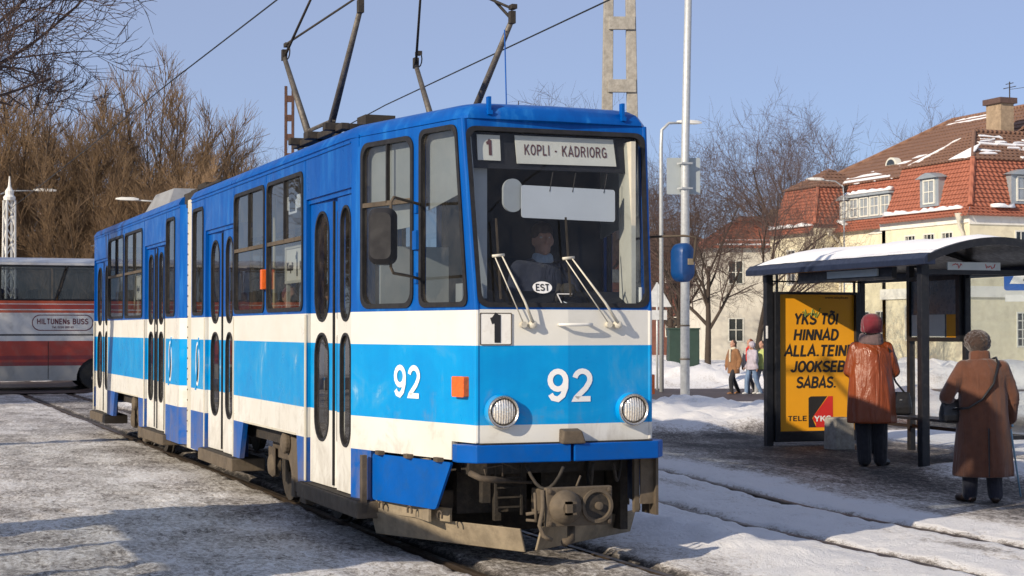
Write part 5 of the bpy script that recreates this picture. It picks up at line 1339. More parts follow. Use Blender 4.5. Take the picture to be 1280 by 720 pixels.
for wx in (WH1, WH2):
    for sd in (-1, 1):
        y = 0.16 if sd < 0 else 2.34
        w_ = MB().lathe([(0.30, -0.12), (0.47, -0.12), (0.50, -0.09), (0.50, 0.09), (0.47, 0.12), (0.30, 0.12)], (wx, y, 0.49), (0, sd, 0), 30).build('wheel', pm('tyre_rubber', (0.02, 0.02, 0.02), 0.8, 0, 0.3, 12, 0.3, 30), coach, smooth=40)
        MB().lathe([(0.30, 0.10), (0.27, 0.05), (0.16, 0.04), (0.12, 0.12), (0.0001, 0.13)], (wx, y, 0.49), (0, sd, 0), 24).build('rim', M_ROOFG, w_, smooth=40)
for x in (-5.0, -2.6, -1.2, 0.2, 1.6, 3.0, 4.4): MB().box((x - 0.008, -0.004, 0.32), (x + 0.008, 0.0, 1.35)).build('flap_joint', M_DARK, coach)
# company oval
cx_, cz_ = 4.78, 1.86
ov = rr(cx_ - 0.82, cx_ + 0.82, cz_ - 0.22, cz_ + 0.22, 0.215, 8)
M_LOGO = pm('logo_maroon', (0.13, 0.02, 0.03), 0.5, 0, 0.05)
lg = MB().ring(ov, inset_poly(ov, 0.022), lambda u, v, o: (u, -o, v), 0.002, 0.006).build('company_oval', M_LOGO, coach)
place_block('company_name', 'HILTUNENs BUSS', 0.15, M_LOGO, lg, (cx_, -0.004, cz_ + 0.035), (1, 0, 0), wt=0.2, width=1.36, gap=0.2)
place_text('phone_line', 'Tel. 0220 203 63', 0.085, M_LOGO, lg, (cx_, -0.006, cz_ - 0.125), (1, 0, 0), bold=0.001)
# ================================================================== BUILDINGS
M_PLAST = pm('cream_plaster', (0.72, 0.66, 0.48), 0.85, 0, 0.07, 0.8, 0.2, 20, dirt=(0.42, 0.37, 0.26), dirt_amt=0.45)
M_PLASTW = pm('white_plaster', (0.78, 0.76, 0.69), 0.85, 0, 0.07, 0.8, 0.2, 20, dirt=(0.45, 0.42, 0.34), dirt_amt=0.4)
def tile_mat(name, a, b_, sc=(3.2, 3.2, 0.01)):
    m, t, p = nodes_of(name)
    v = coords(t)
    n1 = noise(t, 0.5, 7, 0.65, v); n2 = noise(t, 7.0, 4, 0.6, v)
    c = mixc(t, n2, a, b_); c = mixc(t, math_n(t, 'MULTIPLY', n1, 0.5), c, tuple(x * 0.55 for x in a))
    vt = t.nodes.new('ShaderNodeTexVoronoi'); vt.inputs['Scale'].default_value = 3.4; t.links.new(v, vt.inputs['Vector'])
    bw = t.nodes.new('ShaderNodeRGBToBW'); t.links.new(vt.outputs['Color'], bw.inputs[0])
    c = mixc(t, math_n(t, 'MULTIPLY', bw.outputs[0], 0.45), c, tuple(x * 0.5 for x in a))
    t.links.new(c, p.inputs['Base Color']); p.inputs['Roughness'].default_value = 0.75
    sx = t.nodes.new('ShaderNodeSeparateXYZ'); t.links.new(v, sx.inputs[0])
    w = math_n(t, 'SINE', math_n(t, 'MULTIPLY', math_n(t, 'ADD', sx.outputs['X'], sx.outputs['Y']), 24.0))
    bump(t, p, w, 0.55, 0.05)
    return m
M_TILE = tile_mat('red_roof_tile', (0.40, 0.128, 0.073), (0.47, 0.165, 0.10))
M_TILEB = tile_mat('brown_roof_tile', (0.24, 0.128, 0.082), (0.31, 0.17, 0.11))
M_ZINC = pm('zinc_sheet', (0.36, 0.40, 0.43), 0.5, 0.4, 0.1, 3, 0.1, 20)
M_FRAME = pm('window_frame_white', (0.66, 0.65, 0.58), 0.6, 0, 0.05)
M_PANE = pm('dark_house_glass', (0.035, 0.04, 0.042), 0.08, 0, 0.4, 1.5, 0.0, 10, spec=0.8)

def courses(quad, rows, step=0.05):
    """quad: bottom-left, bottom-right, top-right, top-left; overlapping courses as real steps"""
    b = MB(); p = [Vector(q) for q in quad]
    n = (p[1] - p[0]).cross(p[3] - p[0]).normalized()
    if n.z < 0: n = -n
    for r_ in range(rows):
        t0, t1 = r_ / rows, (r_ + 1) / rows
        a0 = p[0].lerp(p[3], t0); a1 = p[1].lerp(p[2], t0); c0 = p[0].lerp(p[3], t1); c1 = p[1].lerp(p[2], t1)
        b.add([a0 + n * step, a1 + n * step, c1, c0, a0 - n * 0.02, a1 - n * 0.02], [(0, 1, 2, 3), (4, 5, 1, 0)])
    return b

def snow_patch(name, parent, o, ex, ey, pts, th=0.03, seed=1):
    """irregular patch of lying snow on a slope: o + ex*u + ey*v"""
    o = Vector(o); ex = Vector(ex); ey = Vector(ey); n = ex.cross(ey).normalized()
    if n.z < 0: n = -n
    rnd = random.Random(seed); out = []
    m = len(pts)
    for i in range(m):
        a, c = pts[i], pts[(i + 1) % m]; L = math.hypot(c[0] - a[0], c[1] - a[1]); k = max(1, int(L / 0.35))
        for j in range(k):
            t_ = j / k; out.append((a[0] + (c[0] - a[0]) * t_ + rnd.uniform(-.12, .12), a[1] + (c[1] - a[1]) * t_ + rnd.uniform(-.10, .10)))
    return MB().panel(out, [], lambda u, v, q: tuple(o + ex * u + ey * v + n * (q + th)), th * 1.6).build(name, M_SNOW, parent)

def house_window(parent, c, w, h, nrm, cols=2, rows=2, name='window'):
    """c: centre on the wall, nrm: outward unit vector (axis aligned)"""
    c = Vector(c); n = Vector(nrm); r_ = Vector((0, 0, 1)).cross(n)
    def m3(u, v, o): q = c + r_ * u + n * o; return (q.x, q.y, q.z + v)
    f = MB().ring([(-w / 2, -h / 2), (w / 2, -h / 2), (w / 2, h / 2), (-w / 2, h / 2)], [(-w / 2 + .07, -h / 2 + .07), (w / 2 - .07, -h / 2 + .07), (w / 2 - .07, h / 2 - .07), (-w / 2 + .07, h / 2 - .07)], m3, -0.10, 0.03)
    for k in range(1, cols): x = -w / 2 + w * k / cols; f.add([m3(x - .03, -h / 2, .01), m3(x + .03, -h / 2, .01), m3(x + .03, h / 2, .01), m3(x - .03, h / 2, .01)], [(0, 1, 2, 3)])
    for k in range(1, rows): y = -h / 2 + h * k / rows; f.add([m3(-w / 2, y - .022, .008), m3(w / 2, y - .022, .008), m3(w / 2, y + .022, .008), m3(-w / 2, y + .022, .008)], [(0, 1, 2, 3)])
    o = f.build(name, M_FRAME, parent)
    MB().plate([(-w / 2 + .05, -h / 2 + .05), (w / 2 - .05, -h / 2 + .05), (w / 2 - .05, h / 2 - .05), (-w / 2 + .05, h / 2 - .05)], m3, -0.06).build('pane', M_PANE, o)
    return o

hs = empty('cream_house', (41.63, 51.4, -0.2), 0, 'long cream house with red mansard roof and brown tiled top', 'house')
EV, BR = 7.25, 9.68
def wall_panel(poly, holes, m3, mat=M_PLAST): return MB().panel(poly, holes, m3, 0.3).build('wall', mat, hs)
def H(c, w, h): return [(c[0] - w / 2, c[1] - h / 2), (c[0] + w / 2, c[1] - h / 2), (c[0] + w / 2, c[1] + h / 2), (c[0] - w / 2, c[1] + h / 2)]
# near wing, left face (faces -X) and street face (faces -Y)
wl = [(c, 0.9, 1.9) for c in ((1.65, 5.42), (3.05, 5.42), (4.55, 5.42))]
wl2 = [((1.65, 2.2), 0.9, 1.7), ((3.05, 2.2), 0.9, 1.7), ((4.55, 2.2), 0.9, 1.7)]
wall_panel([(0, 0), (6.9, 0), (6.9, EV), (0, EV)], [H(c, w - .04, h - .04) for c, w, h in wl + wl2], lambda u, v, o: (-o, u, v))
for (c, w, h) in wl + wl2: house_window(hs, (-0.0, c[0], c[1]), w, h, (-1, 0, 0), 3, 3)
wf = [((2.95, 5.4), 1.0, 2.0), ((6.2, 5.4), 1.0, 2.0), ((9.5, 5.4), 1.0, 2.0), ((3.0, 1.9), 1.0, 1.6), ((6.2, 1.9), 1.0, 1.6), ((9.5, 1.9), 1.0, 1.6)]
wall_panel([(0.30, 0), (16, 0), (16, EV), (0.30, EV)], [H(c, w - .04, h - .04) for c, w, h in wf], lambda u, v, o: (u, -o, v))
for (c, w, h) in wf: house_window(hs, (c[0], 0, c[1]), w, h, (0, -1, 0), 3, 4)
MB().box((-0.06, -0.06, 6.62), (16, -0.003, 7.2)).build('frieze', M_PLASTW, hs)
MB().box((-0.07, -0.003, 6.70), (-0.003, 6.96, 7.2)).build('frieze', M_PLASTW, hs)
MB().box((-0.10, -0.10, 3.35), (16, -0.004, 3.85)).build('string_course', M_PLASTW, hs)
MB().box((-0.10, -0.004, 3.35), (-0.004, 6.95, 3.85)).build('string_course', M_PLASTW, hs)
# middle, set back
wm = [((c, 5.2), 0.9, 1.9) for c in (7.9, 9.3, 10.7, 12.1)] + [((c, 2.0), 0.9, 1.7) for c in (7.9, 9.3, 10.7, 12.1)]
wall_panel([(6.9, 0), (13.15, 0), (13.15, EV - .05), (6.9, EV - .05)], [H(c, w - .04, h - .04) for c, w, h in wm], lambda u, v, o: (1.5 - o, u, v))
for (c, w, h) in wm: house_window(hs, (1.5, c[0], c[1]), w, h, (-1, 0, 0), 2, 3)
MB().box((0, 6.6, 0), (1.5, 6.9, EV)).build('wall', M_PLAST, hs)
# turret
wall_panel([(13.15, 0), (17.6, 0), (17.6, EV - .05), (13.15, EV - .05)], [H((15.4, 5.2), .86, 1.86)], lambda u, v, o: (-o, u, v))
house_window(hs, (0, 15.4, 5.2), 0.9, 1.9, (-1, 0, 0), 2, 3)
MB().box((0.3, 13.15, 0), (4, 13.45, EV - .05)).build('wall', M_PLAST, hs)
MB().box((0.3, 17.3, 0), (16, 17.6, EV - .05)).build('wall', M_PLAST, hs)
MB().panel([(8.2, 6.72), (10.4, 6.72), (9.3, 7.02)], [], lambda u, v, o: (1.44 - o, u, v), 0.06).build('small_pediment', M_PLASTW, hs)
# mansard slopes: red courses
def mans(q, rows=11, name='mansard_tiles', m=M_TILE): return courses(q, rows).build(name, m, hs)
E_ = 0.35; I_ = 0.75
mans([(-E_, 6.9 + .1, EV - .25), (-E_, -E_, EV - .25), (0.15, 0.15, EV + .2), (0.15, 6.8, EV + .2)], 3)
mans([(-E_, -E_, EV - .25), (16, -E_, EV - .25), (16, 0.15, EV + .2), (0.15, 0.15, EV + .2)], 3)
mans([(0.15, 6.8, EV + .2), (0.15, 0.15, EV + .2), (I_, I_, BR), (I_, 6.2, BR)])
mans([(0.15, 0.15, EV + .2), (16, 0.15, EV + .2), (16, I_, BR), (I_, I_, BR)])
mans([(2.2, 7.5, EV), (0.15, 6.8, EV + .2), (I_, 6.2, BR), (2.2, 6.2, BR)], 8)
mans([(1.15, 13.2, EV - .3), (1.15, 6.9, EV - .3), (1.65, 6.9, EV + .15), (1.65, 13.2, EV + .15)], 3)
mans([(1.65, 13.2, EV + .15), (1.65, 6.8, EV + .15), (2.2, 6.8, BR - .15), (2.2, 13.2, BR - .15)])
mans([(-E_, 17.7, EV - .3), (-E_, 12.95, EV - .3), (0.12, 13.25, EV + .15), (0.12, 17.5, EV + .15)], 3)
mans([(0.12, 17.5, EV + .15), (0.12, 13.25, EV + .15), (0.65, 13.75, BR - .25), (0.65, 17.0, BR - .25)])
mans([(0.12, 13.25, EV + .15), (2.1, 13.25, EV + .15), (2.1, 13.75, BR - .25), (0.65, 13.75, BR - .25)])
MB().tube([(0.15, 0.15, EV + .22), (I_, I_, BR + .03)], 0.13, 8).build('hip_tiles', M_TILE, hs)
MB().tube([(0.12, 13.25, EV + .17), (0.65, 13.75, BR - .22)], 0.10, 8).build('hip_tiles', M_TILE, hs)
# upper roofs, brown
def up(q, rows=9): return courses(q, rows, 0.04).build('roof_tiles', M_TILEB, hs)
up([(I_ - .12, 6.35, BR - .02), (I_ - .12, I_ - .12, BR - .02), (2.85, 3.45, 11.25), (2.85, 3.46, 11.25)])
up([(I_ - .12, I_ - .12, BR - .02), (16, I_ - .12, BR - .02), (16, 3.45, 11.25), (2.85, 3.45, 11.25)])
up([(7.0, 6.35, BR - .02), (I_ - .12, 6.35, BR - .02), (2.85, 3.45, 11.25), (7.0, 3.45, 11.25)])
RZ_ = 13.25
up([(2.05, 17.5, BR - .18), (2.05, 3.6, BR - .18), (9.0, 3.6, RZ_), (9.0, 13.6, RZ_)], 14)
up([(16, 17.5, BR - .18), (2.05, 17.5, BR - .18), (9.0, 13.6, RZ_), (9.01, 13.6, RZ_)], 14)
up([(16, 3.6, BR - .18), (16, 17.5, BR - .18), (9.0, 13.6, RZ_), (9.0, 3.6, RZ_)], 14)
MB().add([(4.0, 3.62, 10.4), (14, 3.62, 10.4), (9.0, 3.62, RZ_ - .02)], [(0, 1, 2)]).build('gable', M_TILEB, hs)
up([(0.5, 17.15, BR - .27), (0.5, 13.62, BR - .27), (2.3, 15.3, 10.55), (2.3, 15.35, 10.55)], 6)
up([(0.5, 13.62, BR - .27), (4.2, 13.62, BR - .27), (2.3, 15.3, 10.55), (2.29, 15.3, 10.55)], 6)
rd_ = MB(); rd_.tube([(I_, I_, BR + .02), (2.85, 3.45, 11.3)], 0.10, 8).tube([(2.85, 3.45, 11.3), (16, 3.45, 11.3)], 0.10, 8).tube([(9, 3.6, RZ_ + .02), (9, 13.6, RZ_ + .02), (2.1, 17.45, BR - .1)], 0.12, 8)
rd_.build('ridge_tiles', M_TILEB, hs)
# dormers
def dormer(axis, c, w, z0, z1, base, top, cols):
    """axis 'L': on the left slope (faces -X), centred at y=c; 'F': on the street slope (faces -Y), centred at x=c"""
    def P(a, d, z): return (d, c + a, z) if axis == 'L' else (c + a, d, z)
    b = MB(); hw = w / 2
    b.add([P(-hw, base, z0), P(hw, base, z0), P(hw, base, z1), P(-hw, base, z1), P(-hw, top, z0), P(hw, top, z0), P(hw, top, z1 + .1), P(-hw, top, z1 + .1)], [(0, 1, 5, 4), (0, 4, 7, 3), (1, 2, 6, 5), (0, 1, 2, 3)])
    k = [( -hw - .15, z1 - .02), (-hw * .55, z1 + .16), (0, z1 + .24), (hw * .55, z1 + .16), (hw + .15, z1 - .02)] if cols <= 2 else [(-hw - .15, z1 - .02), (-hw, z1 + .12), (hw, z1 + .12), (hw + .15, z1 - .02)]
    lo = [P(a, base - .18, z) for a, z in k]; hi = [P(a, top + .5, z + .1) for a, z in k]; n = len(k)
    b.add(lo + hi, [(i, i + 1, n + i + 1, n + i) for i in range(n - 1)] + [tuple(range(n))])
    d = b.build('dormer', M_ZINC, hs)
    for i in range(cols if cols > 2 else 1):
        cc = c + (0 if cols <= 2 else (-hw + w * (i + .5) / cols)); ww = w * .62 if cols <= 2 else w / cols * .86
        pos = (base - .02, cc, (z0 + z1) / 2 + .02) if axis == 'L' else (cc, base - .02, (z0 + z1) / 2 + .02)
        house_window(d, pos, ww, (z1 - z0) * .86, (-1, 0, 0) if axis == 'L' else (0, -1, 0), 2, 2)
    return d
dormer('L', 3.2, 1.45, 7.62, 8.95, 0.12, 1.1, 2)
dormer('L', 10.4, 3.8, 7.55, 8.72, 1.60, 2.5, 4)
dormer('L', 14.35, 0.01, 7.6, 7.61, 1.6, 2.3, 1) if False else dormer('L', 12.72, 0.95, 7.55, 8.65, 1.60, 2.5, 2)
dormer('F', 3.1, 1.45, 7.62, 8.95, 0.12, 1.1, 2)
dormer('F', 8.0, 1.45, 7.62, 8.95, 0.12, 1.1, 2)
# eyebrow vent in the big slope
ey = MB(); ey.loft([[(4.05 - d, 11.6 + 0.50 * math.cos(R(a)), 10.45 + d * 0 + 0.40 * math.sin(R(a))) for a in range(0, 181, 20)] for d in (0.0, 0.35)], cap=True)
eb = ey.build('eyebrow_window', M_FRAME, hs)
MB().plate([(11.6 + 0.36 * math.cos(R(a)), 10.47 + 0.28 * math.sin(R(a))) for a in range(0, 181, 20)], lambda u, v, o: (3.68, u, v), 0).build('pane', M_PANE, eb)
# chimney
M_CHIM = pm('rendered_brick', (0.36, 0.27, 0.18), 0.9, 0, 0.25, 4, 0.5, 12, dirt=(0.18, 0.13, 0.09), dirt_amt=0.6)
ch = MB().box((4.6, 3.72, 10.2), (5.35, 4.85, 12.75)).build('chimney', M_CHIM, hs)
MB().box((4.48, 3.60, 12.75), (5.47, 4.97, 13.02)).build('chimney_cap', pm('dark_cap', (0.10, 0.06, 0.05), 0.8), ch)
an = MB(); an.tube([(8.6, 8.2, 13.2), (8.6, 8.2, 14.6)], 0.03, 6).tube([(8.6, 7.7, 14.3), (8.6, 8.7, 14.3)], 0.02, 6).tube([(8.6, 7.9, 14.5), (8.6, 8.5, 14.5)], 0.02, 6).tube([(8.6, 8.2, 14.2), (8.6, 6.0, 14.1)], 0.012, 6)
an.build('aerial', M_DARK, hs)
# downpipes with hoppers
def pipe(pts):
    b = MB(); b.tube(pts, 0.075, 8); p0 = pts[0]; b.lathe([(0.09, -0.25), (0.17, 0.0), (0.19, 0.12)], p0, (0, 0, 1), 10)
    b.build('downpipe', M_CREAM, hs, smooth=40)
pipe([(-0.32, 0.35, 7.0), (-0.32, 0.35, 6.6), (-0.12, 0.32, 6.2), (-0.12, 0.32, 0)])
pipe([(0.3, 7.25, 7.0), (0.55, 7.2, 6.6), (1.40, 7.2, 6.1), (1.40, 7.2, 0)])
pipe([(0.8, 12.85, 7.0), (1.40, 12.85, 6.4), (1.40, 12.85, 0)])
# snow on the roofs
sl = Vector((6.95, 0, RZ_ - BR + .18)).normalized()
snow_patch('roof_snow', hs, (2.1, 0, BR - .16), (0, 1, 0), sl, [(8.8, 0), (16.2, 0), (15.4, 0.95), (13.6, .75), (12.6, 1.5), (11.4, .9), (10.2, .5)], seed=2)
snow_patch('roof_snow', hs, (2.1, 0, BR - .16), (0, 1, 0), sl, [(10.6, 1.6), (11.2, 2.0), (9.9, 3.0), (9.2, 2.9), (9.9, 2.5)], seed=3)
snow_patch('roof_snow', hs, (2.1, 0, BR - .16), (0, 1, 0), sl, [(9.2, 7.0), (13.2, 7.2), (12.9, 7.7), (9.4, 7.6)], seed=5)
slw = Vector((2.1, 0, 1.57)).normalized()
snow_patch('roof_snow', hs, (I_ - .1, 0, BR), (0, 1, 0), slw, [(0.8, 0.05), (2.6, .05), (1.9, .8), (1.45, 1.25), (1.3, 1.2)], seed=6)
snow_patch('roof_snow', hs, (I_ - .1, 0, BR), (0, 1, 0), slw, [(5.9, .25), (5.5, .55), (4.2, 1.9), (3.9, 2.2), (4.4, 1.3), (5.2, .4)], seed=7)
slf = Vector((0, 2.75, 1.57)).normalized()
for k in range(9):
    rk = random.Random(40 + k); x_ = 1.2 + k * .2
    while x_ < 7.5:
        w_ = rk.uniform(.5, 1.6); v_ = .2 + k * .29
        if rk.random() < .5: snow_patch('roof_snow', hs, (0, I_ - .1, BR), (1, 0, 0), slf, [(x_, v_), (x_ + w_, v_), (x_ + w_, v_ + .13), (x_, v_ + .13)], th=0.045, seed=200 + k)
        x_ += w_ + rk.uniform(.15, .6)
def ledge(a, c, seed):
    a = Vector(a); c = Vector(c); d = c - a; L = d.length; d.normalize(); rnd = random.Random(seed); n = max(4, int(L / .25)); rings = []
    w = Vector((0, 0, 1)).cross(d)
    for k in range(n + 1):
        p = a + d * L * k / n; h = .06 + .16 * rnd.random(); ww = .16 + .08 * rnd.random()
        rings.append([p - w * ww, p + w * ww, p + w * ww * .6 + Vector((0, 0, h)), p - w * ww * .6 + Vector((0, 0, h))])
    MB().loft(rings).build('ledge_snow', M_SNOW, hs, smooth=True)
ledge((0.02, 0.6, EV + .10), (0.02, 6.6, EV + .12), 1); ledge((1.5, 7.0, EV + .05), (1.5, 8.3, EV + .05), 2); ledge((1.5, 12.4, EV + .05), (1.5, 13.1, EV + .3), 3); ledge((-0.05, 13.3, EV + .05), (-0.05, 17.4, EV + .05), 4); ledge((1.2, -0.05, EV + .15), (2.3, -0.05, EV + .15), 5)
ledge((1.55, 8.4, 8.85), (1.55, 12.2, 8.85), 6)

# ---- two houses farther back
def plain_house(loc, w, d, h, rh, mw, mr, label, rz=0, cols=5, rows=2, snow=True):
    rt = empty('town_house', (loc[0], loc[1], -0.3), rz, label, 'house')
    holes = []; pos = []
    for i in range(cols):
        for j in range(rows):
            c = (w * (i + .5) / cols, h * (j + .55) / rows); pos.append(c); holes.append(H(c, 0.96, 1.46))
    MB().panel([(0, 0), (w, 0), (w, h), (0, h)], holes, lambda u, v, o: (u, -o, v), 0.3).build('wall', mw, rt)
    for c in pos: house_window(rt, (c[0], 0, c[1]), 1.0, 1.5, (0, -1, 0), 2, 2)
    MB().box((0, 0.3, 0), (0.3, d, h)).build('wall', mw, rt); MB().box((w - .3, 0.3, 0), (w, d, h)).build('wall', mw, rt)
    courses([(-.3, -.4, h - .1), (w + .3, -.4, h - .1), (w - d * .3, d / 2, h + rh), (d * .3, d / 2, h + rh)], 8).build('roof_tiles', mr, rt)
    courses([(-.3, d + .4, h - .1), (-.3, -.4, h - .1), (d * .3, d / 2, h + rh), (d * .3, d / 2 + .01, h + rh)], 8).build('roof_tiles', mr, rt)
    courses([(w + .3, -.4, h - .1), (w + .3, d + .4, h - .1), (w - d * .3, d / 2 + .01, h + rh), (w - d * .3, d / 2, h + rh)], 8).build('roof_tiles', mr, rt)
    if snow: snow_patch('roof_snow', rt, (0, -.35, h - .08), (1, 0, 0), Vector((0, d / 2 + .4, rh)).normalized(), [(0.2, .1), (w * .45, .1), (w * .40, 1.6), (w * .25, 2.3), (1.2, 1.6)], seed=9)
    MB().box((w * .55, d * .4, h + rh * .5), (w * .55 + .7, d * .4 + .6, h + rh + 1.0)).build('chimney', M_CHIM, rt)
    return rt
M_BRICK = pm('dark_red_brick', (0.16, 0.062, 0.045), 0.85, 0, 0.3, 2, 0.4, 10, dirt=(0.09, 0.05, 0.04), dirt_amt=0.5)
M_WHITEH = pm('pale_house_plaster', (0.60, 0.57, 0.49), 0.85, 0, 0.12, 0.7, 0.2, 10, dirt=(0.42, 0.38, 0.32), dirt_amt=0.5)
plain_house((45.0, 82.2), 16, 9, 7.2, 2.2, M_WHITEH, M_TILE, 'pale plaster house with red roof behind the bare trees', R(-18))
plain_house((43.0, 104.5), 13.5, 9, 8.0, 1.6, M_BRICK, M_TILEB, 'dark red brick house seen between tram and pale house', R(-22), snow=False)
plain_house((53.0, 97.5), 9.0, 8, 7.4, 2.6, M_BRICK, M_TILE, 'brick house with reddish roof behind the steel pole', R(-22), 4)
# ================================================================== TREES
def bark(name, a, b_):
    m, t, p = nodes_of(name)
    v = coords(t)
    oi = t.nodes.new('ShaderNodeObjectInfo'); br_ = t.nodes.new('ShaderNodeMapRange'); br_.inputs[3].default_value = 0.72; br_.inputs[4].default_value = 1.22
    t.links.new(oi.outputs['Random'], br_.inputs[0])
    hs_ = t.nodes.new('ShaderNodeHueSaturation'); t.links.new(br_.outputs[0], hs_.inputs['Value']); t.links.new(mixc(t, noise(t, 2.0, 5, 0.6, v), a, b_), hs_.inputs['Color'])
    t.links.new(hs_.outputs[0], p.inputs['Base Color'])
    p.inputs['Roughness'].default_value = 0.85; p.inputs['Specular IOR Level'].default_value = 0.2
    return m
M_TWIG = bark('poplar_twig', (0.16, 0.105, 0.062), (0.36, 0.245, 0.145))
M_TRUNK = bark('grey_brown_bark', (0.07, 0.052, 0.04), (0.15, 0.115, 0.09))
M_DTWIG = bark('dark_twig', (0.075, 0.052, 0.046), (0.14, 0.10, 0.088))
M_DTRUNK = bark('dark_bark', (0.035, 0.028, 0.024), (0.08, 0.062, 0.05))

def seg_mesh(name, segs, sides):
    """segs: list of (p0, p1, r0, r1) -> one mesh of open tapered prisms"""
    a = np.array([s[0] for s in segs], float); c = np.array([s[1] for s in segs], float)
    r0 = np.array([s[2] for s in segs])[:, None]; r1 = np.array([s[3] for s in segs])[:, None]
    d = c - a; d /= np.maximum(np.linalg.norm(d, axis=1, keepdims=True), 1e-9)
    h = np.where(np.abs(d[:, 2:3]) < 0.9, np.array([[0, 0, 1.0]]), np.array([[1.0, 0, 0]]))
    u = np.cross(d, h); u /= np.linalg.norm(u, axis=1, keepdims=True); w = np.cross(d, u)
    n = len(segs); V = np.zeros((n, 2, sides, 3))
    for k in range(sides):
        t = 2 * math.pi * k / sides; o = u * math.cos(t) + w * math.sin(t)
        V[:, 0, k] = a + o * r0; V[:, 1, k] = c + o * r1
    base = (np.arange(n) * 2 * sides)[:, None]
    F = []
    for k in range(sides):
        k2 = (k + 1) % sides
        F.append(np.stack([base[:, 0] + k, base[:, 0] + k2, base[:, 0] + sides + k2, base[:, 0] + sides + k], -1))
    F = np.concatenate(F, 0)
    me = bpy.data.meshes.new(name)
    me.vertices.add(n * 2 * sides); me.vertices.foreach_set('co', V.ravel())
    me.loops.add(F.size); me.loops.foreach_set('vertex_index', F.ravel().astype(np.int32))
    me.polygons.add(len(F)); me.polygons.foreach_set('loop_start', np.arange(0, F.size, 4, dtype=np.int32)); me.polygons.foreach_set('loop_total', np.full(len(F), 4, dtype=np.int32))
    me.update(); me.validate()
    me.polygons.foreach_set('use_smooth', [True] * len(F))
    return me

def grow(rnd, p, d, L, r, nseg, bend, up, out, taper=0.45):
    """one wandering branch; returns its points"""
    pts = [p]; rr_ = [r]
    for i in range(nseg):
        j = Vector((rnd.gauss(0, 1), rnd.gauss(0, 1), rnd.gauss(0, 1))) * bend
        d = (d + j + Vector((0, 0, up))).normalized()
        q = p + d * (L / nseg); r1 = r * (1 - (1 - taper) * (i + 1) / nseg)
        out.append((tuple(p), tuple(q), rr_[-1], r1)); pts.append(q); rr_.append(r1); p = q
    return pts, rr_, d

def side_dir(rnd, d, ang):
    o = d.orthogonal().normalized(); o.rotate(Matrix.Rotation(rnd.uniform(0, 2 * math.pi), 3, d))
    return (d * math.cos(ang) + o * math.sin(ang)).normalized()

def poplar(seed, h=12.5, wid=1.0, dens=1.0):
    rnd = random.Random(seed); T = []; Cn = []
    stems = []
    base = Vector((0, 0, -0.2))
    pts, rs, d = grow(rnd, base, Vector((0, 0, 1)), h * 0.16, 0.26, 3, 0.03, 0.1, T, 0.85)
    top = pts[-1]
    NS = 26
    for k in range(NS):
        a = 2.4 * k + rnd.uniform(-.3, .3); f_ = math.sqrt(k / NS); ang = R(4 + 30 * f_ + rnd.uniform(-3, 3)) * wid
        dd = Vector((math.sin(ang) * math.cos(a), math.sin(ang) * math.sin(a), math.cos(ang)))
        L = h * (0.80 - 0.26 * f_ * f_ - 0.05 * rnd.random()); st = pts[rnd.randint(1, len(pts) - 1)]
        sp, sr, _ = grow(rnd, st, dd, L, 0.085 * (0.7 + .5 * rnd.random()), 9, 0.03, 0.035 + .03 * f_, T, 0.15)
        stems.append((sp, sr, L))
    for sp, sr, L in stems:
        nb = int(30 * dens)
        for i in range(nb):
            t = 0.08 + 0.92 * (i + rnd.random()) / nb; f = t * (len(sp) - 1); k = min(int(f), len(sp) - 2); p = sp[k].lerp(sp[k + 1], f - k)
            ax = (sp[k + 1] - sp[k]).normalized()
            bl = (0.55 + 0.45 * rnd.random()) * (1.45 - 0.35 * t) * (h / 12.5)
            bp, br_, _ = grow(rnd, p, side_dir(rnd, ax, R(rnd.uniform(18, 50))), bl, 0.018, 3, 0.10, 0.17, Cn, 0.45)
            for j in range(int(10 * dens)):
                g = rnd.uniform(.1, 1) * (len(bp) - 1); q = min(int(g), len(bp) - 2); pp = bp[q].lerp(bp[q + 1], g - q)
                tx = (bp[q + 1] - bp[q]).normalized()
                tp, _, _ = grow(rnd, pp, side_dir(rnd, tx, R(rnd.uniform(12, 42))), rnd.uniform(.55, 1.15) * (h / 12.5), 0.0105, 2, 0.09, 0.20, Cn, 0.45)
                if rnd.random() < .7:
                    grow(rnd, tp[1], side_dir(rnd, (tp[2] - tp[1]).normalized(), R(rnd.uniform(15, 40))), rnd.uniform(.3, .65), 0.0085, 1, 0.1, 0.15, Cn, 0.5)
    return T, Cn

def spreading(seed, h=9.0, levels=5, trunk=0.22, lo=28, hi=58, up=0.05, clear=0.22, kids=(4, 5, 5, 5, 5), thin=1.0):
    rnd = random.Random(seed); T = []; Cn = []
    pts, rs, d = grow(rnd, Vector((0, 0, -0.3)), Vector((rnd.gauss(0, .04), rnd.gauss(0, .04), 1)), h * 0.55, trunk, 7, 0.05, 0.05, T, 0.45)
    def rec(pts, rs, L, lev):
        n = kids[min(lev, len(kids) - 1)] + (4 if lev == 0 else 0)
        for i in range(n):
            t = (clear / 0.55 if lev == 0 else 0.2) + (1 - (clear / 0.55 if lev == 0 else 0.2)) * (i + rnd.random() * .9) / n
            f = min(t, 1) * (len(pts) - 1); k = min(int(f), len(pts) - 2); p = pts[k].lerp(pts[k + 1], f - k); r = rs[k] + (rs[k + 1] - rs[k]) * (f - k)
            ax = (pts[k + 1] - pts[k]).normalized()
            nl = L * rnd.uniform(.48, .74)
            nr = max(r * rnd.uniform(.48, .66), 0.006 * thin)
            out = T if lev == 0 else Cn
            q, s_, _ = grow(rnd, p, side_dir(rnd, ax, R(rnd.uniform(lo, hi))), nl, nr, 5 if lev < 2 else 3, 0.10, up, out, 0.45)
            if lev + 1 < levels: rec(q, s_, nl, lev + 1)
    rec(pts, rs, h * 0.72, 0)
    return T, Cn

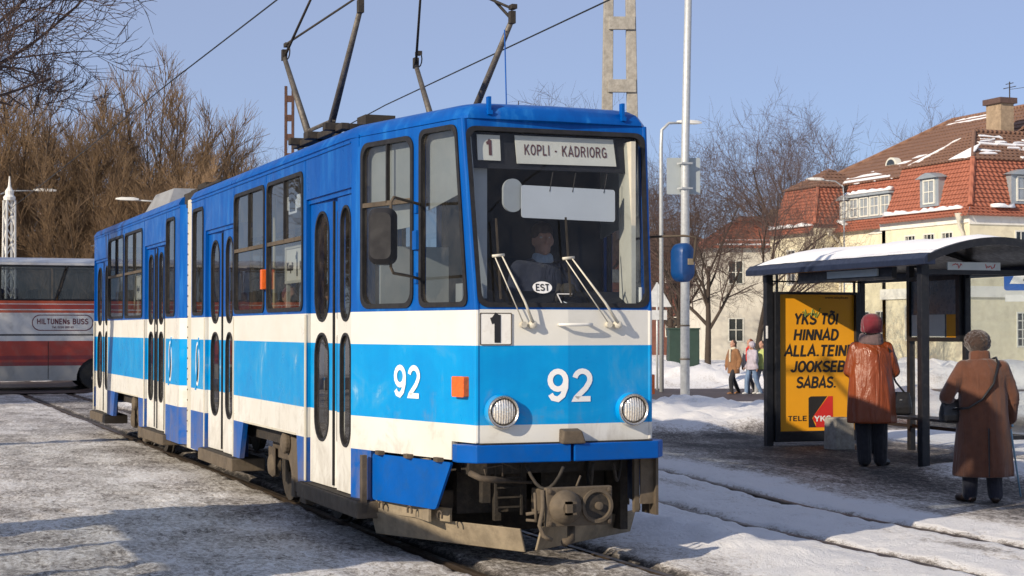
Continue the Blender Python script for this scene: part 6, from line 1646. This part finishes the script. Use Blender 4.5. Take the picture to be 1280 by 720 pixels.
def tree_variant(gen, mt, mc, sides=4):
    T, Cn = gen
    a = seg_mesh('trunk', T, 6); a.materials.append(mt)
    c = seg_mesh('crown', Cn, 3); c.materials.append(mc)
    return a, c
def plant(name, var, loc, rz, sc, label, cat, group, szx=1.0):
    rt = empty(name, loc, rz, label, cat, group)
    rt.scale = (sc * szx, sc * szx, sc)
    for nm, me_ in (('trunk', var[0]), ('crown', var[1])):
        o = bpy.data.objects.new(nm, me_); COL.objects.link(o); o.parent = rt
    return rt
PV = [tree_variant(poplar(s, 12.5, w, 1.0), M_TRUNK, M_TWIG) for s, w in ((11, 1.0), (12, 1.25), (13, 0.85))]
SVs = [tree_variant(spreading(s, 9.0), M_DTRUNK, M_DTWIG) for s in (21, 22)]
G = 'bare trees along the street behind'
pop = [(-1.2, 60.0, 0, 0.98, 'brown bare poplar at the left edge of the picture'),
       (1.6, 57.0, 1, 1.00, 'tall brown poplar right of the white lattice mast'),
       (4.6, 60.5, 2, 0.90, 'narrower brown poplar between the two tall ones behind the coach'),
       (6.6, 56.5, 0, 1.03, 'tallest brown poplar above the rear of the tram'),
       (8.9, 58.5, 1, 0.80, 'lower brown poplar right of the tallest one'),
       (3.2, 52.0, 1, 0.72, 'short bushy poplar standing before the taller ones behind the coach'),
       (7.6, 51.0, 2, 0.66, 'short bushy poplar right behind the tram rear roof'),
       (-2.2, 53.0, 2, 0.80, 'medium poplar at the left edge behind the coach windows'),
       (11.2, 60.0, 0, 0.66, 'small brown tree left of the rusty mast'),
       (0.2, 64.0, 2, 1.04, 'brown poplar rising between the left edge and the tall pair'),
       (10.0, 66.0, 1, 0.86, 'brown poplar behind the small tree left of the rusty mast'),
       (5.2, 51.5, 0, 0.62, 'low brown poplar just above the coach roof end')]
for i, (x, y, k, s, lb) in enumerate(pop): plant('poplar_tree', PV[k], (x, y, 0), 1.3 * i + .4, s, lb, 'tree', G, 1.12)
spr = [(12.6, 63.0, 0, 0.95, 'bare tree beside the rusty steel mast'), (14.2, 70.0, 1, 1.05, 'thin bare tree behind the pantograph base'),
       (29.6, 53.6, 0, 1.00, 'bare street tree left of the turret with trunk behind the pedestrians'), (30.4, 51.0, 1, 0.98, 'bare street tree nearest the yellow poster shelter'),
       (31.8, 60.0, 1, 0.95, 'bare street tree behind the green cabinet'), (34.0, 66.0, 0, 1.0, 'bare tree in front of the brick house'),
       (31.7, 71.0, 0, 1.38, 'bare tree peeping over the tram roof by the concrete mast'),
       (50.5, 80.0, 1, 1.55, 'bare tree rising left of the turret roof'), (53.5, 84.5, 0, 1.62, 'tall bare tree right behind the turret'), (60.8, 86.6, 1, 1.62, 'bare tree rising behind the brown roof slope')]
for i, (x, y, k, s, lb) in enumerate(spr): plant('bare_tree', SVs[k], (x, y, -0.2), 2.1 * i, s, lb, 'tree', G, 0.72 if y < 62 else 0.9)
# the tree left of the picture whose boughs hang in at the top left
def raised(g, z0):          # boughs cut back to this height, as street trees are
    T_, C_ = g
    return T_, [s_ for s_ in C_ if min(s_[0][2], s_[1][2]) > z0]
NV = tree_variant(raised(spreading(35, 9.2, 6, 0.30, 25, 50, 0.035, 0.40, (4, 5, 4, 4, 4), 1.0), 4.9), M_DTRUNK, M_DTWIG)
plant('bare_tree', NV, (-5.6, 13.9, 0), 0.6, 1.0, 'dark bare boughs reaching in at the top left corner', 'tree', G)
# a row of poplars beside it, out of the picture, that shades the coach
for i, (x, y, k, s, lb) in enumerate([(-9.5, 27.5, 0, .9, 'poplar outside the left edge shading the coach'), (-13.0, 30.0, 1, 0.95, 'second poplar outside the left edge')]):
    plant('poplar_tree', PV[k], (x, y, 0), 2.0 * i, s, lb, 'tree', G, 1.15)
# ================================================================== PEOPLE
def ell(b, c, r, n=16, m=10, rot=None):
    c = Vector(c); M = rot.to_matrix() if rot is not None else Matrix.Identity(3)
    rings = []
    for i in range(m + 1):
        a = math.pi * (0.02 + 0.96 * i / m)
        rings.append([tuple(c + M @ Vector((r[0] * math.sin(a) * math.cos(2 * math.pi * k / n), r[1] * math.sin(a) * math.sin(2 * math.pi * k / n), -r[2] * math.cos(a)))) for k in range(n)])
    return b.loft(rings)
def limb(b, pts, rad, n=14):
    pts = [Vector(p) for p in pts]
    fine, fr = [], []
    for i in range(len(pts) - 1):
        for k in range(5):
            t = k / 5; fine.append(pts[i].lerp(pts[i + 1], t)); fr.append(rad[i] + (rad[i + 1] - rad[i]) * t)
    fine.append(pts[-1]); fr.append(rad[-1])
    b.tube(fine, fr, n)
    for p, r in zip(pts, rad): ell(b, p, (r, r, r), 12, 8)
    return b
def bake(b, voxel, it=4, fac=0.5):
    me = b.mesh('bake'); o = bpy.data.objects.new('bake', me); COL.objects.link(o)
    r = o.modifiers.new('r', 'REMESH'); r.mode = 'VOXEL'; r.voxel_size = voxel
    s = o.modifiers.new('s', 'SMOOTH'); s.iterations = it; s.factor = fac
    dg = bpy.context.evaluated_depsgraph_get(); dg.update()
    out = bpy.data.meshes.new_from_object(o.evaluated_get(dg))
    bpy.data.objects.remove(o); bpy.data.meshes.remove(me)
    out.polygons.foreach_set('use_smooth', [True] * len(out.polygons)); out.materials.clear()
    return out
M_SKIN = pm('skin', (0.42, 0.23, 0.16), 0.5, 0, 0.1, 12, 0.1, 90)
def cloth(name, col, rough=0.85, sheen=0.2, bmp=0.35, bs=160, var=0.2, folds=7.0): return pm(name, col, rough, 0, var, 7, bmp, bs, bdist=0.004, sheen=sheen, folds=folds)

STAND = dict(hip=(.09, 0, .90), knee=(.095, .015, .49), ankle=(.095, 0, .085), toe=(.115, .15, .035), sh=(.18, 0, 1.385), el=(.235, -.02, 1.10), wr=(.225, .06, .86))
def joints(over):
    J = {}
    for s, nm in ((-1, 'L'), (1, 'R')):
        for k, v in STAND.items(): J[k + nm] = Vector((v[0] * s, v[1], v[2]))
    J['head'] = Vector((0, .025, 1.595)); J['neck'] = Vector((0, 0, 1.43)); J['chest'] = Vector((0, 0, 1.26)); J['pelvis'] = Vector((0, 0, .94))
    for k, v in over.items(): J[k] = Vector(v)
    return J
def hand(b, w, d, up, curl=0.5, sgn=1, s=1.0):
    """palm and five bent fingers: w wrist, d along the hand, up = back of the hand"""
    d = Vector(d).normalized(); up = Vector(up); up = (up - d * up.dot(d)).normalized(); r = d.cross(up) * sgn
    c = Vector(w) + d * .045 * s
    limb(b, [Vector(w), c], [.026 * s, .030 * s], 10)
    for k, (o, L) in enumerate(((-.030, .062), (-.010, .072), (.010, .068), (.029, .054))):
        p0 = c + r * o * s + d * .035 * s; a = curl
        d1 = (d * math.cos(a) - up * math.sin(a)); d2 = (d * math.cos(2.1 * a) - up * math.sin(2.1 * a))
        p1 = p0 + d1 * L * .5 * s; p2 = p1 + d2 * L * .5 * s
        limb(b, [c + r * o * .8 * s, p0, p1, p2], [.011 * s, .0098 * s, .009 * s, .0078 * s], 8)
    t0 = c - r * .028 * s - d * .015 * s; t1 = t0 - r * .020 * s + d * .028 * s - up * .012 * s; t2 = t1 + d * .026 * s - up * .018 * s + r * .006 * s
    limb(b, [t0, t1, t2], [.013 * s, .0105 * s, .009 * s], 8)

def make_body(J, voxel, hands=None, head_yaw=0.0, tilt=0.0):
    b = MB(); P = J
    limb(b, [P['pelvis'], (P['pelvis'] + P['chest']) / 2, P['chest']], [.115, .105, .115])
    ell(b, P['pelvis'], (.165, .115, .13)); ell(b, P['chest'], (.165, .11, .17))
    limb(b, [P['shL'], P['neck'] - Vector((0, 0, .03)), P['shR']], [.055, .06, .055])
    h = P['head']
    limb(b, [P['neck'] - Vector((0, 0, .02)), h - Vector((0, .015, .06))], [.056, .052])
    E = Euler((tilt, 0, head_yaw)); Mh = E.to_matrix()
    ell(b, h + Mh @ Vector((0, -.01, .015)), (.076, .094, .108), 20, 14, E)
    ell(b, h + Mh @ Vector((0, .035, -.06)), (.052, .055, .062), 16, 10, E)           # jaw
    limb(b, [h + Mh @ Vector((0, .082, .025)), h + Mh @ Vector((0, .105, -.018))], [.011, .016], 8)   # nose
    ell(b, h + Mh @ Vector((0, .083, -.062)), (.024, .012, .010), 10, 6, E)           # lips
    ell(b, h + Mh @ Vector((0, .078, -.098)), (.022, .018, .018), 10, 6, E)           # chin
    for s in (-1, 1):
        ell(b, h + Mh @ Vector((s * .078, -.008, -.005)), (.010, .022, .032), 10, 8, E)   # ears
        ell(b, h + Mh @ Vector((s * .032, .076, .042)), (.026, .012, .009), 10, 6, E)     # brows
    for n in 'LR':
        limb(b, [P['hip' + n], P['knee' + n], P['ankle' + n]], [.083, .055, .038])
        limb(b, [P['ankle' + n] - Vector((0, .03, .04)), P['toe' + n]], [.038, .032], 10)
        limb(b, [P['sh' + n], P['el' + n], P['wr' + n]], [.050, .040, .027])
        d = P['wr' + n] - P['el' + n]; up = Vector((1 if n == 'R' else -1, 0, .2)); curl = .35
        if hands and n in hands: d, up, curl = hands[n]
        hand(b, P['wr' + n], d, up, curl, 1 if n == 'R' else -1)
    return bake(b, voxel, 3, .45)
def ring_(z, rx, ry, cx=0, cy=0, n=56, k=0, amp=0, ph=0, seed=0):
    out = []
    for i in range(n):
        a = 2 * math.pi * i / n; f = 1 + amp * math.cos(k * a + ph) + amp * .8 * (float(vnoise(np.array(a * 2.2 + seed), np.array(z * 2.0), 3)) - .5)
        out.append((cx + rx * f * math.cos(a), cy + ry * f * math.sin(a), z))
    return out
def coat(J, prof, sleeve, voxel, folds=7, amp=.03, cuffs=.0, hem_seed=0):
    b = MB()
    b.loft([ring_(z, rx, ry, 0, cy, 56, folds, amp * max(0, (1.15 - z)) + .008, 3.0 * z, hem_seed) for z, rx, ry, cy in prof])
    for n in 'LR':
        s, e, w = J['sh' + n], J['el' + n], J['wr' + n]
        w2 = e.lerp(w, .93)
        limb(b, [s - Vector((0, 0, .01)), s.lerp(e, .45), e, e.lerp(w, .5), w2], [sleeve, sleeve * .97, sleeve * .92, sleeve * .85, sleeve * .84])
        rnd = random.Random(5 + ord(n))
        for q in range(5): t = .25 + .14 * q; c = s.lerp(e, t) if q < 3 else e.lerp(w, t - .5); ell(b, c + Vector((rnd.uniform(-.01, .01),) * 3), (sleeve * 1.06, sleeve * 1.06, .02), 12, 6)
    limb(b, [J['shL'] - Vector((0, 0, .02)), J['neck'] - Vector((0, 0, .035)), J['shR'] - Vector((0, 0, .02))], [.072, .085, .072])
    return bake(b, voxel, 12, .5)
def trousers(J, r0, r1, voxel, top=.93):
    b = MB()
    for n in 'LR': limb(b, [J['hip' + n] + Vector((0, 0, .02)), J['knee' + n], J['ankle' + n] + Vector((0, 0, -.01))], [r0, (r0 + r1) / 2, r1])
    ell(b, J['pelvis'] - Vector((0, 0, .02)), (.175, .128, .12))
    return bake(b, voxel, 4)
def shoes(J, voxel, boot=0.0, r=.047):
    b = MB()
    for n in 'LR':
        a, t = J['ankle' + n], J['toe' + n]
        hl = a + (a - t).normalized() * .03; hl.z = a.z - .045
        limb(b, [hl, (hl + t) / 2 + Vector((0, 0, .005)), t], [r, r * .97, r * .85], 12)
        if boot: limb(b, [a - Vector((0, 0, .03)), a.lerp(J['knee' + n], boot)], [r * 1.05, r * 1.25], 12)
    return bake(b, voxel, 3)

def person(loc, rz, height, label, J, voxel, hands=None, yaw=0, tilt=0, group=None):
    rt = empty('person', loc, rz, label, 'person', group); rt.scale = (height / 1.71,) * 3
    link('body', make_body(J, voxel, hands, yaw, tilt), M_SKIN, rt)
    return rt
M_SHOE = pm('black_leather', (0.014, 0.013, 0.013), 0.35, 0, 0.2, 10, 0.1, 60)
M_TROUS = cloth('black_trousers', (0.012, 0.012, 0.016))
M_HAIR = pm('brown_hair', (0.055, 0.032, 0.02), 0.6, 0, 0.3, 30, 0.6, 120)

# ---- woman in the orange-brown leather coat, seen from behind
J1 = joints(dict(elR=(.27, .02, 1.10), wrR=(.20, .22, 1.02), elL=(-.25, .03, 1.10), wrL=(-.12, .24, 1.06), hipR=(.085, 0, .9), ankleL=(-.085, -.02, .085), toeL=(-.10, .12, .035), ankleR=(.105, .02, .085), toeR=(.20, .14, .035), head=(0.01, .03, 1.585)))
w1 = person((6.26, 5.62, ground_z(6.26, 5.62) + .0), R(-24), 1.70, 'person in shiny orange leather coat and dark red hat facing the poster', J1, .011, yaw=.1)
M_LEATH = pm('orange_leather', (0.215, 0.045, 0.010), 0.36, 0, 0.10, 3, 0.5, 60, folds=8.0)
prof1 = [(.50, .285, .215, -.01), (.56, .288, .218, -.01), (.70, .282, .212, -.01), (.90, .268, .20, -.008), (1.05, .250, .185, -.005), (1.18, .240, .172, 0), (1.30, .238, .158, 0), (1.37, .220, .135, 0), (1.415, .165, .11, 0), (1.45, .10, .09, .0)]
link('coat', coat(J1, prof1, .078, .012, 9, .035), M_LEATH, w1)
link('trousers', trousers(J1, .115, .082, .012), M_TROUS, w1)
link('shoes', shoes(J1, .010), M_SHOE, w1)
b = MB(); b.lathe([(.105, -.02), (.122, .005), (.126, .05), (.12, .10), (.095, .145), (.055, .172), (.0001, .18)], (0.01, .015, 1.60), (0, -.12, 1), 26)
b.lathe([(.108, -.04), (.126, -.025), (.124, .02), (.106, .012)], (0.01, .02, 1.595), (0, -.15, 1), 26)
link('knitted_hat', bake(b, .008, 2), cloth('dark_red_knit', (0.15, 0.012, 0.022), .9, .3, .7, 90), w1)
b = MB()
for k, (z, r) in enumerate(((1.435, .115), (1.47, .112), (1.505, .102))): b.tube([(r * math.cos(a), .01 + r * .9 * math.sin(a), z + .012 * math.sin(2 * a + k)) for a in [2 * math.pi * i / 22 for i in range(23)]], .034, 10)
link('scarf', bake(b, .010, 3), cloth('grey_mauve_scarf', (0.13, 0.085, 0.085), .9, .3, .6, 70), w1)
# her bag, hung from the shoulder
def handbag(loc, rz, w, h, d, strap, label, name='handbag'):
    rt = empty(name, loc, rz, label, 'bag')
    bg2 = MB(); rings = []
    for t, sw, sd in ((0, .80, .55), (.08, .95, .95), (.35, 1.0, 1.0), (.7, .92, .8), (.95, .80, .35), (1.0, .76, .2)):
        rings.append([(p[0] * sw, p[1] * sd, h * t) for p in rr(-w / 2, w / 2, -d / 2, d / 2, d * .4, 5)])
    link('bag_body', bake(bg2.loft(rings), .008, 3), M_SHOE, rt)
    MB().tube(strap, .011, 8).build('strap', M_SHOE, rt, smooth=True)
    MB().box((-w * .05, -d * .50, h * .64), (w * .05, -d * .40, h * .69)).build('clasp', M_CHROME, rt)
    return rt
c, s_ = math.cos(R(-24)), math.sin(R(-24))
def at1(x, y, z): return (6.26 + x * c - y * s_, 5.62 + x * s_ + y * c, .11 + z)
handbag(at1(.325, -.02, .60), R(-24), .27, .27, .13, [(-.09, 0, .24), (-.10, .01, .40), (-.115, .0, .62), (-.13, -.07, .76), (-.17, -.03, .815), (-.16, .06, .74), (-.11, .06, .55), (-.04, .03, .38), (.07, 0, .24)], 'black handbag hanging at the hip of the person in orange')

# ---- woman in the long brown coat and fur hat
J2 = joints(dict(elL=(-.37, -.02, 1.06), wrL=(-.27, .20, .92), elR=(.30, .02, 1.07), wrR=(.315, .14, .82), shL=(-.19, 0, 1.36), shR=(.19, 0, 1.36), ankleL=(-.12, .06, .085), toeL=(-.20, .19, .035), ankleR=(.11, -.04, .085), toeR=(.15, .11, .035), kneeL=(-.11, .06, .48), head=(-.035, .065, 1.555), neck=(-.02, .035, 1.42), chest=(-.01, .02, 1.25)))
w2 = person((5.53, 2.58, ground_z(5.53, 2.58) + .005), R(-22), 1.66, 'person in long brown coat and fur hat leaning on a pale blue cane', J2, .009,
            hands={'R': (Vector((.05, .35, -1)), Vector((1, .1, 0)), .75), 'L': (Vector((.4, .8, -.6)), Vector((-.7, .3, .5)), .6)}, yaw=.25)
M_WOOL = cloth('brown_wool', (0.100, 0.036, 0.018), .95, .25, .5, 120, folds=5.0)
prof2 = [(.26, .300, .225, .0), (.33, .298, .222, 0), (.55, .280, .21, 0), (.80, .258, .195, 0), (1.0, .243, .182, 0), (1.15, .238, .172, .01), (1.27, .240, .160, 0), (1.345, .228, .138, 0), (1.395, .170, .115, 0), (1.44, .10, .095, .0)]
link('coat', coat(J2, prof2, .080, .011, 6, .03, hem_seed=4), M_WOOL, w2)
b = MB(); b.lathe([(.098, -.03), (.108, .0), (.104, .075), (.094, .10), (.088, .08), (.084, -.03)], (-.02, .03, 1.42), (0, .12, 1), 26)
link('collar', bake(b, .008, 2), M_WOOL, w2)
MB().box((-.004, -.232, .27), (.004, -.19, .75)).build('back_vent', M_TROUS, w2)
link('trousers', trousers(J2, .10, .075, .012), cloth('navy_trousers', (0.016, 0.015, 0.026)), w2)
link('shoes', shoes(J2, .010), pm('dark_brown_leather', (0.035, 0.02, 0.013), 0.3, 0, 0.3, 8, 0.2, 40), w2)
b = MB(); rnd = random.Random(8)
ell(b, (-.035, .05, 1.60), (.122, .132, .122), 22, 12)
for k in range(260):
    a = rnd.uniform(0, 2 * math.pi); q = rnd.uniform(-.5, 1.35); p = Vector((-.035 + .122 * math.cos(a) * math.cos(q), .055 + .132 * math.sin(a) * math.cos(q), 1.605 + .116 * math.sin(q)))
    ell(b, p, (.016,) * 3, 6, 4)
link('fur_hat', bake(b, .007, 1), pm('brown_fur', (0.036, 0.017, 0.010), 0.9, 0, 0.45, 40, 0.8, 110, sheen=.4), w2)
c2, s2 = math.cos(R(-22)), math.sin(R(-22)); K2 = 1.66 / 1.71; Z2 = ground_z(5.53, 2.58)
def at2(x, y, z): return (5.53 + (x * c2 - y * s2) * K2, 2.58 + (x * s2 + y * c2) * K2, Z2 + z * K2)
bag2 = handbag(at2(-.30, .02, .80), R(-8), .27, .22, .13, [(.09, -.02, .19), (.13, -.13, .27), (.25, -.17, .42), (.36, -.13, .56), (.40, -.04, .60), (.40, .06, .56)], 'black cross-body bag at the left hip of the person in brown')
sb_ = MB().tube([at2(.10, .10, 1.43), at2(.135, .0, 1.455), at2(.13, -.10, 1.40), at2(.06, -.185, 1.20), at2(-.06, -.20, 1.04), at2(-.19, -.175, .955), at2(-.29, -.06, .94)], .012, 8)
sb_ = sb_.build('shoulder_strap', M_SHOE, bag2, smooth=True); sb_.matrix_parent_inverse = (Matrix.Translation(bag2.location) @ Matrix.Rotation(R(-8), 4, 'Z')).inverted()
cn = MB(); cn.tube([at2(.33, .12, .76), at2(.33, .165, .785), at2(.33, .22, .77), at2(.36, .28, .70), at2(.50, .44, .02)], [.012, .013, .012, .010, .009], 10)
tag(cn.build('walking_cane', pm('pale_blue_cane', (0.28, 0.50, 0.68), 0.4), None, smooth=True), 'pale blue walking cane held by the person in brown', 'cane')

# ---- the driver, seated in the cab
JD = joints(dict(hipL=(-.09, .05, .90), hipR=(.09, .05, .90), kneeL=(-.10, .42, .92), kneeR=(.10, .42, .92), ankleL=(-.10, .45, .52), ankleR=(.10, .45, .52), toeL=(-.11, .58, .47), toeR=(.11, .58, .47), elL=(-.26, .06, 1.10), wrL=(-.20, .30, 1.12), elR=(.26, .06, 1.10), wrR=(.16, .30, 1.12)))
drv = person((0.22, 0.98, 0.765), R(180), 1.74, 'driver in dark jacket and pale scarf seated behind the windscreen', JD, .011, yaw=-.15)
link('jacket', coat(JD, [(.86, .20, .16, 0), (1.0, .205, .165, 0), (1.15, .215, .165, 0), (1.28, .22, .155, 0), (1.38, .18, .125, 0), (1.43, .10, .09, 0)], .075, .012, 5, .02), cloth('navy_jacket', (0.022, 0.026, 0.05)), drv)
link('trousers', trousers(JD, .095, .07, .014), M_TROUS, drv); link('shoes', shoes(JD, .012), M_SHOE, drv)
b = MB(); ell(b, (0, -.002, 1.652), (.088, .108, .090), 18, 12, Euler((0, 0, -.15))); link('hair', bake(b, .010, 2), M_HAIR, drv)
b = MB(); b.lathe([(.07, -.01), (.088, .01), (.078, .06), (.062, .075)], (0, .012, 1.425), (0, .1, 1), 20); link('scarf', bake(b, .008, 2), cloth('pale_blue_scarf', (0.34, 0.42, 0.52), .9, .2, .5, 80), drv)
for s in (-1, 1):
    e = MB(); ell(e, (.015 + s * .032, .102, 1.615), (.012, .006, .007), 10, 6); e.build('eye', pm('eye_white', (0.5, 0.48, 0.45), 0.2), drv, smooth=True)
MB().box((-.25, -.32, .62), (.25, -.22, 1.42)).build('rest', M_INT, drv) if False else None
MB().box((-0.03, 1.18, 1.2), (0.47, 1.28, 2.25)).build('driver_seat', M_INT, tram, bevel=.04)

# ---- passengers glimpsed through the side windows
def passenger(x, y, colr, label, hair, yaw=0, s=1.62, facing=180, z=.50):
    J = joints(dict(hipL=(-.09, .05, .90), hipR=(.09, .05, .90), kneeL=(-.10, .42, .90), kneeR=(.10, .42, .90), ankleL=(-.10, .44, .50), ankleR=(.10, .44, .50), toeL=(-.11, .56, .46), toeR=(.11, .56, .46), elL=(-.24, .06, 1.10), wrL=(-.10, .24, 1.02), elR=(.24, .06, 1.10), wrR=(.10, .24, 1.02)))
    p = person((x, y, z), R(facing), s, label, J, .016, yaw=yaw, group='passengers in the tram')
    link('coat', coat(J, [(.84, .20, .16, 0), (1.0, .21, .17, 0), (1.15, .22, .17, 0), (1.30, .22, .155, 0), (1.38, .18, .125, 0), (1.43, .10, .09, 0)], .078, .016, 5, .02), colr, p)
    b = MB(); ell(b, (0, -.006, 1.63), (.086, .106, .094), 16, 10); link('hat', bake(b, .012, 2), hair, p)
M_CR = cloth('dark_red_coat', (0.13, 0.018, 0.02)); M_CN = cloth('charcoal_coat', (0.025, 0.025, 0.03)); M_CB = cloth('olive_brown_coat', (0.09, 0.06, 0.035))
passenger(-0.72, 3.62, M_CN, 'passenger in charcoal coat behind the front route board', M_HAIR, .2)
passenger(-0.72, 5.25, M_CR, 'passenger in dark red coat at the middle side window', cloth('wine_hat', (0.12, 0.02, 0.03)), -.3)
passenger(0.72, 4.7, M_CB, 'passenger in olive coat on the far side of the front car', M_HAIR, .5)
passenger(-0.72, 13.3, M_CR, 'passenger in red coat in the rear car', M_HAIR, .1)

# ---- people walking on the far road
def walker(x, y, h, label, phase, coatm, legm, shoem, hairm, hem, rz, hood=False, boots=0.0, scarf=None):
    st = .22 * phase
    J = joints(dict(kneeL=(-.09, .05 + st * .6, .49), ankleL=(-.09, st - .06, .09), toeL=(-.09, st + .08, .035), kneeR=(.09, .05 - st * .45, .49), ankleR=(.09, -st - .05, .10), toeR=(.09, -st + .08, .035),
                    elL=(-.24, -.08 * phase, 1.10), wrL=(-.22, -.02, .87), elR=(.24, .06 * phase, 1.10), wrR=(.22, .12, .88)))
    z = -0.32 + 0.10 + 0.02 + 0.02
    p = person((x, y, z), rz, h, label, J, .016, group='people walking on the far road')
    link('coat', coat(J, [(hem, .225, .17, 0), (hem + .15, .225, .17, 0), (.95, .20, .155, 0), (1.12, .195, .15, 0), (1.28, .205, .15, 0), (1.38, .175, .12, 0), (1.43, .095, .085, 0)], .07, .015, 6, .02), coatm, p)
    link('trousers', trousers(J, .095, .065, .015), legm, p); link('shoes', shoes(J, .012, boots), shoem, p)
    b = MB()
    if hood: ell(b, (0, 0, 1.61), (.105, .118, .12), 16, 10)
    else:
        ell(b, (0, -.012, 1.625), (.086, .104, .10), 16, 10); ell(b, (0, -.055, 1.52), (.07, .05, .10), 12, 8)
    link('hood' if hood else 'hair', bake(b, .012, 2), hairm, p)
    if scarf is not None:
        b = MB(); b.lathe([(.075, -.03), (.10, 0), (.085, .06), (.06, .07)], (0, .01, 1.43), (0, 0, 1), 18); limb(b, [(-.03, .16, 1.42), (-.035, .175, 1.05)], [.035, .03]); link('scarf', bake(b, .012, 2), scarf, p)
WL = R(100)
walker(18.99, 32.02, 1.57, 'person walking in knee-length tan coat and brown boots', 1, cloth('tan_coat', (0.22, 0.105, 0.045)), M_TROUS, pm('tan_boots', (0.27, 0.13, 0.05), .6), M_HAIR, .66, WL, boots=.75, scarf=cloth('cream_scarf', (0.6, 0.55, 0.42)))
walker(19.42, 31.70, 1.53, 'person walking in pale lilac hooded jacket and blue jeans', -1, cloth('lilac_jacket', (0.40, 0.36, 0.42)), cloth('blue_jeans', (0.13, 0.20, 0.32)), pm('white_trainers', (0.6, 0.6, 0.58), .6), MATS['lilac_jacket'], .80, WL, hood=True)
walker(19.50, 31.95, 1.60, 'person walking in red scarf and pale jacket with loose auburn hair', 1, cloth('pale_jacket', (0.50, 0.48, 0.44)), cloth('grey_trousers', (0.10, 0.10, 0.11)), M_SHOE, pm('auburn_hair', (0.18, 0.05, 0.02), .6), .82, WL, scarf=cloth('bright_red_scarf', (0.55, 0.03, 0.025)))
walker(19.78, 31.75, 1.55, 'person walking in lime jacket nearest the shelter post', -1, cloth('lime_jacket', (0.42, 0.48, 0.16)), cloth('light_grey_trousers', (0.30, 0.31, 0.33)), MATS['white_trainers'], M_HAIR, .80, WL)
